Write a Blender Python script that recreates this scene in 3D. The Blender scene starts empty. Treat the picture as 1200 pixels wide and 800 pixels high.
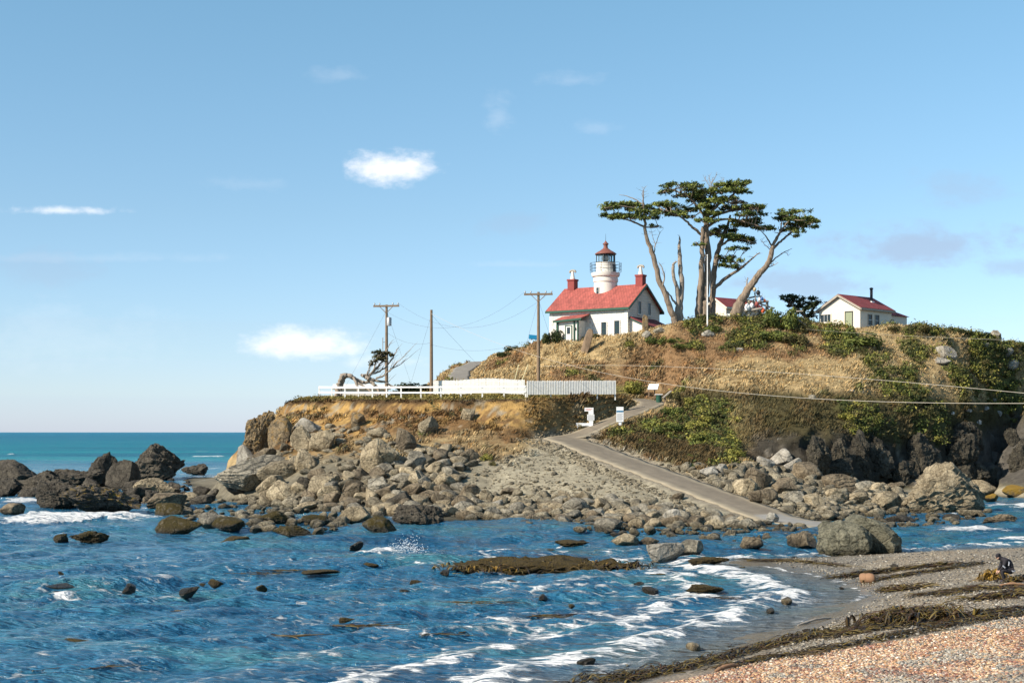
import bpy, bmesh, math, random
import numpy as np
from mathutils import Vector, Matrix, geometry
from mathutils.bvhtree import BVHTree

random.seed(7)
RNG = np.random.default_rng(11)
SC = bpy.context.scene
COL = SC.collection
H, F, CX, CY = 6.5, 1667.0, 600.0, 506.0      # camera height (m) and the lens in photograph pixels
R = math.radians


def W(px, py, d):
    return Vector(((px - CX) / F * d, d, H - (py - CY) / F * d))


# ------------------------------------------------------------------ noise
def _hash(ix, iy, iz):
    h = (ix * 374761393 + iy * 668265263 + iz * 2147483647) & 0xffffffff
    h = ((h ^ (h >> 13)) * 1274126177) & 0xffffffff
    h = ((h ^ (h >> 16)) * 2246822519) & 0xffffffff
    return ((h ^ (h >> 15)) & 0xffffff) / float(0xffffff) * 2 - 1


def vnoise(p):
    p = np.asarray(p, dtype=np.float64)
    i = np.floor(p).astype(np.int64)
    f = p - i
    u = f * f * f * (f * (f * 6 - 15) + 10)
    x, y, z = i[..., 0], i[..., 1], i[..., 2]
    ux, uy, uz = u[..., 0], u[..., 1], u[..., 2]
    def L(a, b, t): return a + (b - a) * t
    return L(L(L(_hash(x, y, z), _hash(x + 1, y, z), ux), L(_hash(x, y + 1, z), _hash(x + 1, y + 1, z), ux), uy),
             L(L(_hash(x, y, z + 1), _hash(x + 1, y, z + 1), ux), L(_hash(x, y + 1, z + 1), _hash(x + 1, y + 1, z + 1), ux), uy), uz)


def fbm(p, oct=4, gain=0.5, lac=2.03):
    p = np.asarray(p, dtype=np.float64)
    a, s, t = 1.0, 0.0, 0.0
    for k in range(oct):
        s = s + a * vnoise(p + 17.3 * k)
        t += a
        a *= gain
        p = p * lac
    return s / t


def ridged(p, oct=4):
    p = np.asarray(p, dtype=np.float64)
    a, s, t = 1.0, 0.0, 0.0
    for k in range(oct):
        s = s + a * (1 - 2 * np.abs(vnoise(p + 9.1 * k)))
        t += a
        a *= 0.5
        p = p * 2.07
    return s / t


def n2(x, y, sc, oct=4, off=0.0):
    return fbm(np.stack([x / sc, y / sc, np.full_like(x, off)], -1), oct)


def sstep(a, b, x):
    t = np.clip((x - a) / (b - a), 0, 1)
    return t * t * (3 - 2 * t)


# ------------------------------------------------------------------ object helpers
def tag(o, label=None, cat=None, group=None, kind=None):
    if label: o['label'] = label
    if cat: o['category'] = cat
    if group: o['group'] = group
    if kind: o['kind'] = kind
    return o


def empty(name, loc, rz=0.0):
    o = bpy.data.objects.new(name, None)
    COL.objects.link(o)
    o.location = loc
    o.rotation_euler = (0, 0, rz)
    o.empty_display_size = 0.3
    return o


def link(name, me, parent=None):
    o = bpy.data.objects.new(name, me)
    COL.objects.link(o)
    if parent: o.parent = parent
    return o


def np_mesh(name, V, Fc, mat=None, smooth=True, col=None, attrs=None):
    V = np.ascontiguousarray(V, dtype=np.float32)
    Fc = np.ascontiguousarray(Fc, dtype=np.int32)
    me = bpy.data.meshes.new(name)
    k = Fc.shape[1]
    me.vertices.add(len(V)); me.vertices.foreach_set('co', V.ravel())
    me.loops.add(Fc.size); me.loops.foreach_set('vertex_index', Fc.ravel())
    me.polygons.add(len(Fc))
    me.polygons.foreach_set('loop_start', np.arange(0, Fc.size, k, dtype=np.int32))
    if smooth:
        me.polygons.foreach_set('use_smooth', np.ones(len(Fc), dtype=bool))
    me.update(calc_edges=True)
    me.validate()
    if col is not None:
        a = me.color_attributes.new('Col', 'FLOAT_COLOR', 'POINT')
        c = np.ones((len(V), 4), dtype=np.float32); c[:, :3] = col
        a.data.foreach_set('color', c.ravel())
    for nm, val in (attrs or {}).items():
        a = me.attributes.new(nm, 'FLOAT', 'POINT')
        a.data.foreach_set('value', np.ascontiguousarray(val, dtype=np.float32))
    if mat: me.materials.append(mat)
    return me


class MB:
    """collects boxes, tubes, prisms and lathes and links them as ONE mesh object"""
    def __init__(s): s.v, s.f = [], []

    def add(s, vs, fs):
        b = len(s.v)
        s.v += [tuple(v) for v in vs]
        s.f += [tuple(i + b for i in f) for f in fs]
        return s

    def box(s, x0, x1, y0, y1, z0, z1, M=None):
        vs = [Vector(p) for p in ((x0, y0, z0), (x1, y0, z0), (x1, y1, z0), (x0, y1, z0), (x0, y0, z1), (x1, y0, z1), (x1, y1, z1), (x0, y1, z1))]
        if M: vs = [M @ v for v in vs]
        return s.add(vs, [(0, 3, 2, 1), (4, 5, 6, 7), (0, 1, 5, 4), (1, 2, 6, 5), (2, 3, 7, 6), (3, 0, 4, 7)])

    def bar(s, a, b, w, h=None):
        a, b = Vector(a), Vector(b); h = h or w
        d = (b - a); L = d.length
        q = d.to_track_quat('X', 'Z').to_matrix().to_4x4()
        M = Matrix.Translation(a) @ q
        return s.box(0, L, -w / 2, w / 2, -h / 2, h / 2, M)

    def tube(s, pts, rad, n=8, cap=True):
        pts = [Vector(p) for p in pts]
        if not hasattr(rad, '__len__'): rad = [rad] * len(pts)
        vs, fs = [], []
        prev = None
        for i, p in enumerate(pts):
            t = (pts[min(i + 1, len(pts) - 1)] - pts[max(i - 1, 0)])
            t = t.normalized() if t.length > 1e-9 else Vector((0, 0, 1))
            if prev is None:
                prev = t.orthogonal().normalized()
            prev = (prev - t * prev.dot(t))
            prev = prev.normalized() if prev.length > 1e-6 else t.orthogonal().normalized()
            b = t.cross(prev)
            for k in range(n):
                a = 2 * math.pi * k / n
                vs.append(p + (prev * math.cos(a) + b * math.sin(a)) * rad[i])
        for i in range(len(pts) - 1):
            for k in range(n):
                fs.append((i * n + k, i * n + (k + 1) % n, (i + 1) * n + (k + 1) % n, (i + 1) * n + k))
        if cap:
            fs.append(tuple(range(n - 1, -1, -1)))
            fs.append(tuple((len(pts) - 1) * n + k for k in range(n)))
        return s.add(vs, fs)

    def lathe(s, prof, c=(0, 0), n=32):
        vs, fs = [], []
        for r, z in prof:
            for k in range(n):
                a = 2 * math.pi * k / n
                vs.append((c[0] + r * math.cos(a), c[1] + r * math.sin(a), z))
        for i in range(len(prof) - 1):
            for k in range(n):
                fs.append((i * n + k, i * n + (k + 1) % n, (i + 1) * n + (k + 1) % n, (i + 1) * n + k))
        fs.append(tuple(range(n - 1, -1, -1)))
        fs.append(tuple((len(prof) - 1) * n + k for k in range(n)))
        return s.add(vs, fs)

    def prism(s, poly, y0, y1, axis='y'):
        """poly of (a, z) pairs extruded along y (or x)"""
        n = len(poly)
        mk = (lambda a, z, t: (a, t, z)) if axis == 'y' else (lambda a, z, t: (t, a, z))
        vs = [mk(a, z, y0) for a, z in poly] + [mk(a, z, y1) for a, z in poly]
        fs = [tuple(range(n)), tuple(range(2 * n - 1, n - 1, -1))]
        fs += [(i, i + n, (i + 1) % n + n, (i + 1) % n) for i in range(n)]
        return s.add(vs, fs)

    def build(s, name, mat, parent=None, smooth=False, bevel=0.0):
        me = bpy.data.meshes.new(name)
        me.from_pydata(s.v, [], s.f)
        me.materials.append(mat)
        bm = bmesh.new(); bm.from_mesh(me)
        bmesh.ops.recalc_face_normals(bm, faces=bm.faces)
        bm.to_mesh(me); bm.free()
        if smooth:
            me.polygons.foreach_set('use_smooth', [True] * len(me.polygons))
            me.set_sharp_from_angle(angle=R(40))
        o = link(name, me, parent)
        if bevel:
            m = o.modifiers.new('bevel', 'BEVEL'); m.width = bevel; m.segments = 2; m.limit_method = 'ANGLE'
        return o


# ------------------------------------------------------------------ materials
def nodes(name):
    m = bpy.data.materials.new(name); m.use_nodes = True
    nt = m.node_tree
    return m, nt, nt.nodes, nt.links, nt.nodes['Principled BSDF']


def nN(N, t, **kw):
    n = N.new(t)
    for k, v in kw.items(): setattr(n, k, v)
    return n


def ramp(N, stops, interp='LINEAR'):
    r = N.new('ShaderNodeValToRGB'); cr = r.color_ramp; cr.interpolation = interp
    while len(cr.elements) < len(stops): cr.elements.new(0.5)
    for e, (p, c) in zip(cr.elements, stops):
        e.position = p; e.color = (c[0], c[1], c[2], 1) if hasattr(c, '__len__') else (c, c, c, 1)
    return r


def mix(N, L, fac, a, b, mode='MIX'):
    m = N.new('ShaderNodeMix'); m.data_type = 'RGBA'; m.blend_type = mode
    for sock, v in ((m.inputs[0], fac), (m.inputs[6], a), (m.inputs[7], b)):
        if hasattr(v, 'is_output'): L.new(v, sock)
        elif hasattr(v, '__len__'): sock.default_value = (*v[:3], 1)
        else: sock.default_value = v
    return m.outputs[2]


def math_(N, L, op, a, b=None, clamp=False):
    m = N.new('ShaderNodeMath'); m.operation = op; m.use_clamp = clamp
    for i, v in enumerate((a, b)):
        if v is None: continue
        if hasattr(v, 'is_output'): L.new(v, m.inputs[i])
        else: m.inputs[i].default_value = v
    return m.outputs[0]


def noise_node(N, L, scale, detail=5, rough=0.6, coord=None, stretch=None):
    tc = coord
    if tc is None:
        tc = N.new('ShaderNodeTexCoord').outputs['Object']
    if stretch:
        mp = N.new('ShaderNodeMapping'); mp.inputs['Scale'].default_value = stretch
        L.new(tc, mp.inputs[0]); tc = mp.outputs[0]
    n = N.new('ShaderNodeTexNoise'); n.inputs['Scale'].default_value = scale
    n.inputs['Detail'].default_value = detail; n.inputs['Roughness'].default_value = rough
    L.new(tc, n.inputs['Vector'])
    return n.outputs['Fac']


def bump(N, L, h, strength, dist, bsdf):
    b = N.new('ShaderNodeBump'); b.inputs['Strength'].default_value = strength; b.inputs['Distance'].default_value = dist
    L.new(h, b.inputs['Height']); L.new(b.outputs[0], bsdf.inputs['Normal'])
    return b


def plain(name, c, rough=0.7, var=0.25, scale=3.0, metal=0.0, bmp=0.0, bscale=20.0, spec=0.3):
    """a paint, wood or plaster: base colour broken up by two noises of wear"""
    m, nt, N, L, P = nodes(name)
    a = noise_node(N, L, scale, 6, 0.65)
    b = noise_node(N, L, scale * 7.3, 4, 0.6)
    f = math_(N, L, 'ADD', math_(N, L, 'MULTIPLY', a, 0.6), math_(N, L, 'MULTIPLY', b, 0.4))
    r = ramp(N, [(0.3, tuple(x * (1 - var) for x in c)), (0.5, c), (0.72, tuple(min(1, x * (1 + var * 0.6)) for x in c))])
    L.new(f, r.inputs[0]); L.new(r.outputs[0], P.inputs['Base Color'])
    P.inputs['Roughness'].default_value = rough; P.inputs['Metallic'].default_value = metal
    P.inputs['Specular IOR Level'].default_value = spec
    if bmp:
        bump(N, L, noise_node(N, L, bscale, 5, 0.6), bmp, 0.02, P)
    return m


def rock_mat(name, c1, c2, stain=None, stain_top=0.0, wet=True, rnd=0.5, bscale=1.0, island=False):
    """stone: two tones by noise, dark seams, a brightness of its own per stone, a wet weedy band at the waterline"""
    m, nt, N, L, P = nodes(name)
    geo = N.new('ShaderNodeNewGeometry')
    pos = geo.outputs['Position']
    a = noise_node(N, L, 1.1 * bscale, 8, 0.68, pos)
    b = noise_node(N, L, 6.0 * bscale, 6, 0.7, pos)
    r = ramp(N, [(0.34, tuple(x * 0.38 for x in c1)), (0.46, c1), (0.56, c2), (0.70, tuple(min(1, x * 1.35) for x in c2))])
    L.new(math_(N, L, 'ADD', math_(N, L, 'MULTIPLY', a, 0.5), math_(N, L, 'MULTIPLY', b, 0.5)), r.inputs[0])
    col = r.outputs[0]
    # seams
    w = N.new('ShaderNodeTexVoronoi'); w.feature = 'DISTANCE_TO_EDGE'; w.inputs['Scale'].default_value = 0.9 * bscale
    wm = N.new('ShaderNodeMix'); wm.data_type = 'VECTOR'; wm.inputs[0].default_value = 0.25
    wn = N.new('ShaderNodeTexNoise'); wn.inputs['Scale'].default_value = 1.5 * bscale; L.new(pos, wn.inputs['Vector'])
    L.new(pos, wm.inputs[4]); L.new(wn.outputs['Color'], wm.inputs[5]); L.new(wm.outputs[1], w.inputs['Vector'])
    seam = ramp(N, [(0.0, 0.25), (0.05, 1.0)]); L.new(w.outputs['Distance'], seam.inputs[0])
    col = mix(N, L, 0.55, col, seam.outputs[0], 'MULTIPLY')
    # each stone its own tone
    rv = geo.outputs['Random Per Island'] if island else N.new('ShaderNodeObjectInfo').outputs['Random']
    tr = ramp(N, [(0, (0.62, 0.61, 0.6)), (0.35, (0.85, 0.83, 0.8)), (0.6, (1.0, 0.96, 0.9)), (0.85, (1.15, 1.12, 1.08)), (1, (1.35, 1.33, 1.28))])
    L.new(rv, tr.inputs[0])
    col = mix(N, L, rnd, col, tr.outputs[0], 'MULTIPLY')
    sep = N.new('ShaderNodeSeparateXYZ'); L.new(pos, sep.inputs[0])
    if stain:
        sn = noise_node(N, L, 1.7 * bscale, 6, 0.7, pos)
        nz = N.new('ShaderNodeSeparateXYZ'); L.new(geo.outputs['Normal'], nz.inputs[0])
        f = math_(N, L, 'ADD', sn, math_(N, L, 'MULTIPLY', nz.outputs['Z'], 0.12))
        sr = ramp(N, [(0.52 - stain_top, 0.0), (0.62 - stain_top, 1.0)]); L.new(f, sr.inputs[0])
        col = mix(N, L, sr.outputs[0], col, stain)
    if wet:
        wz = math_(N, L, 'ADD', sep.outputs['Z'], math_(N, L, 'MULTIPLY', math_(N, L, 'SUBTRACT', b, 0.5), 0.5))
        wr = ramp(N, [(0.08, (0.30, 0.27, 0.2)), (0.5, (1, 1, 1))]); L.new(wz, wr.inputs[0])
        col = mix(N, L, 0.9, col, wr.outputs[0], 'MULTIPLY')
        rr = ramp(N, [(0.06, 0.3), (0.4, 0.85)]); L.new(wz, rr.inputs[0]); L.new(rr.outputs[0], P.inputs['Roughness'])
    else:
        P.inputs['Roughness'].default_value = 0.88
    L.new(col, P.inputs['Base Color'])
    P.inputs['Specular IOR Level'].default_value = 0.3
    hb = math_(N, L, 'ADD', b, math_(N, L, 'MULTIPLY', seam.outputs[0], 0.35))
    fine = noise_node(N, L, 17.0 * bscale, 6, 0.7, pos)
    hb = math_(N, L, 'ADD', hb, math_(N, L, 'MULTIPLY', fine, 0.3))
    bump(N, L, hb, 1.0, 0.26, P)
    return m


def col_mat(name, rough=0.85, nscale=2.0, nvar=0.45, bstr=0.5, bdist=0.1, trans=0.0, wetz=None):
    """albedo from the mesh's own 'Col' layer, broken up by noise"""
    m, nt, N, L, P = nodes(name)
    at = nN(N, 'ShaderNodeVertexColor', layer_name='Col')
    geo = N.new('ShaderNodeNewGeometry')
    a = noise_node(N, L, nscale, 8, 0.7, geo.outputs['Position'])
    r = ramp(N, [(0.28, 1 - nvar), (0.5, 1.0), (0.75, 1 + nvar * 0.8)]); L.new(a, r.inputs[0])
    col = mix(N, L, 1.0, at.outputs['Color'], r.outputs[0], 'MULTIPLY')
    L.new(col, P.inputs['Base Color'])
    P.inputs['Roughness'].default_value = rough
    P.inputs['Specular IOR Level'].default_value = 0.2
    if trans:
        P.inputs['Transmission Weight'].default_value = 0.0
        P.inputs['Subsurface Weight'].default_value = 0.0
    if bstr:
        bump(N, L, noise_node(N, L, nscale * 4, 8, 0.7, geo.outputs['Position']), bstr, bdist, P)
    return m


M = {}
M['white'] = plain('white_paint', (0.70, 0.66, 0.59), 0.6, 0.12, 1.5, bmp=0.3, bscale=8)
M['fence_white'] = plain('fence_white_paint', (0.78, 0.77, 0.73), 0.65, 0.2, 2.5)
M['cream'] = plain('cream_siding', (0.66, 0.60, 0.50), 0.65, 0.12, 1.2)
M['red_roof'] = plain('faded_red_shingle', (0.37, 0.105, 0.075), 0.85, 0.3, 1.1, bmp=0.6, bscale=14)
def shingle(name, c):
    """rows of shingles, each a little different, with streaks of wear"""
    m, nt, N, L, P = nodes(name)
    tc = N.new('ShaderNodeTexCoord'); sp = N.new('ShaderNodeSeparateXYZ'); L.new(tc.outputs['Object'], sp.inputs[0])
    cb = N.new('ShaderNodeCombineXYZ'); L.new(sp.outputs['X'], cb.inputs[0]); L.new(math_(N, L, 'MULTIPLY', sp.outputs['Z'], 1.7), cb.inputs[1])
    b = N.new('ShaderNodeTexBrick'); b.inputs['Scale'].default_value = 1.0; b.inputs['Brick Width'].default_value = 0.34; b.inputs['Row Height'].default_value = 0.3
    b.inputs['Mortar Size'].default_value = 0.02; b.inputs['Color1'].default_value = (*[x * .85 for x in c], 1); b.inputs['Color2'].default_value = (*[x * 1.12 for x in c], 1); b.inputs['Mortar'].default_value = (*[x * .55 for x in c], 1)
    L.new(cb.outputs[0], b.inputs['Vector'])
    n = noise_node(N, L, 1.0, 7, 0.7, tc.outputs['Object'], (1.6, .5, .5)); r = ramp(N, [(0.3, .6), (0.5, 1.0), (0.7, 1.25)]); L.new(n, r.inputs[0])
    L.new(mix(N, L, 1, b.outputs['Color'], r.outputs[0], 'MULTIPLY'), P.inputs['Base Color']); P.inputs['Roughness'].default_value = .85
    bump(N, L, math_(N, L, 'MULTIPLY', b.outputs['Fac'], -1.0), .6, .03, P)
    return m
M['dark_red'] = shingle('dark_red_shingle', (0.20, 0.032, 0.034)); M['red_roof'] = shingle('faded_red_shingle', (0.35, 0.085, 0.066))
M['red_brick'] = plain('red_painted_brick', (0.24, 0.05, 0.045), 0.75, 0.25, 5.0)
M['copper'] = plain('russet_metal', (0.21, 0.08, 0.06), 0.5, 0.3, 4.0)
M['green'] = plain('dark_green_trim', (0.02, 0.075, 0.05), 0.5, 0.2, 4.0)
M['black'] = plain('black_metal', (0.02, 0.022, 0.025), 0.5, 0.2, 5.0)
M['shade_green'] = plain('green_door_paint', (0.25, 0.28, 0.18), 0.6, 0.2, 4.0)
M['pole'] = plain('weathered_pole_wood', (0.20, 0.14, 0.09), 0.85, 0.35, 2.5, bmp=0.5, bscale=12)
M['grey_wood'] = plain('grey_driftwood', (0.33, 0.29, 0.24), 0.85, 0.35, 3.0, bmp=0.6, bscale=9)
M['tan_wood'] = plain('tan_driftwood', (0.24, 0.135, 0.075), 0.8, 0.3, 3.0, bmp=0.5, bscale=9)
def bark(name, c):
    m, nt, N, L, P = nodes(name)
    a = noise_node(N, L, 3.5, 7, 0.7, None, (1, 1, .16)); b = noise_node(N, L, 0.8, 4, 0.6)
    r = ramp(N, [(0.34, tuple(x * .3 for x in c)), (0.5, c), (0.68, tuple(x * 1.4 for x in c))])
    L.new(math_(N, L, 'ADD', math_(N, L, 'MULTIPLY', a, .75), math_(N, L, 'MULTIPLY', b, .25)), r.inputs[0])
    L.new(r.outputs[0], P.inputs['Base Color']); P.inputs['Roughness'].default_value = .9
    bump(N, L, a, 1.0, .18, P)
    return m
M['bark'] = bark('cypress_bark', (0.23, 0.175, 0.125))
M['dead_bark'] = plain('bleached_dead_bark', (0.29, 0.24, 0.19), 0.9, 0.4, 1.6, bmp=0.9, bscale=6)
M['grey_metal'] = plain('grey_metal', (0.35, 0.36, 0.36), 0.45, 0.2, 5.0, metal=0.6)
M['wire'] = plain('dull_wire', (0.10, 0.10, 0.10), 0.6, 0.2, 5.0)
M['pale_cable'] = plain('pale_cable', (0.42, 0.38, 0.31), 0.7, 0.15, 5.0)
M['sign_white'] = plain('sign_white', (0.80, 0.80, 0.78), 0.5, 0.06, 5.0)
M['sign_blue'] = plain('sign_blue', (0.01, 0.15, 0.28), 0.5, 0.1, 5.0)
M['sign_grey'] = plain('sign_grey_print', (0.36, 0.36, 0.36), 0.5, 0.1, 5.0)
M['sign_red'] = plain('sign_red_print', (0.55, 0.12, 0.08), 0.5, 0.1, 5.0)
M['sign_tan'] = plain('sign_tan_print', (0.62, 0.52, 0.40), 0.5, 0.1, 5.0)
M['buoy_orange'] = plain('orange_buoy_paint', (0.65, 0.14, 0.06), 0.5, 0.2, 5.0)
M['buoy_tan'] = plain('tan_buoy_foam', (0.60, 0.48, 0.30), 0.7, 0.3, 5.0)
M['buoy_red'] = plain('dull_red_buoy_paint', (0.28, 0.07, 0.06), 0.6, 0.3, 5.0)
M['buoy_blue'] = plain('blue_buoy_paint', (0.05, 0.12, 0.30), 0.6, 0.3, 5.0)
M['jacket'] = plain('black_cloth', (0.022, 0.02, 0.024), 0.85, 0.3, 9.0)
M['grey_cloth'] = plain('grey_cloth', (0.34, 0.36, 0.40), 0.8, 0.2, 9.0)
M['skin'] = plain('skin', (0.45, 0.27, 0.19), 0.6, 0.1, 9.0)
M['shoe'] = plain('dark_purple_shoe', (0.05, 0.04, 0.09), 0.6, 0.2, 9.0)
M['asphalt'] = None


def glass_mat():
    m, nt, N, L, P = nodes('dark_window_glass')
    P.inputs['Base Color'].default_value = (0.03, 0.045, 0.055, 1)
    P.inputs['Roughness'].default_value = 0.12
    P.inputs['Specular IOR Level'].default_value = 0.15
    return m
M['glass'] = glass_mat()


def lantern_glass():
    m, nt, N, L, P = nodes('lantern_glass')
    P.inputs['Base Color'].default_value = (0.8, 0.95, 1.0, 1)
    P.inputs['Roughness'].default_value = 0.03
    P.inputs['Transmission Weight'].default_value = 0.9
    P.inputs['IOR'].default_value = 1.1
    return m
M['lantern_glass'] = lantern_glass()


def wall_block():
    """whitewashed stone blocks of the lighthouse front"""
    m, nt, N, L, P = nodes('whitewashed_stone')
    tc = N.new('ShaderNodeTexCoord')
    mp = N.new('ShaderNodeMapping'); mp.inputs['Rotation'].default_value = (R(90), 0, 0)
    L.new(tc.outputs['Object'], mp.inputs[0])
    b = N.new('ShaderNodeTexBrick'); b.inputs['Scale'].default_value = 1.0
    b.inputs['Brick Width'].default_value = 0.62; b.inputs['Row Height'].default_value = 0.3
    b.inputs['Mortar Size'].default_value = 0.014; b.inputs['Mortar Smooth'].default_value = 0.6
    b.inputs['Color1'].default_value = (0.70, 0.66, 0.58, 1); b.inputs['Color2'].default_value = (0.74, 0.71, 0.65, 1)
    b.inputs['Mortar'].default_value = (0.62, 0.57, 0.48, 1)
    L.new(mp.outputs[0], b.inputs['Vector'])
    n = noise_node(N, L, 3.0, 6, 0.7)
    r = ramp(N, [(0.3, 0.82), (0.55, 1.0)]); L.new(n, r.inputs[0])
    L.new(mix(N, L, 1.0, b.outputs['Color'], r.outputs[0], 'MULTIPLY'), P.inputs['Base Color'])
    P.inputs['Roughness'].default_value = 0.75
    h = math_(N, L, 'ADD', n, math_(N, L, 'MULTIPLY', b.outputs['Fac'], -0.8))
    bump(N, L, h, 0.8, 0.05, P)
    return m
M['stone_wall'] = wall_block()

M['rock_tan'] = rock_mat('tan_sandstone', (0.24, 0.195, 0.125), (0.46, 0.385, 0.26), rnd=0.7)
M['rock_grey'] = rock_mat('grey_stone', (0.18, 0.165, 0.13), (0.38, 0.345, 0.27), rnd=0.7)
M['rock_dark'] = rock_mat('dark_wet_stone', (0.058, 0.050, 0.038), (0.125, 0.108, 0.082), rnd=0.5, bscale=1.3)
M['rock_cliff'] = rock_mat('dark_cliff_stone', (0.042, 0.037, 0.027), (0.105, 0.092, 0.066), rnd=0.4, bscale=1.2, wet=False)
M['rock_brown'] = rock_mat('brown_stone', (0.14, 0.11, 0.072), (0.28, 0.225, 0.15), rnd=0.5)
M['rock_pale'] = rock_mat('pale_grey_stone', (0.31, 0.285, 0.235), (0.44, 0.41, 0.35), rnd=0.4, wet=False)
M['rock_white'] = rock_mat('white_streaked_stone', (0.40, 0.38, 0.34), (0.62, 0.60, 0.56), rnd=0.3, wet=False)
M['rock_green'] = rock_mat('green_grey_stone', (0.13, 0.125, 0.085), (0.27, 0.25, 0.175), rnd=0.0, bscale=1.4)
M['rock_moss'] = rock_mat('weedy_stone', (0.10, 0.085, 0.055), (0.18, 0.15, 0.10), stain=(0.060, 0.044, 0.008), stain_top=0.06, rnd=0.4, bscale=1.6)
M['rock_weed'] = rock_mat('kelp_covered_stone', (0.045, 0.034, 0.016), (0.085, 0.06, 0.025), stain=(0.085, 0.058, 0.014), stain_top=0.0, rnd=0.3, bscale=2.6, wet=False)
M['rock_ochre'] = rock_mat('ochre_streaked_stone', (0.16, 0.125, 0.08), (0.32, 0.24, 0.14), stain=(0.32, 0.20, 0.075), stain_top=0.0, rnd=0.2, bscale=1.2, wet=False)
M['rock_gold'] = rock_mat('golden_lichen_stone', (0.2, 0.15, 0.08), (0.3, 0.22, 0.1), stain=(0.26, 0.16, 0.025), stain_top=0.08, rnd=0.2, bscale=1.2)
M['rock_seaweed'] = rock_mat('dark_stone_with_ochre_weed', (0.07, 0.062, 0.05), (0.15, 0.13, 0.105), stain=(0.20, 0.13, 0.02), stain_top=-0.06, rnd=0.3, bscale=1.1)
M['rubble'] = rock_mat('rubble_stone', (0.19, 0.165, 0.115), (0.41, 0.36, 0.26), rnd=0.9, island=True, bscale=1.6)
# ------------------------------------------------------------------ terrain from survey lines
def dens(line, step=2.0):
    pts = [Vector(p) for p in line]
    out = [pts[0]]
    for a, b in zip(pts, pts[1:]):
        n = max(1, int((b - a).length / step))
        for k in range(1, n + 1): out.append(a.lerp(b, k / n))
    return out


def zshore(py): return H * F / (py - CY)          # depth of the water surface seen at that row


def tin_grid(points, x0, x1, y0, y1, st, blur):
    seen, P = set(), []
    for p in points:
        k = (round(p[0] * 4), round(p[1] * 4))
        if k in seen: continue
        seen.add(k); P.append(p)
    v2 = [Vector((p[0], p[1])) for p in P]
    vo, _, fo, orig, _, _ = geometry.delaunay_2d_cdt(v2, [], [], 0, 1e-4)
    zz = [P[o[0]][2] if o else 0 for o in orig]
    nx, ny = int(round((x1 - x0) / st)) + 1, int(round((y1 - y0) / st)) + 1
    Z = np.full((ny, nx), -2.5)
    for f in fo:
        (ax, ay), (bx, by), (cx, cy) = (vo[i] for i in f)
        i0, i1 = max(0, int((min(ax, bx, cx) - x0) / st)), min(nx - 1, int((max(ax, bx, cx) - x0) / st) + 1)
        j0, j1 = max(0, int((min(ay, by, cy) - y0) / st)), min(ny - 1, int((max(ay, by, cy) - y0) / st) + 1)
        if i1 < i0 or j1 < j0: continue
        X, Y = np.meshgrid(x0 + st * np.arange(i0, i1 + 1), y0 + st * np.arange(j0, j1 + 1))
        dt = (by - cy) * (ax - cx) + (cx - bx) * (ay - cy)
        if abs(dt) < 1e-9: continue
        l1 = ((by - cy) * (X - cx) + (cx - bx) * (Y - cy)) / dt
        l2 = ((cy - ay) * (X - cx) + (ax - cx) * (Y - cy)) / dt
        l3 = 1 - l1 - l2
        ok = (l1 >= -1e-6) & (l2 >= -1e-6) & (l3 >= -1e-6)
        zt = l1 * zz[f[0]] + l2 * zz[f[1]] + l3 * zz[f[2]]
        Z[j0:j1 + 1, i0:i1 + 1][ok] = zt[ok]
    def gb(A, s):
        r = max(1, int(s * 3)); k = np.exp(-0.5 * (np.arange(-r, r + 1) / s) ** 2); k /= k.sum()
        A = np.apply_along_axis(lambda a: np.convolve(np.pad(a, r, 'edge'), k, 'valid'), 0, A)
        return np.apply_along_axis(lambda a: np.convolve(np.pad(a, r, 'edge'), k, 'valid'), 1, A)
    Z = gb(Z, blur / st)
    X, Y = np.meshgrid(x0 + st * np.arange(nx), y0 + st * np.arange(ny))
    return X, Y, Z


def sample(G, x, y):
    X, Y, Z = G
    st = X[0, 1] - X[0, 0]
    u = np.clip((np.asarray(x) - X[0, 0]) / st, 0, X.shape[1] - 1.001); v = np.clip((np.asarray(y) - Y[0, 0]) / st, 0, X.shape[0] - 1.001)
    i, j = u.astype(int), v.astype(int); a, b = u - i, v - j
    return (Z[j, i] * (1 - a) + Z[j, i + 1] * a) * (1 - b) + (Z[j + 1, i] * (1 - a) + Z[j + 1, i + 1] * a) * b


def pl(*t): return dens([W(*p) for p in t])
def ps(*t): return dens([W(px, py, zshore(py)) for px, py in t])     # at water level


HEAD = []
shore = [(245, 582), (270, 588), (300, 592), (350, 597), (400, 601), (450, 606), (520, 608), (600, 607), (680, 611), (740, 614), (800, 617), (860, 618), (920, 616), (960, 611), (1010, 604), (1050, 598), (1100, 590), (1140, 579), (1200, 571), (1300, 567), (1400, 565)]
HEAD += ps(*shore)
HEAD += dens([Vector((W(px, py, zshore(py)).x * 0.96, zshore(py) - 6, -1.1)) for px, py in shore])
HEAD += ps((245, 582), (228, 574), (218, 566), (222, 559), (240, 556))          # the ledge on the left
HEAD += pl((252, 570, 164), (275, 567, 165), (262, 563, 178), (240, 560.5, 190), (300, 573, 148))
HEAD += [Vector(p) for p in ((-38, 226, -1), (-30, 240, -2.5), (-52, 200, -1.6), (-50, 180, -1.6), (-46, 160, -1.5), (-42, 140, -1.6), (0, 245, -2.5), (40, 250, -2.5), (90, 245, -2.5), (140, 230, -2.5), (-70, 110, -2.5), (-70, 245, -2.5), (-70, 90, -2.5), (0, 88, -2.2), (60, 88, -2), (150, 90, -2.5), (150, 245, -2.5))]
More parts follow.
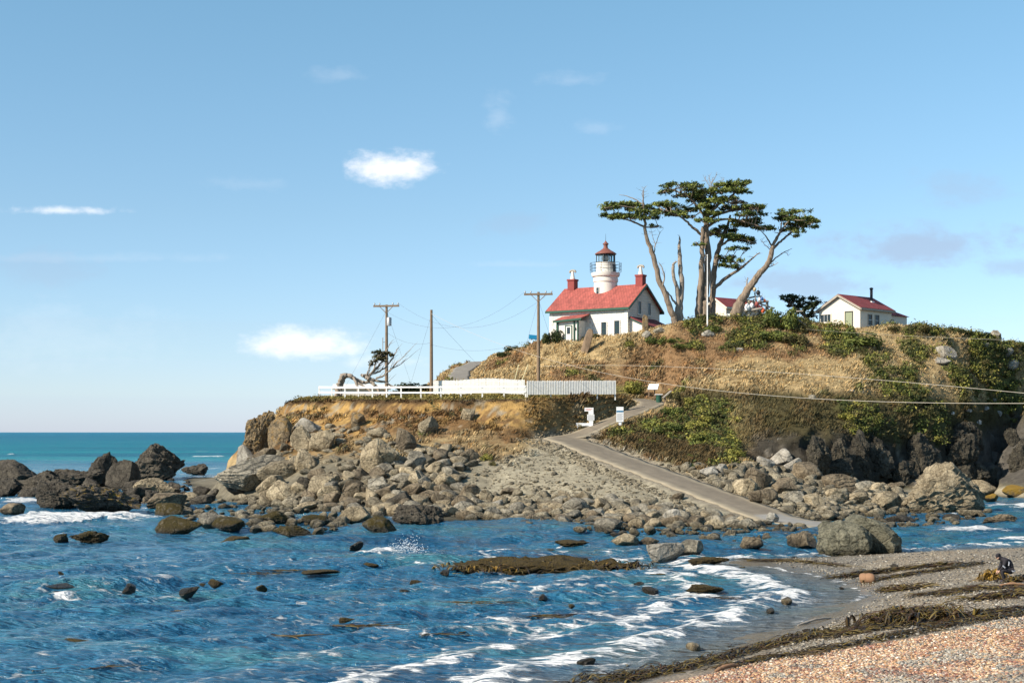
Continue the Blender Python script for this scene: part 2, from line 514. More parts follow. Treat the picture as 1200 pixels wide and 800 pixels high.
# berm
HEAD += pl((300, 583, 127), (380, 589, 120), (450, 592, 114), (520, 593, 115), (600, 593, 114), (680, 598, 108), (740, 603, 105), (800, 608, 102), (860, 613, 100.5))
HEAD += pl((340, 565, 126), (420, 565, 122), (500, 565, 120), (580, 562, 121), (660, 563, 118), (700, 575, 114), (740, 585, 110))
# foot of the bluff
HEAD += pl((296, 545, 138), (310, 540, 135), (345, 535, 134), (400, 530, 131), (450, 535, 128), (500, 530, 127), (560, 528, 127), (600, 521, 130), (625, 515, 133))
HEAD += pl((345, 505, 140), (400, 505, 137.6), (470, 506, 134.5), (540, 505, 133.8), (600, 502, 133.2))
HEAD += pl((305, 492, 146), (320, 486, 147), (300, 512, 142))
# lip and the steep face just below it
HEAD += pl((338, 468, 151), (375, 467, 146), (420, 466.5, 142), (480, 467, 139), (540, 467, 138), (612, 467, 136.5), (650, 466, 136.8), (690, 465.6, 138), (720, 465.2, 138.9), (738, 465, 143))
HEAD += pl((334, 482, 148.5), (375, 484, 144.6), (420, 483, 140.8), (480, 484, 137.8), (540, 484, 136.8), (612, 485, 135.3), (650, 484, 135.8), (690, 480, 137.1), (720, 474, 138.3))
# plateau
HEAD += [Vector(p) for p in ((-22, 153, 10.3), (-24, 165, 10.4), (-25, 175, 10.4), (-12, 150, 10.3), (-12, 165, 10.5), (-12, 180, 10.5), (-4, 142, 10.1), (-5, 155, 10.6), (-8, 165, 10.8), (0, 140, 10.0), (3, 146, 10.3), (8, 148.5, 10.2), (5, 146, 10.3), (-30, 178, 5), (-34, 185, 1), (-27, 168, 8.5), (-26, 158, 8.4), (-20, 192, 6), (-22, 200, 0.3), (-8, 195, 8), (-5, 208, 0.2))]
# hill, foot to crest
HEAD += pl((520, 452, 163), (560, 452, 156), (620, 451, 152), (680, 452, 150.5), (720, 457, 151.5), (760, 464, 151.5), (788, 467, 151))
HEAD += pl((530, 442, 167), (560, 438, 166), (600, 431, 164), (640, 426, 162), (700, 421, 157.5), (760, 427, 156), (820, 436, 150.5), (880, 440, 147.5), (940, 440, 146.5), (1000, 438, 147.5), (1060, 440, 150.5), (1120, 440, 154), (1200, 448, 158), (1260, 458, 163))
HEAD += pl((560, 425, 181), (590, 414, 178), (625, 404.5, 172), (650, 402.5, 170), (695, 396, 165), (740, 388.5, 160), (790, 379, 158), (830, 373, 160), (870, 371, 162), (905, 371, 163), (940, 378, 165), (965, 384, 163), (1005, 384.5, 160), (1030, 384, 160), (1060, 381, 160.5), (1100, 385, 161), (1150, 392, 163), (1185, 401, 166), (1215, 408, 169), (1260, 420, 173), (1330, 445, 176), (1420, 500, 186))
HEAD += pl((800, 462, 150), (840, 468, 145), (880, 472, 141.5), (940, 478, 140), (1000, 480, 142.5), (1060, 482, 146.5), (1120, 490, 150), (1200, 498, 154.5), (1300, 520, 163), (1400, 550, 178))
HEAD += pl((868, 520, 135.5), (940, 520, 134.5), (1000, 522, 138.5), (1060, 525, 143.5), (1120, 530, 149.5), (1200, 540, 159))
HEAD += pl((873, 545, 128.5), (920, 552, 131.5), (980, 559, 136), (1040, 565, 141.5), (1100, 571, 147.5), (1150, 573, 155), (1200, 570, 165), (1300, 566, 178))
for x, y, z in ((-2, 186, 15.6), (3, 182, 16.8), (8, 180, 17.2), (15, 180, 17.6), (25, 180, 18.2), (33, 182, 17.8), (45, 180, 17.5), (62, 183, 16), (80, 195, 9), (0, 200, 13), (10, 205, 13), (25, 208, 13), (40, 205, 13), (0, 222, 0), (15, 228, 0), (30, 230, 0), (48, 226, 0), (70, 220, 0), (90, 210, 0), (3, 166, 17.1), (8, 168, 17.4), (14, 170, 17.5), (18, 166, 17.6), (8, 163, 17.3), (28, 172, 18.6), (38, 172, 18.3)):
    HEAD.append(Vector((x, y, z)))
# knoll beside the path, and the gully behind it
HEAD += pl((766, 473.5, 147), (780, 474, 145), (805, 488, 141), (830, 502, 135.5), (850, 515, 130.5), (866, 534, 125))
HEAD += pl((727, 498, 136), (750, 487, 139.6), (766, 477, 143))
HEAD += pl((700, 513.5, 133.5), (730, 529, 128), (760, 541, 123), (800, 552, 119.5), (840, 552, 119.5), (868, 549, 122))
HEAD += [W(792, 472, 150.5), W(812, 494, 145), W(838, 514, 139.5), W(862, 532, 133)]
HEAD += pl((900, 562, 121), (960, 570, 122), (1020, 580, 122))
HEAD += pl((860, 578, 112), (900, 590, 109), (960, 596, 109.5), (1020, 594, 117))
# ramp and path: centre line with half width
RAMP = [W(663, 513, 133.0), W(685, 521, 130)]
for d in (127, 124, 120, 116, 112, 108, 104.5, 101.5, 99):
    z = 0.2 * (d - 104) if d > 104.5 else 0.10 - 0.03 * (104.5 - d)
    t = (133.3 - d) / (133.3 - 103)
    RAMP.append(Vector((4.9 + t * 15.6, d, z)))
RAMP[1].z = 0.5 * (RAMP[0].z + RAMP[2].z); RAMP[1].x = 0.5 * (RAMP[0].x + RAMP[2].x)
PATH = [RAMP[0], W(679, 508.5, 135.1), W(707, 496.5, 137.1), W(733, 486, 139.2), W(752, 478, 141.7), W(763, 473, 144), W(759, 469.5, 146), W(744, 466.8, 147.5)]


def catmull(P, n=8):
    out = []
    for i in range(len(P) - 1):
        p0, p1, p2, p3 = P[max(0, i - 1)], P[i], P[i + 1], P[min(len(P) - 1, i + 2)]
        for k in range(n):
            t = k / n
            out.append(0.5 * ((2 * p1) + (p2 - p0) * t + (2 * p0 - 5 * p1 + 4 * p2 - p3) * t * t + (3 * p1 - p0 - 3 * p2 + p3) * t ** 3))
    return out + [P[-1]]


ROADC = catmull([p.copy() for p in reversed(RAMP)] + [p.copy() for p in PATH[1:]], 8)
nR = len(RAMP) * 8
ROADW = [2.15 - 0.75 * sstep(0.0, 1.0, np.array((i - (nR - 14)) / 26.0)) for i in range(len(ROADC))]
HILLROAD = catmull([W(541, 447, 160), W(538, 440, 165), W(545, 431, 174), W(563, 423.5, 184)], 8)
for p, w in list(zip(ROADC, ROADW))[::2] + [(q, 1.3) for q in HILLROAD[::3]]:
    HEAD.append(p.copy())

GX = tin_grid(HEAD, -70, 110, 90, 245, 0.3, 0.55)
X, Y, Z = GX
PXg = CX + X / Y * F
gy, gx = np.gradient(Z, 0.3)
SL0 = np.hypot(gx, gy)


def carve(Zs, C, Wd, drop=0.06, fade=1.2):
    C3 = np.array([[p.x, p.y, p.z] for p in C])
    best = np.full(Zs.shape, 1e9); zz = np.zeros(Zs.shape); ww = np.zeros(Zs.shape)
    for (a, b, w) in zip(C3[:-1], C3[1:], Wd):
        ab = b - a; l2 = ab[0] ** 2 + ab[1] ** 2 + 1e-9
        t = np.clip(((X - a[0]) * ab[0] + (Y - a[1]) * ab[1]) / l2, 0, 1)
        d = np.hypot(X - a[0] - t * ab[0], Y - a[1] - t * ab[1])
        m = d < best
        best[m] = d[m]; zz[m] = (a[2] + t * ab[2])[m]; ww[m] = float(w)
    k = 1 - sstep(0, fade, best - ww - 0.25)
    return Zs * (1 - k) + (zz - drop) * k, best - ww


def interp_px(xs, ys, px): return np.interp(px, xs, ys)


# roughness of the ground: strong on faces, mild on turf, none on the road
steep = sstep(0.35, 1.0, SL0)
rough = n2(X, Y, 3.2, 5, 1.0) * (0.16 + 0.55 * steep) + n2(X, Y, 0.9, 3, 2.0) * (0.05 + 0.13 * steep)
rough *= sstep(-1.0, 0.6, Z)
hs = (Z > 10.9) & (Y > 145)
Zr = Z + rough
houses = np.exp(-(((X - 11) / 8) ** 2 + ((Y - 167) / 7) ** 2) ** 2) + np.exp(-(((X - 37) / 6) ** 2 + ((Y - 163) / 7) ** 2) ** 2)
Zr = np.where(houses > 0.3, Z + rough * 0.3, Zr)
plate = ((Z > 9.6) & (Z < 11) & (X < 12) & (Y < 162)).astype(float)
Zr = np.where(plate > 0, Z + rough * 0.35, Zr)
Zr, dR = carve(Zr, ROADC, ROADW)
Zr, dH = carve(Zr, HILLROAD, [1.3] * len(HILLROAD))
G = (X, Y, Zr)
Z = Zr

# normals, then push steep faces out along them so that cliffs are lumpy in depth and not only in height
gy, gx = np.gradient(Z, 0.3)
SL = np.hypot(gx, gy)
nrm = np.stack([-gx, -gy, np.ones_like(gx)], -1); nrm /= np.linalg.norm(nrm, axis=-1, keepdims=True)
P3 = np.stack([X, Y, Z], -1)
steep = sstep(0.5, 1.3, SL) * sstep(0.0, 1.5, Z) * sstep(0.2, 1.5, np.minimum(dR, dH))
q = P3 * np.array([1, 1, 1.3])
bulge = ridged(q / 2.6, 4) * 0.38 + fbm(q / 0.8, 3) * 0.15
_px = CX + X / Y * F
_cl = sstep(860, 900, _px) * (1 - sstep(9.0, 12.0, Z))
q2 = np.stack([X * 0.8 + Z * 0.55, Y * 0.8, Z * 0.9 - X * 0.35], -1)
bulge = bulge + _cl * (ridged(q2 / np.array([4.2, 4.2, 1.7]), 5) * 0.85 + ridged(q / 1.1, 3) * 0.22)
P3 = P3 + nrm * (bulge * steep)[..., None]

# ---- colours of the ground (soil, turf, gravel, stone) by place, bank and knoll shade mixed in
px = CX + P3[..., 0] / P3[..., 1] * F
py = CY - (P3[..., 2] - H) / P3[..., 1] * F
x, y, z = P3[..., 0], P3[..., 1], P3[..., 2]
nA, nB, nC, nD = n2(x, y, 7, 4, 3.1), n2(x, y, 2.2, 4, 7.7), n2(x, y, 0.8, 3, 4.4), fbm(P3 / np.array([2.5, 2.5, 1.0]), 4)


def lerpc(a, b, t): return a + (np.asarray(b) - a) * t[..., None]


STRAW, RUSS, GREEN, YGREEN, OLIVE = (0.37, 0.27, 0.135), (0.23, 0.135, 0.065), (0.075, 0.088, 0.024), (0.12, 0.12, 0.03), (0.075, 0.062, 0.026)
OCHRE, SOIL, BROWN, GRAVEL, DROCK = (0.42, 0.26, 0.09), (0.075, 0.045, 0.02), (0.21, 0.12, 0.05), (0.33, 0.29, 0.205), (0.055, 0.047, 0.035)
C = np.zeros(P3.shape) + np.array(STRAW)
C = lerpc(C, RUSS, sstep(-0.05, 0.35, nA + 0.5 * nB + 0.15 * sstep(30, 0, np.abs(py - 415))) * 0.95)
C = lerpc(C, (0.36, 0.27, 0.14), sstep(0.05, 0.5, nB) * 0.6)
gre = sstep(0.10, 0.34, nB * 0.7 + nA * 0.5 + 0.34 * sstep(930, 1080, px) - 0.25 * sstep(405, 420, py) * (px < 920))
C = lerpc(C, GREEN, gre * 0.9)
C = lerpc(C, (0.12, 0.075, 0.035), sstep(0.15, 0.45, nC) * 0.55 * (1 - gre))
veg = gre.copy()
# plateau turf
tm = sstep(9.3, 9.7, z) * (1 - sstep(11.2, 11.8, z)) * (1 - sstep(0.55, 0.9, SL)) * (y < 166) * (x < 14)
C = lerpc(C, np.array((0.20, 0.165, 0.055)) * (1 + 0.4 * nB[..., None]), tm)
veg = veg * (1 - tm)
# bluff face
lipz = 9.85
bm = sstep(0.25, 0.5, SL) * sstep(3.5, 4.4, z + 0.8 * nB - 1.2 * sstep(600, 640, px)) * (px < 752) * (y < 153.5) * (z < 10.4)
u = np.clip((z - 4.6) / (lipz - 4.6), 0, 1) + 0.16 * nD
nV = fbm(np.stack([x / 0.55, y / 0.55, z / 3.0], -1), 4); nW = fbm(P3 / np.array([1.3, 1.3, .7]) + 5, 4)
och = lerpc(np.zeros(P3.shape) + np.array(OCHRE) * (1 + 0.25 * nW[..., None]), BROWN, sstep(-0.1, 0.3, nD + 0.6 * nV + 0.25 * sstep(430, 480, px) * (1 - sstep(545, 590, px))))
och = lerpc(och, (0.10, 0.062, 0.026), sstep(0.12, 0.4, nW + 0.5 * nV) * 0.85)
och = lerpc(och, (0.33, 0.29, 0.21), sstep(0.25, 0.42, nV - 0.3 * nW) * 0.7)
lowb = lerpc(np.zeros(P3.shape) + np.array(BROWN), (0.15, 0.085, 0.04), sstep(-0.2, 0.3, nB))
lowb = lerpc(lowb, (0.09, 0.055, 0.024), sstep(0.0, 0.35, nW + 0.4 * nV) * 0.8)
lowb = lerpc(lowb, OLIVE, sstep(0.1, 0.3, nC + nB * 0.5) * 0.8)
bl = lerpc(lowb, och, sstep(0.30, 0.52, u + 0.16 * sstep(470, 400, px) - 0.08 * sstep(420, 500, px) * (px < 540)))
bl = lerpc(bl, np.array(OCHRE), 0.0 * u)
bl = lerpc(bl, SOIL, sstep(0.86, 0.95, u))
bl = lerpc(bl, np.array((0.07, 0.05, 0.022)) + 0.20 * np.array(OCHRE), sstep(596, 646, px + 30 * nB) * (0.95 - 0.75 * sstep(0.05, 0.3, nB + 0.5 * nA) * sstep(0.35, 0.5, u) * (px < 690)))  # right hand bank: dark weedy soil, with its shade painted into the colour too
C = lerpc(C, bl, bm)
veg = veg * (1 - bm)
# rubble bank and gravel
gm = (1 - sstep(3.7, 4.7, z + 0.7 * nB - 1.1 * sstep(590, 635, px))) * (1 - sstep(128, 134, y - 0.25 * np.maximum(0, px - 860) * 0)) * (px < 905)
_rc = sorted([(p.y, p.x) for p in ROADC[:nR]]); rampx = np.interp(y, [a for a, b in _rc], [b for a, b in _rc])
rightk = (x > rampx + 2.0) & (px > 690) & (y > 117) & (y < 150.5) & (px < 890)
gm = np.where(rightk, (1 - sstep(2.7, 3.3, z + 0.4 * nB)), gm)
gm = np.maximum(gm, (1 - sstep(1.8, 2.9, z + 0.4 * nB)) * (px < 1000))
gm = np.maximum(gm, 1 - sstep(0.7, 1.3, z))
gm = np.maximum(gm, (1 - sstep(0.3, np.where(rightk, 0.9, 2.0), dR - 0.8 * nB)) * (1 - sstep(6.2, 6.9, z)))
gra = np.zeros(P3.shape) + np.array(GRAVEL)
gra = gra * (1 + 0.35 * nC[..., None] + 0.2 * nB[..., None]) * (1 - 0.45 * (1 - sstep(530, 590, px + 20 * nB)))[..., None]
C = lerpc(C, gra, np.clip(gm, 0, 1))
veg = veg * (1 - np.clip(gm, 0, 1))
# knoll
km = sstep(0.0, 1.2, dR - 0.4) * (px > 685) * (1 - sstep(840, 892, px + 22 * nB)) * (y < 150.5) * sstep(2.9, 3.6, z) * (1 - bm) * (py > 469)
kc = lerpc(np.zeros(P3.shape) + np.array(YGREEN), (0.21, 0.16, 0.065), sstep(-0.05, 0.3, nB * 0.6 + nA * 0.6))
kc = lerpc(kc, (0.09, 0.075, 0.03), sstep(0.0, 0.4, nC))
km = km * (1 - np.clip(gm, 0, 1) * 0.8)
kc = lerpc(kc, (0.07, 0.05, 0.022), sstep(-0.25, 0.25, nA * 0.6 + nB * 0.5 + 0.25 * sstep(500, 545, py)))  # half shade of the lower knoll put into its brown ground colour
C = lerpc(C, kc, km)
veg = np.maximum(veg * (1 - km), km * sstep(0.25, -0.1, nB * 0.6 + nA * 0.6))
# the steep side of the hill: scrub above, dark stone below
cl = sstep(6, -6, z * 0 + interp_px([780, 840, 880, 940, 1000, 1060, 1120, 1200], [455, 456, 458, 462, 462, 464, 470, 480], px) - py + 5 * nB) * (px > 790) * (y > 126) * (1 - km)
cc = lerpc(np.zeros(P3.shape) + np.array(OLIVE), (0.13, 0.095, 0.045), sstep(0.0, 0.35, nB + 0.3 * nA))
grn2 = sstep(0.05, 0.35, nA + 0.4 * nC + 0.25 * sstep(980, 1080, px))
cc = lerpc(cc, GREEN, grn2 * 0.7)
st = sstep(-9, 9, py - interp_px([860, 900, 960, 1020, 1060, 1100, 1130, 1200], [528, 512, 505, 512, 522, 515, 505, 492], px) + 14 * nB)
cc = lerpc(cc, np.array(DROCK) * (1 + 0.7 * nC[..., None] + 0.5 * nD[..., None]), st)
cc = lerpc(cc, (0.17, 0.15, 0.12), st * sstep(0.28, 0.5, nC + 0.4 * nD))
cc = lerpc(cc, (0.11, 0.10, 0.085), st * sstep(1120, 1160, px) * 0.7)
cl = cl * (1 - np.clip(gm, 0, 1))
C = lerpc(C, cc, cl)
veg = np.maximum(veg * (1 - cl), cl * (1 - st) * (0.12 + 0.7 * grn2))
CLIFFST = cl * st
BLUFF = bm.copy(); TURF = tm.copy(); KNOLL = km.copy(); GRAV = np.clip(gm, 0, 1)
# road verge and hill road gravel
C = lerpc(C, (0.27, 0.23, 0.17), (1 - sstep(0.2, 1.0, dR + 0.5 * nC)) * (z < 6.5))
C = lerpc(C, (0.33, 0.25, 0.13), (1 - sstep(0.2, 1.4, dR + 0.8 * nC)) * (z >= 6.5))
C = lerpc(C, (0.05, 0.045, 0.03), 1 - sstep(-0.1, 0.25, z + 0.15 * nB))
C = np.clip(C, 0.01, 0.9)

ny_, nx_ = X.shape
keep = Z > -1.6
idx = np.arange(ny_ * nx_).reshape(ny_, nx_)
fq = np.stack([idx[:-1, :-1], idx[:-1, 1:], idx[1:, 1:], idx[1:, :-1]], -1)
fk = (keep[:-1, :-1] | keep[:-1, 1:] | keep[1:, 1:] | keep[1:, :-1])
fq = fq[fk]
used = np.zeros(ny_ * nx_, bool); used[fq.ravel()] = True
remap = np.cumsum(used) - 1
def pick_(A): return A.reshape(-1)[used]
H_N = nrm.reshape(-1, 3)[used]; H_VEG, H_BLUFF, H_TURF, H_KNOLL, H_GRAV, H_ST, H_CLIFF = (pick_(A) for A in (veg, BLUFF, TURF, KNOLL, GRAV, CLIFFST, cl))
H_D = pick_(np.minimum(dR, dH)); H_PX, H_PY, H_Z, H_NB = pick_(px), pick_(py), pick_(Z), pick_(nB)
VH = P3.reshape(-1, 3)[used]; CH = C.reshape(-1, 3)[used]; FQ = remap[fq]
M['ground'] = col_mat('headland_ground', 0.95, 1.6, 0.5, 0.9, 0.25)
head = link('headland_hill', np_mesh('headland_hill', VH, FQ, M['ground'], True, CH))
tag(head, 'steep grassy headland with an ochre bluff rising from the rocky shore', 'hill', kind='structure')
BVH = BVHTree.FromPolygons([tuple(v) for v in VH.tolist()], FQ.tolist())

# ------------------------------------------------------------------ beach
BE = []
bshore = [(882, 656.5), (905, 664), (940, 670), (980, 679), (1012, 688), (1020, 699), (985, 714), (930, 734), (870, 757), (800, 782), (720, 806), (640, 835), (560, 880), (470, 950)]
BE += ps(*bshore)
BE += dens([Vector((W(a, b, zshore(b)).x - 7, zshore(b) + 1.0, -0.45)) for a, b in bshore])
BE += dens([Vector((W(a, b, zshore(b)).x - 16, zshore(b) + 2.0, -1.2)) for a, b in bshore])
BE += ps((882, 656.5), (890, 653.5), (960, 652), (1040, 648), (1110, 643.5), (1200, 641), (1350, 636), (1600, 632))
BE += dens([Vector((W(a, b, zshore(b)).x, zshore(b) + 5, -1.0)) for a, b in ((882, 654), (960, 652), (1040, 648), (1110, 643.5), (1200, 641), (1350, 636), (1600, 632))])
BE += pl((930, 660, 68.8), (1000, 655, 69.3), (1050, 652, 70), (1110, 647, 70.5), (1200, 644, 71.8), (1350, 640, 73))
BE += pl((1000, 668, 65), (1060, 664, 65.5), (1120, 660, 65.8), (1200, 660, 66))
BE += pl((1060, 683, 58.2), (1100, 684, 57), (1177, 681, 55.2), (1250, 682, 54))
BE += pl((1050, 700, 52.8), (1100, 694, 53), (1200, 700, 48.6), (1300, 700, 48))
BE += pl((1000, 738, 43), (1060, 727, 45), (1120, 720, 44.8), (1200, 716, 43.5))
BE += pl((900, 769, 38.6), (980, 757, 39.5), (1080, 745, 39.5), (1200, 742, 38.2), (1320, 742, 37))
BE += pl((790, 800, 34.6), (850, 800, 32.9), (930, 800, 31.6), (1000, 800, 30.6), (1100, 800, 29.5), (1200, 800, 28.3), (1350, 800, 27.5))
for p in ((-12, 18, 1.7), (0, 18, 2.1), (12, 18, 2.6), (30, 18, 3.0), (60, 20, 3.2), (60, 50, 1.8), (60, 70, 0.9), (60, 90, -1.5), (2, 26, 1.3), (-20, 18, 0.6), (-20, 26, -0.8), (-34, 18, -1.3), (-34, 60, -1.6), (-34, 92, -1.6), (0, 92, -1.6), (20, 92, -1.6)):
    BE.append(Vector(p))
GB = tin_grid(BE, -34, 60, 18, 92, 0.2, 0.5)
X, Y, Z = GB
r1 = n2(X, Y, 4.0, 4, 8.0) * 0.10 + n2(X, Y, 0.7, 3, 9.0) * 0.035
Z = Z + r1 * sstep(0.0, 0.5, Z)
GB = (X, Y, Z)
nA, nB, nC = n2(X, Y, 5, 4, 3.3), n2(X, Y, 1.3, 4, 2.2), n2(X * 1.0, Y * 0.35, 0.5, 3, 5.2)
bpx = CX + X / Y * F; bpy_ = CY - (Z - H) / Y * F
C = np.zeros(Z.shape + (3,)) + np.array((0.25, 0.205, 0.145))
C = lerpc(C, (0.19, 0.17, 0.135), sstep(-0.2, 0.4, nA + 0.4 * nB))
C = lerpc(C, (0.36, 0.30, 0.21), sstep(0.1, 0.45, nB) * 0.6)
edge = interp_px([600, 700, 800, 905, 960, 1040, 1100, 1200, 1300], [860, 815, 795, 772, 765, 755, 745, 720, 690], bpx)
PEB = sstep(-8, 14, bpy_ - edge + 8 * nB)
C = lerpc(C, np.array((0.30, 0.20, 0.13)) * (1 + 0.5 * nC[..., None]), PEB)
wetb = 1 - sstep(0.05, 0.30, Z + 0.10 * nA)
C = C * (1 - 0.45 * wetb[..., None])
C = np.clip(C, 0.01, 0.9)
ny_, nx_ = X.shape
idx = np.arange(ny_ * nx_).reshape(ny_, nx_)
fq = np.stack([idx[:-1, :-1], idx[:-1, 1:], idx[1:, 1:], idx[1:, :-1]], -1)
keep = Z > -0.9
fq = fq[keep[:-1, :-1] | keep[:-1, 1:] | keep[1:, 1:] | keep[1:, :-1]]
used = np.zeros(ny_ * nx_, bool); used[fq.ravel()] = True
remap = np.cumsum(used) - 1
VB = np.stack([X, Y, Z], -1).reshape(-1, 3)[used]; FB = remap[fq]


def beach_mat():
    m, nt, N, L, P = nodes('shingle_beach')
    at = nN(N, 'ShaderNodeVertexColor', layer_name='Col')
    geo = N.new('ShaderNodeNewGeometry')
    v = N.new('ShaderNodeTexVoronoi'); v.inputs['Scale'].default_value = 13; L.new(geo.outputs['Position'], v.inputs['Vector'])
    sep = N.new('ShaderNodeSeparateColor'); L.new(v.outputs['Color'], sep.inputs[0])
    r = ramp(N, [(0.0, (0.45, 0.43, 0.42)), (0.3, (0.8, 0.78, 0.76)), (0.6, (1.0, 0.97, 0.93)), (0.85, (1.3, 1.25, 1.2)), (1.0, (1.7, 1.65, 1.6))])
    L.new(sep.outputs[0], r.inputs[0])
    a = noise_node(N, L, 30, 6, 0.7, geo.outputs['Position'])
    r2 = ramp(N, [(0.3, 0.6), (0.5, 1.0), (0.7, 1.35)]); L.new(a, r2.inputs[0])
    c = mix(N, L, 0.85, at.outputs['Color'], r.outputs[0], 'MULTIPLY')
    c = mix(N, L, 0.8, c, r2.outputs[0], 'MULTIPLY')
    L.new(c, P.inputs['Base Color'])
    wa = nN(N, 'ShaderNodeAttribute', attribute_name='wet')
    rr = ramp(N, [(0.0, 0.9), (1.0, 0.22)]); L.new(wa.outputs['Fac'], rr.inputs[0]); L.new(rr.outputs[0], P.inputs['Roughness'])
    h = math_(N, L, 'ADD', math_(N, L, 'MULTIPLY', v.outputs['Distance'], -1.0), a)
    b = bump(N, L, h, 0.8, 0.05, P)
    L.new(math_(N, L, 'SUBTRACT', 0.9, math_(N, L, 'MULTIPLY', wa.outputs['Fac'], 0.8)), b.inputs['Strength'])
    return m
M['beach'] = beach_mat()
beach = link('beach', np_mesh('beach', VB, FB, M['beach'], True, C.reshape(-1, 3)[used], {'wet': wetb.ravel()[used]}))
tag(beach, 'shingle beach running out as a low spit into the water', 'beach', kind='structure')
BVB = BVHTree.FromPolygons([tuple(v) for v in VB.tolist()], FB.tolist())
CAM = Vector((0, 0, H))


def hit(px, py, water=True):
    """the point of ground or water that the photograph shows there"""
    d = Vector(((px - CX) / F, 1, -(py - CY) / F)).normalized()
    best = None
    for b in (BVH, BVB):
        p, n, i, t = b.ray_cast(CAM, d)
        if p is not None and (best is None or t < best[2]): best = (p, n, t)
    if water and d.z < 0:
        t = -H / d.z
        if best is None or t < best[2]: best = (CAM + d * t, Vector((0, 0, 1)), t)
    return best


def ground(x, y, default=0.0):
    best = None
    for b in (BVH, BVB):
        p, n, i, t = b.ray_cast(Vector((x, y, 60)), Vector((0, 0, -1)))
        if p is not None and (best is None or p.z > best): best = p.z
    return default if best is None else best


# ------------------------------------------------------------------ sea bed, ramp, path
m, nt, N, L, P = nodes('sea_bed_sand'); P.inputs['Base Color'].default_value = (0.06, 0.06, 0.045, 1)
sb = MB(); sb.add([(-9000, 5, -2.6), (9000, 5, -2.6), (9000, 30000, -2.6), (-9000, 30000, -2.6)], [(0, 1, 2, 3)])
tag(sb.build('sea_bed', m), 'flat sand under the sea', 'sea bed', kind='structure')


def asphalt():
    m, nt, N, L, P = nodes('worn_asphalt')
    at = nN(N, 'ShaderNodeVertexColor', layer_name='Col')
    g = N.new('ShaderNodeNewGeometry').outputs['Position']
    a = noise_node(N, L, 0.9, 6, 0.7, g); b = noise_node(N, L, 25, 4, 0.7, g)
    r = ramp(N, [(0.3, 0.7), (0.5, 1.0), (0.7, 1.35)])
    L.new(math_(N, L, 'ADD', math_(N, L, 'MULTIPLY', a, 0.65), math_(N, L, 'MULTIPLY', b, 0.35)), r.inputs[0])
    L.new(mix(N, L, 1, at.outputs['Color'], r.outputs[0], 'MULTIPLY'), P.inputs['Base Color'])
    P.inputs['Roughness'].default_value = 0.85
    bump(N, L, b, 0.4, 0.02, P)
    return m
M['asphalt'] = asphalt()


def road(name, C, Wd, label, n=9, thick=0.05, colf=None):
    V, Fc, Cc = [], [], []
    m = len(C)
    for i, p in enumerate(C):
        t = (C[min(i + 1, m - 1)] - C[max(0, i - 1)]); t.z = 0; t.normalize()
        s = Vector((t.y, -t.x, 0))
        e = 0.12 * math.sin(i * 0.9) + 0.10 * math.sin(i * 2.3 + 1)
        for k in range(n + 2):
            if k == 0 or k == n + 1:
                q = p + s * ((float(Wd[i]) + e) * (-1 if k == 0 else 1)); q = q + Vector((0, 0, -thick))
            else:
                q = p + s * ((float(Wd[i]) + e) * (2 * (k - 1) / (n - 1) - 1)); q = q + Vector((0, 0, 0.02 * (1 - (2 * (k - 1) / (n - 1) - 1) ** 2)))
            V.append(tuple(q)); Cc.append(colf(i / m, (k - 1) / (n - 1)))
    w = n + 2
    for i in range(m - 1):
        for k in range(w - 1):
            Fc.append((i * w + k, i * w + k + 1, (i + 1) * w + k + 1, (i + 1) * w + k))
    return tag(link(name, np_mesh(name, np.array(V), np.array(Fc), M['asphalt'], False, np.array(Cc))), label, 'road', kind='structure')


def rcol(t, s):
    c = np.array((0.17, 0.14, 0.10))
    if t < 0.14: c = np.array((0.24, 0.225, 0.20))
    if s > 0.86 and t < 0.55: c = c * 1.25
    if 0.3 < s < 0.45 and 0.1 < t < 0.5: c = c * 1.12
    e_ = 0.5 + 0.5 * math.sin(t * 97 + 3 * math.sin(t * 31)) * math.cos(t * 53)
    if s < 0.13 + 0.12 * e_ or s > 0.9 - 0.13 * e_: c = np.array((0.255, 0.215, 0.15))
    return c
road('ramp_road', ROADC, ROADW, 'paved ramp climbing from the tide line and bending up to the bluff top', colf=rcol)
road('hill_road', HILLROAD, [1.15] * len(HILLROAD), 'short grey track climbing the far side of the hill', colf=lambda t, s: np.array((0.2, 0.18, 0.15)))
# ------------------------------------------------------------------ rocks
_ico = {}


def ico(sub):
    if sub not in _ico:
        bm = bmesh.new(); bmesh.ops.create_icosphere(bm, subdivisions=sub, radius=1)
        _ico[sub] = (np.array([v.co[:] for v in bm.verts]), np.array([[v.index for v in f.verts] for f in bm.faces]))
        bm.free()
    return _ico[sub]


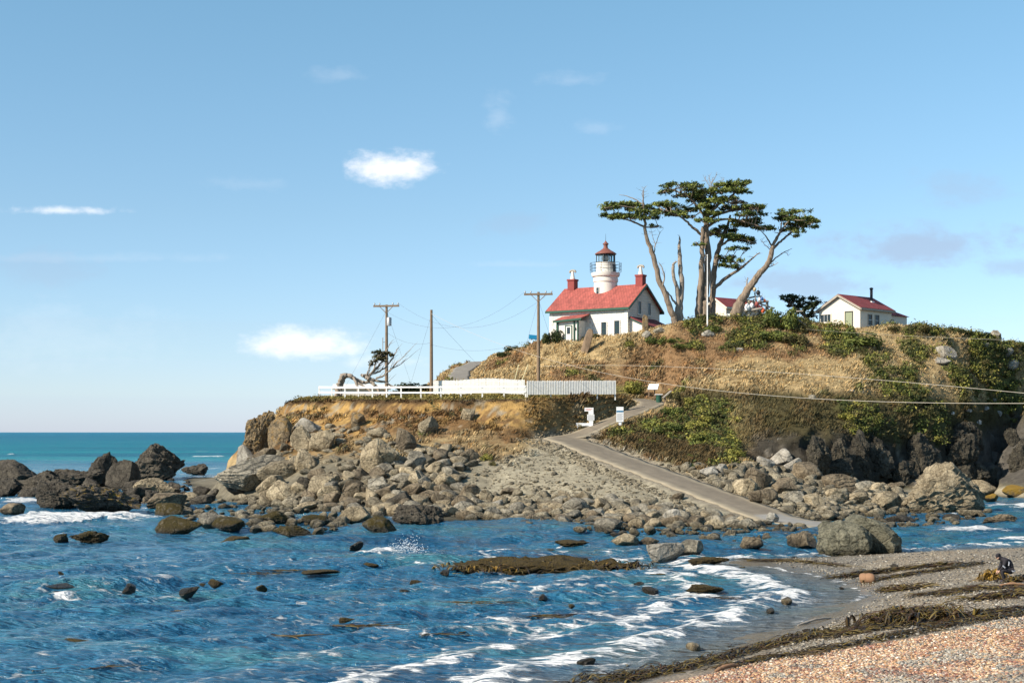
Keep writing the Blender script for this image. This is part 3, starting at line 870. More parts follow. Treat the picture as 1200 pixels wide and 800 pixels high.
def rock_shape(sub, seed, shape):
    D, Fc = ico(sub)
    rg = np.random.default_rng(seed)
    npl = {'block': 11, 'round': 15, 'jag': 12, 'slab': 10}[shape]
    p = {'block': 90, 'round': 12, 'jag': 30, 'slab': 80}[shape]
    n = rg.normal(size=(npl, 3)); n /= np.linalg.norm(n, axis=1, keepdims=True)
    h = rg.uniform(0.55, 0.95, npl)
    r = (np.clip(D @ n.T, 0, None) / h) ** p
    r = (r.sum(1) + 1e-9) ** (-1.0 / p)
    r = np.minimum(r, 1.25)
    V = D * r[:, None]
    o = seed * 3.17
    a = {'block': 0.05, 'round': 0.09, 'jag': 0.26, 'slab': 0.06}[shape]
    V = V + D * (fbm(V * 1.6 + o, 4) * a)[:, None]
    if sub >= 4:
        k = {'block': 0.022, 'round': 0.025, 'jag': 0.13, 'slab': 0.035}[shape]
        V = V + D * (ridged(V * 3.1 + o, 3) * k)[:, None]
    if sub >= 5:
        V = V + D * (ridged(V * 6.5 + o, 4) * (0.075 if shape == 'jag' else 0.028))[:, None]
        V = V + D * (fbm(V * 16 + o, 3) * (0.035 if shape == 'jag' else 0.014))[:, None]
    if shape in ('jag', 'slab'):     # strata along a tilted axis
        ax = rg.normal(size=3) * np.array([1, .4, 1]); ax /= np.linalg.norm(ax)
        s = V @ ax
        q = 5.0 if shape == 'slab' else 3.6
        st = (np.floor(s * q + fbm(V * 1.4 + o, 2)) / q - s) * 0.35
        V = V + np.outer(st, ax)
    lo, hi = V.min(0), V.max(0)
    V = (V - (lo + hi) / 2) / ((hi - lo) / 2)
    return V, Fc


RMESH = {}


def rock_mesh(sub, seed, shape, mat):
    k = (sub, seed, shape, mat)
    if k not in RMESH:
        V, Fc = rock_shape(sub, seed, shape)
        RMESH[k] = np_mesh('boulder', V, Fc, M[mat], sub >= 5 or shape == 'round')
        if shape != 'round' and sub >= 5:
            RMESH[k].set_sharp_from_angle(angle=R(26))
    return RMESH[k]


WROCKS = []     # stones standing in water, for the foam round them


def put_rock(px, base, w, h, mat, shape, label, cat='boulder', seed=None, depth=0.8, rot=0.0, group=None, sub=None, name='boulder', sink=0.26, tilt=0.0):
    hp = None
    while hp is None:
        hp = hit(px, base); base += 0.5
    p, n, t = hp
    d = p.y
    wm, hm = w / F * d, h / F * d
    rx, ry = wm / 2, wm / 2 * depth
    seed = seed if seed is not None else int(px * 7 + base * 13) % 9973
    if sub is None:
        sub = 6 if w >= 44 else 5 if w >= 15 else 4
    o = link(name, rock_mesh(sub, seed if w >= 12 else seed % 8, shape, mat))
    slope = max(0.0, min(1.0, 1 - n.z))
    dy = ry * (0.55 if n.z > 0.8 else 0.25)
    hz = hm * (1 + sink) / 2
    o.scale = (rx * 1.03, ry, hz)
    o.location = (p.x + dy * p.x / d, d + dy, p.z + hm - hz)
    o.rotation_euler = (0, tilt, rot)
    tag(o, label, cat, group)
    if p.z < 0.12:
        WROCKS.append((o.location.x, o.location.y, rx, ry))
    return o


T, Gy, Dk, Ms, Pa, Br, Wd, Oc = 'rock_tan', 'rock_grey', 'rock_dark', 'rock_moss', 'rock_pale', 'rock_brown', 'rock_weed', 'rock_ochre'
HERO = [
 # sea stacks on the left
 (17, 569, 58, 31, Dk, 'round', 'long rounded dark rock at the far left with open sea behind it'),
 (4, 583, 40, 23, Dk, 'jag', 'black wet boulder cut by the left edge above the foam'),
 (14, 603, 30, 14, Br, 'round', 'low brown rock alone in the water at the left edge'),
 (50, 581, 56, 31, Dk, 'jag', 'jagged dark ridge of rock between the far left rocks and the stacks'),
 (95, 571, 78, 22, Dk, 'jag', 'low broken dark rock filling the gap behind the pointed stack'),
 (69, 596, 58, 35, Dk, 'jag', 'large rough dark rock sloping down to the foam, left of the ochre stained one'),
 (122, 567, 36, 38, Dk, 'jag', 'pointed dark stack left of the tallest black stack'),
 (183, 561, 64, 42, Dk, 'jag', 'tallest black square topped stack out in the sea'),
 (144, 573, 38, 35, Dk, 'slab', 'dark leaning slabs of rock between the two tall stacks'),
 (229, 557, 32, 14, Dk, 'jag', 'small dark rock just right of the tallest black stack'),
 (118, 600, 90, 33, 'rock_seaweed', 'jag', 'wide dark rock with ochre weed right behind the breaking wave'),
 (182, 582, 48, 22, T, 'slab', 'tan tilted slab in front of the tallest black stack'),
 (158, 578, 30, 16, Dk, 'jag', 'dark rough rock left of the tan tilted slab'),
 (196, 596, 46, 19, Br, 'slab', 'brown flat topped rock at the edge of the sandy ledge'),
 (198, 605, 34, 16, Ms, 'round', 'weedy brown rock just right of the breaking wave crest'),
 (221, 590, 26, 14, T, 'block', 'small tan block below the sandy ledge'),
 (238, 592, 30, 13, Dk, 'slab', 'dark flat stone on the shore below the sandy ledge'),
 # weedy stones in the water on the left
 (208, 625, 58, 20, Ms, 'round', 'round olive weed covered rock standing in the blue water left of centre'),
 (248, 618, 30, 18, Gy, 'block', 'grey pointed stone between two weed covered rocks'),
 (267, 620, 38, 14, Ms, 'round', 'weed covered rock right of the grey pointed stone'),
 (274, 637, 36, 9, Wd, 'round', 'low black smooth rock barely above the water'),
 (71, 636, 18, 11, Ms, 'jag', 'small rough stone beside the longer low rock on open water at left'),
 (105, 635, 46, 13, Ms, 'jag', 'long low rough rock on open water in front of the breaking wave'),
 (320, 614, 38, 16, Ms, 'round', 'weedy rock under the tan boulders at the waterline'),
 (343, 628, 46, 12, Ms, 'slab', 'flat weed covered rock reaching furthest into the water from the weedy group'),
 (368, 614, 28, 11, Ms, 'round', 'small weedy stone left of the pale boulder at the waterline'),
 (284, 606, 18, 9, Gy, 'round', 'small grey round stone in the shallows off the ledge'),
 (416, 610, 38, 17, T, 'round', 'smooth tan boulder at the waterline left of the dark rough one'),
 (491, 615, 62, 24, Dk, 'jag', 'long dark rough boulder at the waterline below the rubble bank'),
 (445, 624, 42, 20, Ms, 'round', 'tan rock with a weedy foot standing in front of the rubble bank'),
 # middle water
 (485, 652, 26, 7, Wd, 'jag', 'dark low rock with a wave splashing over it'),
 (432, 665, 24, 6, Wd, 'round', 'tiny dark rock awash below the splashing wave'),
 (376, 672, 44, 4, Wd, 'slab', 'thin dark reef just breaking the surface in open water'),
 (671, 640, 42, 7, Wd, 'jag', 'flat dark weedy rock behind the long kelp reef'),
 (733, 639, 33, 14, T, 'round', 'smooth tan rock in the water in front of the ramp rubble'),
 (760, 638, 24, 9, Br, 'round', 'low brown rock touching the smooth tan one'),
 (779, 657, 44, 22, Pa, 'block', 'pale pointed rock in the shallows right of the kelp reef'),
 (808, 651, 33, 19, Gy, 'block', 'grey rock just behind the pale pointed one'),
 (830, 662, 50, 9, Wd, 'jag', 'low weedy rock in front of the grey and pale pair'),
 (881, 642, 28, 13, Br, 'round', 'round brown rock alone in the channel off the spit tip'),
 (940, 640, 33, 16, Br, 'block', 'brown blocky rock in the channel left of the big green boulder'),
 (826, 693, 45, 8, Wd, 'jag', 'dark kelp covered rock awash near the spit'),
 (645, 649, 13, 6, Wd, 'round', 'tiny dark rock between the ramp rubble and the kelp reef'),
 (770, 677, 22, 5, Wd, 'jag', 'small weedy rock off the right end of the kelp reef'),
 (406, 729, 18, 6, Wd, 'round', 'dark rock tip alone in the middle of the near water'),
 (90, 755, 30, 7, Wd, 'round', 'dark rock tip in the near water at lower left'),
 (70, 690, 34, 6, Dk, 'round', 'dark rock ringed with foam in the left water'),
 (720, 628, 11, 5, Dk, 'round', 'pebble like dark rock in the channel behind the smooth tan rock'),
 # right side
 (1107, 599, 100, 58, T, 'jag', 'huge tan cracked boulder by the channel at right'),
 (1149, 580, 38, 18, T, 'round', 'smooth tan boulder behind the huge cracked one'),
 (1160, 586, 20, 8, 'rock_gold', 'round', 'small golden stone at the foot of the smooth tan boulder'),
 (1189, 581, 36, 13, 'rock_gold', 'round', 'golden lichen covered rock by the water at the right edge'),
 (1172, 613, 36, 11, Br, 'jag', 'low brown rock in the foam at far right'),
 (1115, 609, 21, 7, Dk, 'round', 'small dark rock in front of the huge cracked boulder'),
 (1136, 604, 29, 7, T, 'slab', 'flat tan rock at the right foot of the huge cracked boulder'),
 (1052, 612, 40, 9, Dk, 'slab', 'flat dark stone in the channel behind the big green boulder'),
 (914, 543, 27, 18, Pa, 'round', 'palest round boulder on top of the pile against the dark cliff'),
 (927, 553, 23, 17, Pa, 'block', 'pale boulder just below the topmost one of the pile'),
 (897, 549, 22, 15, Pa, 'block', 'light grey boulder left of the palest one on the pile'),
 (947, 563, 38, 22, Br, 'round', 'big reddish brown boulder on the right shoulder of the pile'),
 (983, 574, 39, 19, Br, 'slab', 'brown wedge boulder under the cliff right of the pile'),
 (889, 574, 32, 27, Br, 'block', 'tall brown boulder in the middle of the pile beside the ramp'),
 (874, 581, 30, 21, T, 'block', 'tan leaning boulder at the left of the pile beside the ramp'),
 (893, 590, 35, 18, Br, 'round', 'brown smooth boulder at the foot of the pile beside the ramp'),
 (920, 581, 34, 22, Br, 'block', 'dark brown block in the centre of the right hand pile'),
 (930, 591, 27, 16, Gy, 'round', 'grey round boulder at the foot of the right hand pile'),
 (953, 595, 25, 17, T, 'block', 'tan block with a flat face at the foot of the right hand pile'),
 (980, 585, 27, 14, T, 'round', 'tan egg shaped boulder between the pile and the dark cliff foot'),
 (1006, 590, 27, 14, T, 'slab', 'long tan stone left of the flat faced tan block by the channel'),
 (1037, 598, 40, 23, T, 'block', 'flat faced tan block left of the huge cracked boulder'),
 (1028, 578, 18, 13, T, 'round', 'small tan stone at the cliff foot above the flat faced block'),
 (1046, 575, 28, 11, Br, 'slab', 'brown slab at the cliff foot left of the huge cracked boulder'),
 (1012, 574, 21, 11, Gy, 'round', 'grey stone half buried at the dark cliff foot'),
 (878, 552, 25, 12, T, 'slab', 'tan slab at the upper left of the right hand pile'),
 (831, 560, 22, 14, Pa, 'block', 'pale rock at the foot of the green knoll'),
 (846, 556, 15, 13, Pa, 'round', 'small pale round rock at the foot of the green knoll'),
 # the left hand pile under the bluff
 (308, 527, 46, 47, Oc, 'jag', 'tall mottled ochre outcrop at the left end of the bluff'),
 (328, 521, 29, 33, Oc, 'block', 'ochre block leaning on the right of the tall mottled outcrop'),
 (363, 506, 36, 17, Pa, 'round', 'pale long boulder lodged in the ochre bluff'),
 (357, 527, 31, 29, T, 'block', 'square tan boulder below the pale long one'),
 (378, 528, 30, 25, T, 'block', 'light tan boulder with a flat lit face beside the square one'),
 (288, 544, 24, 23, Pa, 'block', 'pale wedge shaped boulder at the seaward end of the pile'),
 (310, 541, 28, 17, Br, 'slab', 'dark brown wedge right of the pale wedge shaped boulder'),
 (301, 569, 92, 37, Gy, 'slab', 'great grey striped slab sloping down to the sandy ledge'),
 (360, 549, 32, 24, T, 'round', 'speckled tan boulder above the smooth pair'),
 (331, 562, 54, 22, T, 'round', 'long smooth tan boulder on top of the rounded pile'),
 (318, 578, 36, 22, T, 'round', 'smooth tan boulder wedged under the long smooth one'),
 (331, 585, 38, 23, T, 'round', 'rounded tan boulder in front at the bottom of the pile'),
 (294, 569, 32, 19, Dk, 'round', 'dark smooth boulder lying on the great striped slab'),
 (280, 578, 34, 16, Dk, 'round', 'dark low boulder at the foot of the great striped slab'),
 (373, 566, 25, 18, Br, 'round', 'brown split boulder right of the smooth tan pile'),
 (354, 574, 19, 16, Dk, 'round', 'dark round stone in the hollow right of the smooth tan pile'),
 (380, 581, 36, 27, T, 'slab', 'tan tilted slab leaning up the rubble bank'),
 (386, 584, 28, 16, T, 'slab', 'second lower tilted slab on the rubble bank'),
 (414, 588, 22, 23, Br, 'block', 'brown upright block in the rubble bank'),
 (409, 567, 17, 16, T, 'block', 'small upright tan block in the rubble bank'),
 (397, 566, 14, 10, Br, 'round', 'small brown stone between the split boulder and the upright block'),
 # bluff and bank
 (445, 553, 46, 40, T, 'round', 'big pale tan boulder shaped like a molar under the bluff'),
 (476, 529, 24, 28, 'rock_brown', 'round', 'tall pinkish boulder leaning on the bluff'),
 (502, 510, 24, 23, T, 'block', 'tan boulder stuck halfway up the bluff face'),
 (442, 513, 26, 13, T, 'round', 'small tan boulder stuck in the bluff above the molar shaped one'),
 (548, 492, 17, 14, T, 'round', 'tan stone poking out high on the bluff face'),
 (420, 500, 16, 18, Oc, 'block', 'ochre stone poking out at the left of the bluff face'),
 (470, 593, 38, 17, Dk, 'slab', 'dark flat slab low on the rubble bank'),
 (450, 586, 26, 19, Br, 'block', 'brown block low on the rubble bank left of the dark flat slab'),
 (517, 569, 18, 17, T, 'block', 'squarish tan boulder in the middle of the rubble bank'),
 (445, 580, 28, 22, Gy, 'slab', 'grey slanting boulder on the rubble bank below the molar shaped one'),
 (524, 587, 20, 12, T, 'round', 'tan rounded stone near the bottom of the rubble bank'),
 (551, 591, 20, 15, T, 'block', 'tan angular stone at the right end of the rubble bank'),
 (486, 571, 15, 21, T, 'block', 'narrow tan stone standing on end in the rubble bank'),
 (583, 595, 14, 10, Pa, 'round', 'pale rounded stone on the shore below the gravel slope'),
 (675, 600, 32, 17, Gy, 'round', 'grey broad boulder on the shore below the gravel slope'),
 (713, 621, 34, 14, Gy, 'block', 'grey pyramid shaped rock at the water in front of the ramp rubble'),
 (732, 608, 24, 14, T, 'block', 'tan boulder at the shore left of the paler square one'),
 (788, 613, 22, 17, Pa, 'block', 'pale square boulder on the shore below the ramp'),
 (816, 617, 21, 13, Br, 'round', 'brown round boulder on the shore close to the ramp end'),
 (795, 586, 15, 9, Br, 'round', 'brown stone at the left edge of the ramp'),
 (905, 612, 16, 12, Pa, 'block', 'pale stone at the lower end of the ramp'),
 # hill
 (1108, 420, 25, 15, 'rock_pale', 'block', 'biggest white rock high on the right hillside'),
 (1104, 427, 20, 9, Pa, 'round', 'pale flat rock just under the biggest white one'),
 (1167, 397, 15, 14, Gy, 'block', 'grey rock on the skyline at the right of the hill'),
 (1183, 432, 22, 12, Pa, 'slab', 'pale slab on the right hillside near the frame edge'),
 (1180, 419, 14, 12, Pa, 'slab', 'pale narrow rock above the slab near the frame edge'),
 (1155, 408, 9, 8, Pa, 'round', 'small pale rock under the skyline shrub at right'),
 (829, 395, 16, 9, Pa, 'round', 'pale boulder on the summit below the main cypress'),
 (866, 412, 11, 5, Pa, 'round', 'small flat pale stone under the summit'),
 (952, 468, 9, 6, Gy, 'block', 'small grey rock in the scrub above the dark cliff'),
 (757, 396, 12, 9, Pa, 'block', 'pale rock at the foot of the stone post by the lighthouse'),
 (774, 390, 16, 7, Gy, 'round', 'grey rock under the bare dead trunks'),
 (880, 383, 16, 5, Pa, 'slab', 'pale flat rock below the pile of fishing floats'),
]
BAND = [(1135, 482, 12, 7), (1155, 480, 12, 8), (1147, 497, 10, 9), (1172, 487, 8, 10), (1139, 521, 12, 8), (1149, 524, 9, 8), (1122, 538, 14, 7), (1116, 486, 9, 7), (1165, 470, 8, 6), (1010, 461, 10, 6), (998, 459, 9, 5)]
for t in HERO:
    put_rock(*t)
for a, b, w, h in BAND:
    put_rock(a, b, w * .7, h * .6, 'rock_white', 'jag', 'small white streaked rock showing through the scrub of the right cliff', 'rock', group='white rocks in the right cliff', sub=4, name='cliff_rock')

OUT = []
random.seed(19)
while len(OUT) < 26:
    a = random.uniform(955, 1215); lo = np.interp(a, [860, 900, 960, 1020, 1060, 1100, 1130, 1200], [525, 512, 508, 514, 520, 512, 502, 492]); hi_ = np.interp(a, [860, 920, 980, 1040, 1100, 1200], [545, 550, 556, 560, 562, 562])
    b = random.uniform(lo, hi_); OUT.append((a, b, random.uniform(16, 46), random.uniform(12, 34)))
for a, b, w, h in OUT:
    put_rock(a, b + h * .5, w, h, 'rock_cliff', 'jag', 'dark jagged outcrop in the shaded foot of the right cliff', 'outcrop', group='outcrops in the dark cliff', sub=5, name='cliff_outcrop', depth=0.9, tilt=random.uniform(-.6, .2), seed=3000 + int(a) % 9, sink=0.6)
random.seed(23)

# the big green boulder behind the spit: two lobes, one stone
p, n, t = hit(1012, 651)
p = W(1012, 652, 75.5)
def lobe(seed, cx, cy, rx, ry, z0, z1, shape):
    V, Fc = rock_shape(5, seed, shape)
    return V * np.array([rx, ry, (z1 - z0) / 2]) + np.array([cx, cy, (z0 + z1) / 2]), Fc
k = 75.5 / F
def facet(seed, bx, shear):
    V, Fc = rock_shape(6, seed, 'block')
    V = np.sign(V) * np.abs(V) ** bx
    V[:, 2] = np.where(V[:, 2] > 0, V[:, 2] * (1 - shear * np.clip(V[:, 0] + 0.2, 0, 1.2)), V[:, 2])
    V[:, 0] += 0.18 * (V[:, 2] < 0) * np.sign(V[:, 0]) * np.abs(V[:, 2])
    V = V + V * (ridged(V * 2.3 + seed, 4) * 0.11)[:, None]
    return V, Fc
V1, F1 = facet(5, 0.72, 0.08); V1 = V1 * np.array([29 * k, 1.2, 1.15]) + np.array([-18 * k, -0.3, 0.55])
V2, F2 = facet(23, 0.85, 0.55); V2 = V2 * np.array([36 * k, 1.5, 1.5]) + np.array([13 * k, 0.8, 0.6])
o = link('boulder', np_mesh('boulder', np.concatenate([V1, V2]), np.concatenate([F1, F2 + len(V1)]), M['rock_green'], True))
o.data.set_sharp_from_angle(angle=R(42))
o.location = (p.x, 76.5, 0)
tag(o, 'big green grey boulder split by a crack standing behind the spit', 'boulder')
WROCKS.append((p.x, 76.5, 2.0, 1.5))

# the long kelp covered reef in mid water
def reef(px0, px1, py, hh, label):
    d = zshore(py)
    w = (px1 - px0) / F * d
    V, Fc = rock_shape(5, 77, 'jag')
    V = V * np.array([w / 2, 2.2, hh * 0.7])
    V[:, 2] += (ridged(V * np.array([0.8, 0.9, 0.4]), 4) * 0.34 + fbm(V * np.array([2.5, 2.5, .5]), 3) * 0.14 - 0.10) * (V[:, 2] > -0.15)
    o = link('kelp_reef', np_mesh('kelp_reef', V, Fc, M['rock_weed'], True))
    c = W((px0 + px1) / 2, py, d)
    o.location = (c.x, d + 1.2, 0.02)
    tag(o, label, 'reef')
    for q in np.linspace(-w / 2, w / 2, 9): WROCKS.append((c.x + q, d + 1.2, 1.0, 1.2))
    return o
REEF = reef(530, 752, 668, 0.58, 'long low reef covered in brown kelp in the middle of the water')

# ---- rubble: zones as photo polygons, stones dropped onto the ground that is seen there
def inpoly(x, y, P):
    c = False
    for (x1, y1), (x2, y2) in zip(P, P[1:] + P[:1]):
        if (y1 > y) != (y2 > y) and x < (x2 - x1) * (y - y1) / (y2 - y1) + x1: c = not c
    return c


ZONES = [   # polygon, how many, size range in metres, power, group, label, style
 ([(340, 578), (400, 548), (440, 556), (470, 538), (500, 527), (545, 529), (562, 540), (535, 570), (560, 585), (560, 606), (450, 606), (380, 600), (300, 592), (270, 585)], 1700, 0.22, 1.75, 2.6, 'stones of the rubble bank', 'grey or tan stone heaped in the rubble bank below the ochre bluff'),
 ([(540, 580), (600, 578), (680, 585), (760, 590), (830, 604), (900, 614), (900, 620), (800, 620), (700, 617), (600, 610), (540, 609)], 1500, 0.2, 1.4, 2.7, 'stones along the shore below the ramp', 'grey or brown stone on the shore strip below the gravel slope and ramp'),
 ([(560, 548), (640, 520), (700, 548), (800, 590), (850, 606), (760, 590), (640, 578), (545, 575)], 300, 0.12, 0.55, 3.0, None, None),
 ([(745, 545), (800, 548), (870, 546), (900, 545), (960, 560), (1060, 572), (1060, 600), (1010, 606), (950, 612), (900, 596), (850, 572), (800, 560)], 1400, 0.18, 1.25, 2.4, 'stones right of the ramp', 'loose brown or grey stone between the ramp and the dark cliff'),
 ([(560, 606), (700, 614), (860, 619), (1000, 608), (1080, 600), (1170, 600), (1120, 616), (1000, 622), (960, 634), (850, 634), (700, 624), (600, 614)], 330, 0.2, 0.85, 2.2, 'small stones in the shallows', 'small brown stone awash in the shallows in front of the ramp'),
 ([(195, 588), (290, 590), (420, 600), (420, 615), (360, 628), (300, 622), (215, 612)], 260, 0.25, 1.1, 2.0, 'weedy stones off the pile', 'small weedy stone awash below the boulder pile at left'),
 ([(712, 523), (735, 529), (770, 543), (800, 552), (790, 556), (760, 548), (700, 522)], 120, 0.15, 0.45, 2.0, None, None),
 ([(596, 514), (640, 510), (660, 522), (720, 552), (840, 602), (800, 592), (700, 555), (620, 522)], 500, 0.12, 0.42, 2.5, None, None),
 ([(345, 500), (420, 500), (470, 515), (560, 525), (470, 540), (400, 548), (330, 560), (320, 520)], 260, 0.2, 1.1, 2.2, 'stones at the foot of the bluff', 'tan stone lodged in the slope at the foot of the ochre bluff'),
 ([(330, 640), (560, 620), (760, 640), (960, 625), (980, 650), (820, 690), (640, 715), (420, 690), (60, 700), (60, 650)], 36, 0.25, 0.8, 2.0, 'rock tips in the bay', 'small dark rock tip awash in the open bay'),
 ([(-5, 566), (60, 556), (135, 556), (215, 562), (255, 578), (235, 594), (150, 590), (40, 586), (-5, 582)], 95, 0.6, 2.3, 1.6, 'rocks between the sea stacks', 'dark jagged rock in the low jumble between the sea stacks and the headland'),
 ([(30, 580), (100, 570), (200, 560), (230, 570), (200, 592), (120, 596), (40, 596)], 0, 0.3, 1.2, 2.0, None, None),
]
cand = []
for zi, (poly, n, s0, s1, pw, grp, lab) in enumerate(ZONES):
    xs, ys = [p[0] for p in poly], [p[1] for p in poly]
    k = tries = 0
    while k < n and tries < n * 30:
        tries += 1
        a, b = random.uniform(min(xs), max(xs)), random.uniform(min(ys), max(ys))
        if not inpoly(a, b, poly): continue
        k += 1
        hp = hit(a, b)
        if hp is None: continue
        p, nn, t = hp
        # keep the road clear
        j = min(range(0, len(ROADC), 3), key=lambda q: (ROADC[q].x - p.x) ** 2 + (ROADC[q].y - p.y) ** 2)
        if math.hypot(ROADC[j].x - p.x, ROADC[j].y - p.y) < float(ROADW[j]) + 0.35: continue
        s = s0 + (s1 - s0) * random.random() ** pw
        cand.append((s / p.y, s, p, nn, zi))
cand.sort(key=lambda t: -t[0])
# do not pile stones into one another
cells, sel = {}, []
for c in cand:
    p, s = c[2], c[1]
    ok = True
    for i in range(-2, 3):
        for j in range(-2, 3):
            for (q, r) in cells.get((int(p.x // 1.0) + i, int(p.y // 1.0) + j), ()):
                if (q.x - p.x) ** 2 + (q.y - p.y) ** 2 + (q.z - p.z) ** 2 < (0.36 * (r + s)) ** 2: ok = False; break
            if not ok: break
        if not ok: break
    if not ok: continue
    cells.setdefault((int(p.x // 1.0), int(p.y // 1.0)), []).append((p, s))
    sel.append(c)
ind = [c for c in sel if ZONES[c[4]][5] and c[4] not in (9, 10)][:130] + [c for c in sel if c[4] in (9, 10)]
indset = set(id(c) for c in ind)
MATS = {0: [T, Gy, T, Br], 1: [Gy, T, Br, Gy], 3: [Br, T, Gy, T], 4: [Br, Dk, T], 5: [Ms, Ms, Br], 9: [Wd, Dk], 10: [Dk, Dk, Br], 8: [T, Oc, T]}
SHP = ['block', 'block', 'slab', 'round', 'slab']
for c in ind:
    _, s, p, nn, zi = c
    mt = random.choice(MATS[zi]); sh = random.choice(SHP) if zi != 10 else 'jag'
    o = link('stone', rock_mesh(4, random.randrange(6), sh, mt))
    o.scale = (s * random.uniform(.5, .68), s * random.uniform(.4, .55), s * random.uniform(.3, .42))
    o.location = p + Vector((0, 0.1, s * 0.12 if zi != 9 else -s * .12))
    o.rotation_euler = (random.uniform(-.35, .35), random.uniform(-.35, .35), random.uniform(0, 6.28))
    tag(o, ZONES[zi][6], 'stone', ZONES[zi][5])
# the rest, past counting: one sheet of rubble
base = [rock_shape(3, 100 + i, ['block', 'slab', 'round', 'block'][i % 4]) for i in range(12)]
Vs, Fs, off = [], [], 0
for c in sel:
    if id(c) in indset: continue
    _, s, p, nn, zi = c
    V, Fc = base[random.randrange(12)]
    e = Matrix.Rotation(random.uniform(0, 6.28), 3, 'Z') @ Matrix.Rotation(random.uniform(-.5, .5), 3, 'X')
    sc = np.array([s * random.uniform(.48, .7), s * random.uniform(.4, .55), s * random.uniform(.26, .42)])
    Vs.append((V * sc) @ np.array(e).T + np.array([p.x, p.y + 0.05, p.z + s * 0.1])); Fs.append(Fc + off); off += len(V)
# pebbly skin of the gravel slopes
n_extra = 0
for zi, cnt in ((2, 500), (7, 500), (3, 1800), (1, 1800), (0, 1200)):
    poly = ZONES[zi][0]; xs, ys = [p[0] for p in poly], [p[1] for p in poly]
    k = 0
    while k < cnt:
        a, b = random.uniform(min(xs), max(xs)), random.uniform(min(ys), max(ys))
        if not inpoly(a, b, poly): continue
        k += 1
        p, nn, t = hit(a, b)
        j = min(range(0, len(ROADC), 3), key=lambda q: (ROADC[q].x - p.x) ** 2 + (ROADC[q].y - p.y) ** 2)
        if math.hypot(ROADC[j].x - p.x, ROADC[j].y - p.y) < float(ROADW[j]) + 0.15: continue
        s = random.uniform(0.07, 0.22)
        V, Fc = ico(1)
        rr = 1 + 0.25 * RNG.normal(size=(len(V), 1))
        Vs.append(V * rr * np.array([s * .6, s * .5, s * .4]) + np.array([p.x, p.y, p.z + s * 0.1])); Fs.append(Fc + off); off += len(V)
rub = link('rubble', np_mesh('rubble', np.concatenate(Vs), np.concatenate(Fs), M['rubble'], False))
tag(rub, 'countless small grey and tan stones strewn over the shore and gravel slope', 'rubble', kind='stuff')
print('stones', len(ind), len(sel))

# ------------------------------------------------------------------ sea
rows = list(np.arange(1010, 519, -0.75))
ds = [H * F / (r - CY) for r in rows]
while ds[-1] < 26000: ds.append(ds[-1] * 1.16)
ds = np.array(ds)
cols = np.arange(-420, 1621, 3.2)
DD, PX = np.meshgrid(ds, cols, indexing='ij')
SX, SY = (PX - CX) / F * DD, DD.copy()
dd = np.gradient(ds)[:, None] * np.ones_like(SX)
z = np.zeros_like(SX)
rg = np.random.default_rng(3)
for i in range(40):
    lam = 0.7 * (1.125 ** i)            # 0.7 m to about 70 m
    if lam > 34: break
    th = R(-62) + rg.normal() * 0.55
    kx, ky = math.cos(th) * 2 * math.pi / lam, math.sin(th) * 2 * math.pi / lam
    amp = 0.0165 * lam ** 0.80 * (1.15 if lam < 3 else 0.8 if lam < 6 else 0.40)
    att = sstep(1.6, 3.6, lam / (dd * abs(math.sin(th)) + 1e-6))
    ph = kx * SX + ky * SY + rg.uniform(0, 6.28) + 1.6 * vnoise(np.stack([SX / (lam * 3), SY / (lam * 3), np.full_like(SX, i)], -1))
    s = 0.5 + 0.5 * np.sin(ph)
    z += amp * att * (2 * (s ** 1.5) - 0.9)
patch = 0.75 + 0.5 * n2(SX, SY, 18, 3, 1.7)
z *= patch
zb = np.where((SX > -34) & (SX < 60) & (SY > 18) & (SY < 92), sample(GB, SX, SY), -3.0)
zh = np.where((SX > -70) & (SX < 110) & (SY > 90) & (SY < 245), sample(G, SX, SY), -3.0)
depB, depH = -zb, -zh
calm = sstep(-0.05, 0.9, np.minimum(depB, depH + 0.15))
z *= 0.25 + 0.75 * calm
foam = np.zeros_like(z)
wob = n2(SX, SY, 3.5, 3, 0.4); wob2 = n2(SX, SY, 1.1, 3, 5.4); wob3 = n2(SX, SY, 9.0, 3, 2.4)
# breakers running along the beach
for dep, hgt, wdt, fo, gap in ((0.20, 0.17, 0.05, 1.0, 0.0), (0.42, 0.12, 0.05, 0.85, 0.15), (0.75, 0.08, 0.07, 0.6, 0.3)):
    s = depB + 0.07 * wob + 0.03 * wob2
    act = sstep(gap - 0.5, gap + 0.1, wob3 + 0.3)
    rid = np.exp(-((s - dep) / wdt) ** 2) * act
    z += hgt * rid
    tail = (0.85 + 0.7 * wob2 + 0.4 * n2(SX, SY, .45, 2, 1.1)) * np.where(s < dep, np.exp(-((s - dep) / (wdt * 1.1)) ** 2), np.exp(-((s - dep) / (wdt * 2.6)) ** 2)) * act
    foam = np.maximum(foam, fo * tail)
near = (depB < 2.9)
foam = np.maximum(foam, near * (0.52 * (1 - sstep(0.25, 1.5, depB + 0.35 * wob3)) * sstep(-0.02, 0.1, depB)) * (0.75 + 0.5 * wob))
foam = np.maximum(foam, near * 0.75 * np.exp(-((depB - 0.0 + 0.03 * wob) / 0.035) ** 2) * sstep(-0.3, 0.2, wob3 + 0.2 * wob))
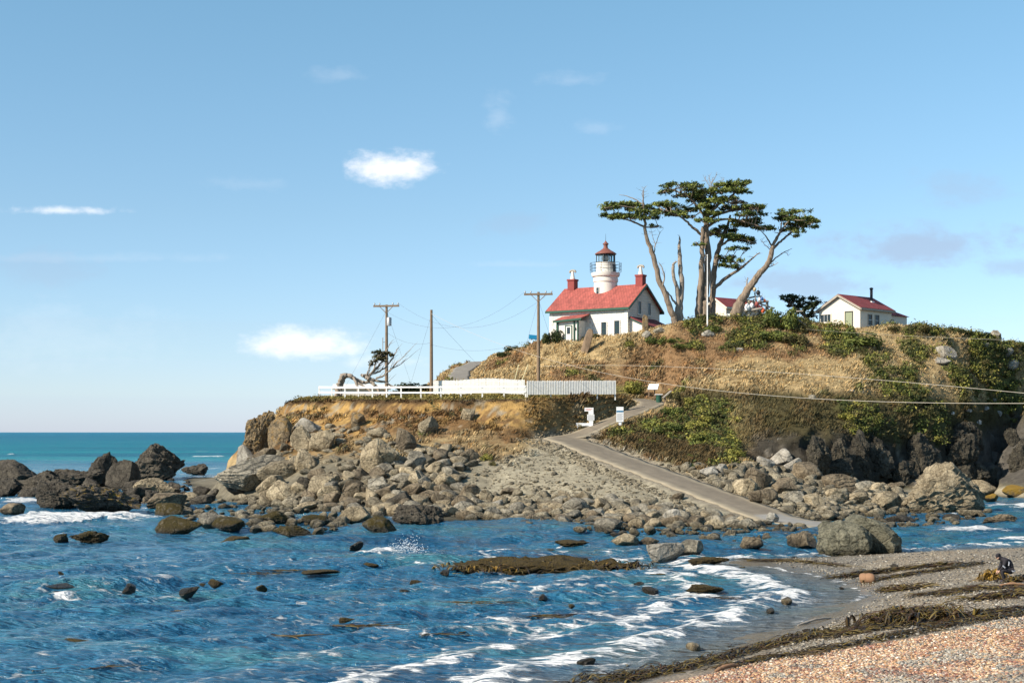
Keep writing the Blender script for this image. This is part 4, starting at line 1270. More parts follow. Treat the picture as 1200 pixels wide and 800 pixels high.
# shore of the headland and stones
foam = np.maximum(foam, 0.55 * (1 - sstep(0.0, 0.45, depH)) * (depH < 2) * sstep(-0.2, 0.35, wob3 + 0.4 * wob))
for (rx_, ry_, ra, rb) in WROCKS:
    m = (np.abs(SX - rx_) < ra + 3) & (np.abs(SY - ry_) < rb + 5)
    if not m.any(): continue
    q = np.sqrt(((SX[m] - rx_) / (ra + 0.35)) ** 2 + ((SY[m] - ry_) / (rb + 0.8)) ** 2)
    foam[m] = np.maximum(foam[m], (0.62 if ry_ > 105 else 0.42) * np.exp(-((q - 1.0) / 0.35) ** 2) * (0.7 + 0.9 * wob[m]))


def crest(line, hgt, wd_f, wd_b, fo, spread=1.0):
    """a breaking wave along a line given by photo points on the water"""
    global z, foam
    P = [W(a, b, zshore(b)) for a, b in line]
    best = np.full(SX.shape, 1e9); sg = np.zeros_like(SX); tt = np.zeros_like(SX)
    tot = len(P) - 1
    for i, (a, b) in enumerate(zip(P, P[1:])):
        abx, aby = b.x - a.x, b.y - a.y; l2 = abx * abx + aby * aby
        t = np.clip(((SX - a.x) * abx + (SY - a.y) * aby) / l2, 0, 1)
        dx, dy = SX - a.x - t * abx, SY - a.y - t * aby
        d = np.hypot(dx, dy); m = d < best
        best[m] = d[m]; sg[m] = dy[m]; tt[m] = ((i + t) / tot)[m]
    env = np.sin(np.pi * np.clip(tt, 0.02, 0.98)) ** 0.6
    s = sg + 0.5 * wob + 0.25 * wob2
    near = best < 14
    wdd = np.where(s < 0, wd_f, wd_b)
    rid = np.exp(-(s / wdd) ** 2) * env * near * (best < np.abs(sg) + 1.2)
    z += hgt * rid
    z += 0.18 * hgt * wob2 * rid
    foam = np.maximum(foam, fo * env * near * np.exp(-(np.minimum(s, 0) / (wd_f * 1.6 * spread)) ** 2) * np.exp(-(np.maximum(s, 0) / (wd_b * 0.6)) ** 2) * (best < np.abs(sg) + 1.2))


crest([(-10, 616), (40, 613), (100, 609), (150, 607), (200, 606)], 0.55, 1.3, 3.0, 1.25, 1.7)
crest([(30, 604), (90, 602), (150, 601)], 0.2, 1.0, 2.0, 0.8)
crest([(-10, 588), (20, 587), (45, 586)], 0.2, 2.5, 2.5, 0.95)
crest([(395, 655), (440, 652), (480, 651)], 0.32, 0.7, 1.2, 1.1, 1.5)
crest([(40, 692), (70, 690), (95, 688)], 0.25, 0.6, 1.4, 1.0, 1.4)
crest([(-20, 684), (60, 682), (160, 678), (230, 672)], 0.4, 1.2, 2.5, 0.0)
crest([(620, 638), (645, 637), (668, 637)], 0.15, 0.6, 1.2, 0.9)
crest([(1090, 622), (1140, 618), (1200, 620)], 0.15, 1.0, 2.0, 0.95, 1.5)
crest([(1160, 629), (1190, 630), (1230, 632)], 0.2, 0.7, 1.2, 1.0, 1.5)
crest([(1150, 594), (1190, 592), (1230, 592)], 0.2, 1.5, 2.0, 0.9, 1.3)
crest([(210, 536), (240, 535), (270, 536)], 0.3, 5, 8, 1.0)
crest([(235, 551), (250, 550), (270, 550)], 0.3, 3, 4, 0.9)
for a, b, l in ((65, 525, 6), (40, 523, 3), (12, 533, 5), (120, 519, 4), (190, 527, 5), (225, 518, 3), (150, 514, 3), (30, 513, 3), (260, 522, 4), (85, 515, 2), (235, 529, 4)):
    crest([(a - l, b), (a, b), (a + l, b - 0.15)], 0.5, 1.5 + (560 - b) * 0.12, 3.0 + (560 - b) * 0.12, 0.95)
# drifting foam lace in the near water
lace = sstep(0.05, 0.5, n2(SX, SY, 7, 4, 6.6) + 0.50 * sstep(400, 900, PX) - 0.42) * sstep(66, 44, SY) * (SX > -12)
foam = np.maximum(foam, (0.62 + 0.35 * wob2) * lace)
beachy = sstep(2.6, 0.6, depB + 0.5 * wob3) * sstep(0.02, 0.15, depB) * (SY < 75)
foam = np.maximum(foam, beachy * (0.44 + 0.30 * wob + 0.35 * wob2))
cap = sstep(0.42, 0.6, n2(SX * 0.5, SY, 2.3, 4, 9.9)) * sstep(0.02, 0.2, z) * (SY < 200)
foam = np.maximum(foam, 0.62 * cap)
foam = np.clip(foam, 0, 1.2)
shal = np.clip(1 - sstep(0.0, 0.32, depB + 0.04 * wob), 0, 1) * 1.0
far = sstep(150, 420, SY)
nr, nc = z.shape
idx = np.arange(nr * nc).reshape(nr, nc)
fq = np.stack([idx[:-1, :-1], idx[:-1, 1:], idx[1:, 1:], idx[1:, :-1]], -1).reshape(-1, 4)


def sea_mat():
    m, nt, N, L, P = nodes('sea_water')
    g = N.new('ShaderNodeNewGeometry').outputs['Position']
    fo = nN(N, 'ShaderNodeAttribute', attribute_name='foam').outputs['Fac']
    sh = nN(N, 'ShaderNodeAttribute', attribute_name='shallow').outputs['Fac']
    fa = nN(N, 'ShaderNodeAttribute', attribute_name='far').outputs['Fac']
    a = noise_node(N, L, 0.16, 4, 0.6, g, (0.5, 1.4, 1))
    near = ramp(N, [(0.32, (0.007, 0.07, 0.15)), (0.5, (0.018, 0.125, 0.23)), (0.7, (0.045, 0.18, 0.22))]); L.new(a, near.inputs[0])
    a2 = noise_node(N, L, 0.02, 4, 0.6, g, (0.25, 1.0, 1))
    farc = ramp(N, [(0.35, (0.0, 0.11, 0.18)), (0.5, (0.0, 0.20, 0.25)), (0.66, (0.003, 0.27, 0.28))]); L.new(a2, farc.inputs[0])
    sep = N.new('ShaderNodeSeparateXYZ'); L.new(g, sep.inputs[0])
    fd = ramp(N, [(0.0, 0.0), (0.25, 1.0)]); L.new(math_(N, L, 'DIVIDE', sep.outputs['Y'], 6000.0), fd.inputs[0])
    farm = mix(N, L, math_(N, L, 'MULTIPLY', fd.outputs[0], 0.7), farc.outputs[0], (0.0, 0.10, 0.20))
    water = mix(N, L, fa, near.outputs[0], farm)
    water = mix(N, L, math_(N, L, 'MULTIPLY', sh, 0.75), water, (0.17, 0.16, 0.135))
    # foam lace: warped cells at two sizes, eaten away by noise
    wn = N.new('ShaderNodeTexNoise'); wn.inputs['Scale'].default_value = 1.3; wn.inputs['Detail'].default_value = 4; L.new(g, wn.inputs['Vector'])
    wm = N.new('ShaderNodeMix'); wm.data_type = 'VECTOR'; wm.inputs[0].default_value = 0.45
    L.new(g, wm.inputs[4]); L.new(wn.outputs['Color'], wm.inputs[5])
    st = N.new('ShaderNodeMapping'); st.inputs['Scale'].default_value = (0.75, 1.25, 1); st.inputs['Rotation'].default_value = (0, 0, R(22)); L.new(wm.outputs[1], st.inputs[0])
    v1 = N.new('ShaderNodeTexVoronoi'); v1.feature = 'DISTANCE_TO_EDGE'; v1.inputs['Scale'].default_value = 1.1; L.new(st.outputs[0], v1.inputs['Vector'])
    v2 = N.new('ShaderNodeTexVoronoi'); v2.feature = 'DISTANCE_TO_EDGE'; v2.inputs['Scale'].default_value = 3.1; L.new(st.outputs[0], v2.inputs['Vector'])
    e1 = math_(N, L, 'SUBTRACT', 1.0, math_(N, L, 'MULTIPLY', v1.outputs['Distance'], 3.2), True)
    e2 = math_(N, L, 'SUBTRACT', 1.0, math_(N, L, 'MULTIPLY', v2.outputs['Distance'], 3.6), True)
    nz = noise_node(N, L, 2.4, 8, 0.72, g, (0.6, 1.5, 1))
    pat = math_(N, L, 'ADD', math_(N, L, 'ADD', math_(N, L, 'MULTIPLY', e1, 0.30), math_(N, L, 'MULTIPLY', e2, 0.22)), math_(N, L, 'MULTIPLY', nz, 0.95))
    th = math_(N, L, 'ADD', pat, math_(N, L, 'MULTIPLY', math_(N, L, 'SUBTRACT', fo, 0.5), 0.85))
    fr = ramp(N, [(0.84, 0.0), (0.96, 0.7), (1.0, 0.95)]); L.new(th, fr.inputs[0])
    gate = ramp(N, [(0.04, 0.0), (0.16, 1.0)]); L.new(fo, gate.inputs[0])
    fm = math_(N, L, 'MULTIPLY', fr.outputs[0], gate.outputs[0])
    L.new(mix(N, L, fm, water, (0.80, 0.80, 0.78)), P.inputs['Base Color'])
    rr = math_(N, L, 'ADD', math_(N, L, 'ADD', 0.12, math_(N, L, 'MULTIPLY', fa, 0.2)), math_(N, L, 'MULTIPLY', fm, 0.7)); L.new(rr, P.inputs['Roughness'])
    P.inputs['IOR'].default_value = 1.33
    L.new(math_(N, L, 'SUBTRACT', 0.5, math_(N, L, 'MULTIPLY', fa, 0.44)), P.inputs['Specular IOR Level'])
    b1 = noise_node(N, L, 1.5, 6, 0.62, g, (0.55, 1.5, 1)); b2 = noise_node(N, L, 0.33, 4, 0.6, g, (0.5, 1.5, 1)); b3 = noise_node(N, L, 5.0, 4, 0.6, g, (0.7, 1.4, 1))
    h = math_(N, L, 'ADD', math_(N, L, 'ADD', math_(N, L, 'MULTIPLY', b1, 0.40), math_(N, L, 'MULTIPLY', b2, 0.8)), math_(N, L, 'MULTIPLY', b3, 0.13))
    b4 = noise_node(N, L, 0.85, 3, 0.55, g, (0.42, 1.5, 1)); b5 = noise_node(N, L, 2.2, 3, 0.55, g, (0.4, 1.3, 1))
    for bb, am in ((b4, 0.62), (b5, 0.26)):      # sharp crested chop
        rd = math_(N, L, 'SUBTRACT', 1.0, math_(N, L, 'ABSOLUTE', math_(N, L, 'MULTIPLY', math_(N, L, 'SUBTRACT', bb, 0.5), 2.6)))
        h = math_(N, L, 'ADD', h, math_(N, L, 'MULTIPLY', rd, am))
    h = math_(N, L, 'ADD', h, math_(N, L, 'MULTIPLY', fm, 0.10))
    b = bump(N, L, h, 1.0, 1.0, P)
    return m
M['sea'] = sea_mat()
sea = link('sea', np_mesh('sea', np.stack([SX, SY, z], -1).reshape(-1, 3), fq, M['sea'], True, None, {'foam': foam.ravel(), 'shallow': shal.ravel(), 'far': far.ravel()}))
tag(sea, 'choppy blue sea with foam along the beach and round the rocks', 'sea', kind='structure')
# ------------------------------------------------------------------ lighthouse
TH = R(-33)
fr = W(735.5, 385, 161)
ld, wd = Vector((math.cos(TH), math.sin(TH), 0)), Vector((-math.sin(TH), math.cos(TH), 0))
Lh, Wh = 10.3, 7.9
cen = fr - ld * (Lh / 2) + wd * (Wh / 2)
ZB, ZE, ZR = 16.4, 20.75, 23.45
lh = empty('lighthouse', (cen.x, cen.y, 0), TH)
tag(lh, 'white lighthouse cottage with red roof and round lantern tower rising through the ridge', 'lighthouse')
x0, x1, y0, y1 = -Lh / 2, Lh / 2, -Wh / 2, Wh / 2
ym = 0.0


def gable_house(root, x0, x1, y0, y1, zb, ze, zr, wall, roof, trim, over=0.38, th=0.12, wallside=None, hip=0.0):
    MB().prism([(y0, zb), (y1, zb), (y1, ze), ((y0 + y1) / 2, zr), (y0, ze)], x0, x1, 'x').build('wall', wall, root)
    sl = (zr - ze) / ((y1 - y0) / 2)
    ym = (y0 + y1) / 2
    r = MB()
    for s in (-1, 1):
        ye = (y0 - over) if s < 0 else (y1 + over)
        zl = ze - over * sl
        r.prism([(ym, zr + 0.03), (ye, zl + 0.03), (ye, zl + 0.03 + th), (ym, zr + 0.03 + th)], x0 - over, x1 + over, 'x')
    ro = r.build('roof', roof, root)
    t = MB()
    for xx in (x0 - over - 0.06, x1 + over + 0.003):
        for s in (-1, 1):
            ye = (y0 - over) if s < 0 else (y1 + over)
            zl = ze - over * sl
            t.prism([(ym, zr - 0.16), (ye, zl - 0.16), (ye, zl + 0.10), (ym, zr + 0.10)], xx, xx + 0.057, 'x')
    for ye in (y0 - over - 0.08, y1 + over + 0.003):
        t.box(x0 - over, x1 + over, ye, ye + 0.075, ze - over * sl - 0.14, ze - over * sl + 0.10)
    # soffits
    for s in (-1, 1):
        ye = (y0 - over) if s < 0 else (y1 + over)
        yi = y0 - 0.003 if s < 0 else y1 + 0.003
        a, b = sorted((ye, yi))
        t.box(x0 - over + 0.01, x1 + over - 0.01, a, b, ze - over * sl - 0.02, ze - over * sl + 0.02)
    t.build('roof_trim', trim, root)
    return ro


roof = gable_house(lh, x0, x1, y0, y1, ZB, ZE, ZR, M['stone_wall'], M['red_roof'], M['green'])


def window(root, face, a, z0, wdt, hgt, off, frame=None, cols=1, rows=2, at=0.0, name='window', bars=None):
    """face 'y-' (front): a is x, at is the wall's y; face 'x+' / 'x-': a is y, at is the wall's x"""
    f = MB()
    fw = 0.07
    def put(mb, u0, u1, d0, d1, z0, z1):
        if face == 'y-': mb.box(u0, u1, at - d1, at - d0, z0, z1)
        elif face == 'x+': mb.box(at + d0, at + d1, u0, u1, z0, z1)
        else: mb.box(at - d1, at - d0, u0, u1, z0, z1)
    u0, u1, z1 = a - wdt / 2, a + wdt / 2, z0 + hgt
    put(f, u0 - fw, u0, 0.003, 0.08, z0 - fw, z1 + fw); put(f, u1, u1 + fw, 0.003, 0.08, z0 - fw, z1 + fw)
    put(f, u0, u1, 0.003, 0.08, z1, z1 + fw); put(f, u0, u1, 0.003, 0.08, z0 - fw, z0)
    fo = f.build(name, frame or M['green'], root)
    p = MB(); put(p, u0, u1, 0.004, 0.02, z0, z1); p.build('pane', M['glass'], fo)
    b = MB()
    for k in range(1, rows): put(b, u0, u1, 0.021, 0.05, z0 + hgt * k / rows - 0.02, z0 + hgt * k / rows + 0.02)
    for k in range(1, cols): put(b, u0 + wdt * k / cols - 0.015, u0 + wdt * k / cols + 0.015, 0.0215, 0.045, z0, z1)
    if b.v: b.build('sash_bar', bars or frame or M['green'], fo)
    s = MB(); put(s, u0 - fw - 0.06, u1 + fw + 0.06, 0.003, 0.14, z0 - fw - 0.10, z0 - fw - 0.003)
    s.build('sill', M['white'], fo)
    return fo


window(lh, 'y-', x0 + 1.28, 18.3, 0.62, 0.95, 0, at=y0, cols=2)
window(lh, 'y-', x1 - 3.05, 17.45, 0.66, 1.6, 0, at=y0, cols=2, frame=M['white'], bars=M['green'])
window(lh, 'y-', x1 - 1.35, 17.55, 0.68, 1.6, 0, at=y0, cols=2, frame=M['white'], bars=M['green'])
for a in (-1.15, 1.25): window(lh, 'x+', a, 20.05, 0.72, 1.42, 0, at=x1, cols=1, frame=M['white'], bars=M['black'])
# quoins
for sd in (-1, 1):
    q = MB().box(*((x1 - 0.2, x1 + 0.02) if sd > 0 else (x0 - 0.02, x0 + 0.2)), y0 - 0.02, y0 + 0.2, ZB + 0.5, ZE - 0.3)
    for k in range(10):
        z_ = ZB + 0.9 + k * 0.345
        e = 0.42 if k % 2 else 0.28
        q.box(*((x1 - e, x1 + 0.045) if sd > 0 else (x0 - 0.045, x0 + e)), y0 - 0.045, y0 + 0.7 - e, z_ + 0.01, z_ + 0.32)
    q.build('quoin', M['white'], lh, bevel=0.02)
# tower
TX, TY = 0.1, 0.0
tw = MB().lathe([(1.40, 20.0), (1.38, 23.7), (1.36, 24.05), (1.45, 24.08), (1.47, 24.42), (1.43, 24.45), (1.43, 24.66), (1.60, 24.72), (1.66, 24.86), (1.68, 25.14), (0.2, 25.15)], (TX, TY), 48).build('tower', M['white'], lh, smooth=True)
dr = MB().lathe([(1.14, 25.12), (1.13, 26.22), (1.18, 26.24), (1.18, 26.32), (0.2, 26.33)], (TX, TY), 40).build('watch_room', M['white'], lh, smooth=True)
# tower window facing the front
a = TH
wf = MB().box(-0.27, 0.27, -1.44, -1.30, 22.57, 23.41); wfo = wf.build('window', M['white'], lh); wfo.location = (TX - 0.0, TY, 0); wfo.rotation_euler = (0, 0, R(-12))
MB().box(-0.19, 0.19, -1.462, -1.43, 22.64, 23.34).build('pane', M['glass'], wfo)
MB().box(-0.19, 0.19, -1.48, -1.463, 22.97, 23.01).build('sash_bar', M['shade_green'], wfo)
# lantern: posts, panes, lens, roof
lan = empty('lantern', (TX, TY, 0)); lan.parent = lh
po = MB()
for k in range(10):
    t_ = 2 * math.pi * k / 10
    po.bar((1.08 * math.cos(t_), 1.08 * math.sin(t_), 26.3), (1.08 * math.cos(t_), 1.08 * math.sin(t_), 27.36), 0.07)
for zz_ in (26.36, 27.3):
    po.lathe([(1.04, zz_ - 0.05), (1.12, zz_ - 0.05), (1.12, zz_ + 0.05), (1.04, zz_ + 0.05)], (0, 0), 20)
po.build('lantern_frame', M['black'], lan)
gl = MB()
for k in range(10):
    t0_, t1_ = 2 * math.pi * k / 10, 2 * math.pi * (k + 1) / 10
    a_, b_ = Vector((1.05 * math.cos(t0_), 1.05 * math.sin(t0_), 0)), Vector((1.05 * math.cos(t1_), 1.05 * math.sin(t1_), 0))
    gl.add([a_ + Vector((0, 0, 26.42)), b_ + Vector((0, 0, 26.42)), b_ + Vector((0, 0, 27.24)), a_ + Vector((0, 0, 27.24))], [(0, 1, 2, 3)])
gl.build('glass', M['lantern_glass'], lan)
MB().lathe([(0.16, 26.33), (0.2, 26.5), (0.36, 26.6), (0.42, 26.85), (0.36, 27.1), (0.2, 27.2), (0.05, 27.25)], (0, 0), 20).build('lens', plain('green_lens', (0.06, 0.16, 0.15), 0.2, 0.3, 6.0, spec=0.7), lan, smooth=True)
MB().lathe([(1.24, 27.30), (1.27, 27.36), (1.25, 27.42), (0.95, 27.62), (0.62, 27.80), (0.42, 27.96), (0.28, 28.05), (0.24, 28.30), (0.26, 28.46), (0.36, 28.52), (0.34, 28.58), (0.18, 28.74), (0.08, 28.86), (0.03, 28.95)], (0, 0), 28).build('lantern_roof', M['copper'], lan, smooth=True)
MB().tube([(0, 0, 28.9), (0, 0, 29.75)], [0.025, 0.012], 6).build('lightning_rod', M['black'], lan)
g_ = MB()
for k in range(14):
    t_ = 2 * math.pi * k / 14
    c_, s_ = math.cos(t_), math.sin(t_)
    g_.tube([(1.62 * c_, 1.62 * s_, 25.14), (1.82 * c_, 1.82 * s_, 25.25), (1.84 * c_, 1.84 * s_, 26.28)], 0.022, 6)
for zz_ in (25.55, 25.92, 26.28):
    ring = [(1.84 * math.cos(2 * math.pi * k / 40), 1.84 * math.sin(2 * math.pi * k / 40), zz_) for k in range(41)]
    g_.tube(ring, 0.02, 6, False)
go = g_.build('gallery_railing', M['black'], lh); go.location = (TX, TY, 0)
do = MB().box(1.02, 1.17, -0.02, 0.02, 25.2, 26.1).box(1.05, 1.165, -0.30, 0.30, 25.17, 26.1).build('gallery_door', M['black'], lh); do.location = (TX, TY, 0); do.rotation_euler = (0, 0, R(2))
# chimneys with white cowls
for xx in (x0 + 0.75, x1 - 0.42):
    c = MB().box(xx - 0.45, xx + 0.45, -0.45, 0.45, 22.9, 24.45).box(xx - 0.52, xx + 0.52, -0.52, 0.52, 24.46, 24.66).build('chimney', M['red_brick'], lh)
    cw = MB().lathe([(0.32, 24.66), (0.27, 24.8), (0.16, 25.35), (0.15, 25.6), (0.05, 25.62)], (xx, 0), 16)
    cw.build('chimney_pot', M['white'], c, smooth=True)
    h_ = MB().tube([(xx - 0.42, 0, 25.46), (xx - 0.33, 0, 25.64), (xx - 0.12, 0, 25.72), (xx + 0.12, 0, 25.72), (xx + 0.33, 0, 25.64), (xx + 0.42, 0, 25.46)], [0.10, 0.14, 0.12, 0.12, 0.14, 0.10], 10)
    h_.build('cowl', plain('weathered_cowl', (0.34, 0.31, 0.26), 0.7, 0.3, 5.0), c, smooth=True)
# porch
pr = empty('porch', (x0 + 3.65, y0, 0)); pr.parent = lh
MB().box(-1.55, 1.2, -1.6, -0.003, ZB + 0.4, 19.25).build('porch_wall', M['white'], pr)
MB().add([(-2.0, -2.0, 19.22), (1.75, -2.0, 19.42), (1.75, -0.01, 20.02), (-2.0, -0.01, 19.82), (-2.0, -2.0, 19.32), (1.75, -2.0, 19.52), (1.75, -0.01, 20.12), (-2.0, -0.01, 19.92)], [(0, 3, 2, 1), (4, 5, 6, 7), (0, 1, 5, 4), (1, 2, 6, 5), (2, 3, 7, 6), (3, 0, 4, 7)]).build('porch_roof', M['red_roof'], pr)
tp = MB()
tp.add([(-2.02, -2.07, 19.08), (1.77, -2.07, 19.28), (1.77, -2.003, 19.28), (-2.02, -2.003, 19.08), (-2.02, -2.07, 19.30), (1.77, -2.07, 19.50), (1.77, -2.003, 19.50), (-2.02, -2.003, 19.30)], [(0, 3, 2, 1), (4, 5, 6, 7), (0, 1, 5, 4), (1, 2, 6, 5), (2, 3, 7, 6), (3, 0, 4, 7)])
for xx in (-1.6, 0.62, 1.1): tp.box(xx - 0.07, xx + 0.07, -1.75, -1.605, ZB + 0.4, 19.2)
tp.build('porch_trim', M['green'], pr)
dd_ = MB().box(-0.62, -0.52, -1.68, -1.603, 17.0, 18.75).box(0.22, 0.32, -1.68, -1.603, 17.0, 18.75).box(-0.52, 0.22, -1.68, -1.603, 18.65, 18.75).build('door', M['green'], pr)
MB().box(-0.52, 0.22, -1.64, -1.604, 17.0, 18.645).build('door_panel', M['white'], dd_)
MB().box(-0.36, 0.06, -1.66, -1.641, 17.75, 18.5).build('pane', M['glass'], dd_)
MB().box(0.70, 0.82, -1.76, -1.61, 18.2, 18.45).build('porch_lamp', M['black'], pr)
# lean-to on the gable end
an = empty('annex', (x1, -0.4, 0)); an.parent = lh
MB().prism([(0.004, ZB + 0.5), (2.5, ZB + 0.5), (2.5, 18.35), (0.004, 19.45)], -3.0, 2.9).build('annex_wall', M['white'], an)
MB().prism([(0.004, 19.50), (2.85, 18.24), (2.85, 18.36), (0.004, 19.64)], -3.25, 3.15).build('annex_roof', M['dark_red'], an)
MB().prism([(0.006, 19.36), (2.83, 18.12), (2.83, 18.235), (0.006, 19.49)], -3.30, -3.255).box(2.853, 2.92, -3.25, 3.15, 18.14, 18.34).build('annex_trim', M['green'], an)

# ------------------------------------------------------------------ small house behind the trees
hb = W(851, 366, 175)
b2 = empty('outbuilding', (hb.x, hb.y, 0), R(-34))
tag(b2, 'small cream outbuilding with dark red roof half hidden behind the leaning cypress', 'outbuilding')
# its gable end faces left-front: local -x
b2.rotation_euler = (0, 0, R(38))
gz = 18.45
gable_house(b2, 0, 6.5, 0, 3.4, gz - 0.6, gz + 3.5, gz + 4.6, M['cream'], M['dark_red'], M['cream'], over=0.3)
window(b2, 'x-', 1.7, gz + 2.0, 0.55, 0.7, 0, at=0, frame=M['white'], bars=M['black'])
MB().box(-0.06, -0.004, 2.45, 3.2, gz, gz + 2.0).build('door', M['cream'], b2)

# ------------------------------------------------------------------ cream cottage on the right
p3 = W(1008, 380, 161)
b3 = empty('cottage', (p3.x, p3.y, 0), R(42))
tag(b3, 'cream cottage with a dark red roof and stovepipe on the right brow of the hill', 'cottage')
# local: gable wall at x=0 spans y 0..w to the left; the long side runs along +x at y=0
gz = 18.15; w3 = 5.6
gable_house(b3, 0, 6.3, 0, w3, gz - 0.6, gz + 2.45, gz + 4.0, M['cream'], M['dark_red'], M['grey_wood'], over=0.3)
# lower hipped wing
wg = empty('wing', (6.3, 0.9, 0)); wg.parent = b3
MB().box(0.004, 4.6, 0, 4.4, gz - 0.6, gz + 2.0).build('wing_wall', M['cream'], wg)
e = 0.25
MB().add([(-0.1, -e, gz + 1.98), (4.6 + e, -e, gz + 1.98), (4.6 + e, 4.4 + e, gz + 1.98), (-0.1, 4.4 + e, gz + 1.98), (-0.1, 2.2, gz + 3.35), (2.7, 2.2, gz + 3.2)], [(0, 1, 5, 4), (1, 2, 5), (2, 3, 4, 5), (3, 0, 4), (0, 3, 2, 1)]).build('wing_roof', M['dark_red'], wg)
window(wg, 'y-', 0.75, gz + 0.75, 0.6, 0.85, 0, at=0, frame=M['cream'], bars=M['black'])
window(b3, 'x-', 4.65, gz + 1.05, 1.35, 0.85, 0, at=0, frame=M['cream'], cols=3, rows=1, bars=M['sign_white'])
db = MB().box(-0.05, -0.004, 0.95, 1.05, gz - 0.4, gz + 2.1).box(-0.05, -0.004, 1.95, 2.05, gz - 0.4, gz + 2.1).box(-0.05, -0.004, 1.05, 1.95, gz + 1.98, gz + 2.1).build('door', M['black'], b3)
MB().box(-0.03, -0.005, 1.052, 1.948, gz - 0.4, gz + 1.975).build('door_panel', M['shade_green'], db)
for a in (1.9, 3.3): window(b3, 'y-', a, gz + 0.55, 0.68, 1.15, 0, at=0, frame=M['grey_wood'], bars=M['sign_white'])
c = MB().lathe([(0.16, gz + 3.1), (0.16, gz + 4.9), (0.22, gz + 4.92), (0.22, gz + 5.05), (0.05, gz + 5.12)], (4.6, 1.6), 12).build('stovepipe', M['black'], b3, smooth=True)
MB().box(4.35, 4.85, 1.35, 1.85, gz + 2.9, gz + 3.5).build('flashing', M['sign_white'], c)

# ------------------------------------------------------------------ low white shed behind the rail fence
sh = empty('shed', (W(424, 455, 158).x, 158, 10.2), R(6)); tag(sh, 'low long white shed behind the windswept tree and rail fence', 'shed')
MB().box(-2.9, 2.9, -1.2, 1.2, -0.4, 1.05).build('wall', M['white'], sh)
MB().prism([(-1.5, 1.05), (1.5, 1.05), (1.5, 1.14), (0, 1.62), (-1.5, 1.14)], -3.2, 3.2, 'x').build('roof', plain('pale_felt_roof', (0.62, 0.60, 0.56), 0.8, 0.15, 2.0), sh)
MB().box(-0.5, 0.3, -1.24, -1.204, -0.3, 0.95).build('door', M['cream'], sh)

# ------------------------------------------------------------------ fences
def along(pts, step):
    out = []; acc = 0.0
    for a, b in zip(pts, pts[1:]):
        Ls = (b - a).length; n = max(1, round(Ls / step))
        out += [a.lerp(b, k / n) for k in range(n)]
    return out + [pts[-1]]


def flat(px, py, d): p = W(px, py, d); p.z = 0; return p


FL = [flat(374, 460, 151), flat(420, 460, 145), flat(470, 460, 141), flat(540, 460, 139.6), flat(616, 460, 138.7)]
rf = empty('rail_fence', (FL[0].x, FL[0].y, ground(FL[0].x, FL[0].y)))
tag(rf, 'white two rail fence running along the lip of the bluff', 'fence')
o0 = rf.location.copy()
posts = along(FL, 2.35)
pz = [ground(p.x, p.y) for p in posts]
for k in range(3):
    pz = [pz[0]] + [(a + 2 * b + c) / 4 for a, b, c in zip(pz, pz[1:], pz[2:])] + [pz[-1]]
for p, zz_ in zip(posts, pz):
    MB().box(p.x - 0.07 - o0.x, p.x + 0.07 - o0.x, p.y - 0.07 - o0.y, p.y + 0.07 - o0.y, zz_ - 0.5 - o0.z, zz_ + 1.16 - o0.z).build('post', M['fence_white'], rf)
for hh in (1.06, 0.52):
    r_ = MB()
    for (p, a), (q_, b) in zip(zip(posts, pz), zip(posts[1:], pz[1:])):
        r_.bar(Vector((p.x, p.y - 0.1, a + hh)) - o0, Vector((q_.x, q_.y - 0.1, b + hh)) - o0, 0.05, 0.16)
    r_.build('rail', M['fence_white'], rf)


def picket(name, pts, hgt, label, zends=None, step=0.17, pw=0.145, base=0.12, mat='fence_white'):
    root = empty(name, (pts[0].x, pts[0].y, ground(pts[0].x, pts[0].y)))
    tag(root, label, 'fence'); o0 = root.location.copy()
    P = along(pts, step)
    zs = np.array([ground(p.x, p.y) for p in P]); ker = np.ones(25) / 25
    zs = np.convolve(np.pad(zs, 12, 'edge'), ker, 'valid')
    if zends: zs = np.linspace(zends[0], zends[1], len(P))
    b = MB()
    for p, zz_ in zip(P, zs):
        q_ = Vector((p.x, p.y, zz_)) - o0
        t_ = random.uniform(-.02, .02)
        b.prism([(q_.x - pw / 2, q_.z + base), (q_.x + pw / 2, q_.z + base), (q_.x + pw / 2 + t_, q_.z + hgt - 0.09), (q_.x + t_, q_.z + hgt + random.uniform(-.02, .03)), (q_.x - pw / 2 + t_, q_.z + hgt - 0.09)], q_.y - 0.012, q_.y + 0.012)
    b.build('pickets', M[mat], root)
    for hh in (0.3, hgt - 0.3):
        r_ = MB()
        for i in range(0, len(P) - 12, 12):
            j = min(len(P) - 1, i + 12)
            r_.bar(Vector((P[i].x, P[i].y + 0.05, zs[i] + hh)) - o0, Vector((P[j].x, P[j].y + 0.05, zs[j] + hh)) - o0, 0.05, 0.1)
        r_.build('rail', M[mat], root)
    for i in list(range(0, len(P), 14)) + [len(P) - 1]:
        q_ = Vector((P[i].x, P[i].y, zs[i])) - o0
        MB().box(q_.x - 0.06, q_.x + 0.06, q_.y + 0.09, q_.y + 0.2, q_.z - 0.45, q_.z + hgt - 0.1).build('post', M[mat], root)
    return root


old = plain('weathered_white_boards', (0.66, 0.65, 0.61), 0.75, 0.35, 4.0); M['old_white'] = old
picket('picket_fence', [flat(618, 460, 138.2), flat(721, 460, 140.3)], 1.5, 'weathered white picket fence standing at the right end of the bluff top', zends=(10.0, 10.1), mat='old_white')
picket('picket_fence', [flat(508, 455, 149), flat(560, 455, 146), flat(614, 455, 143.5)], 1.62, 'clean white picket fence behind the rail fence, left of the weathered one')

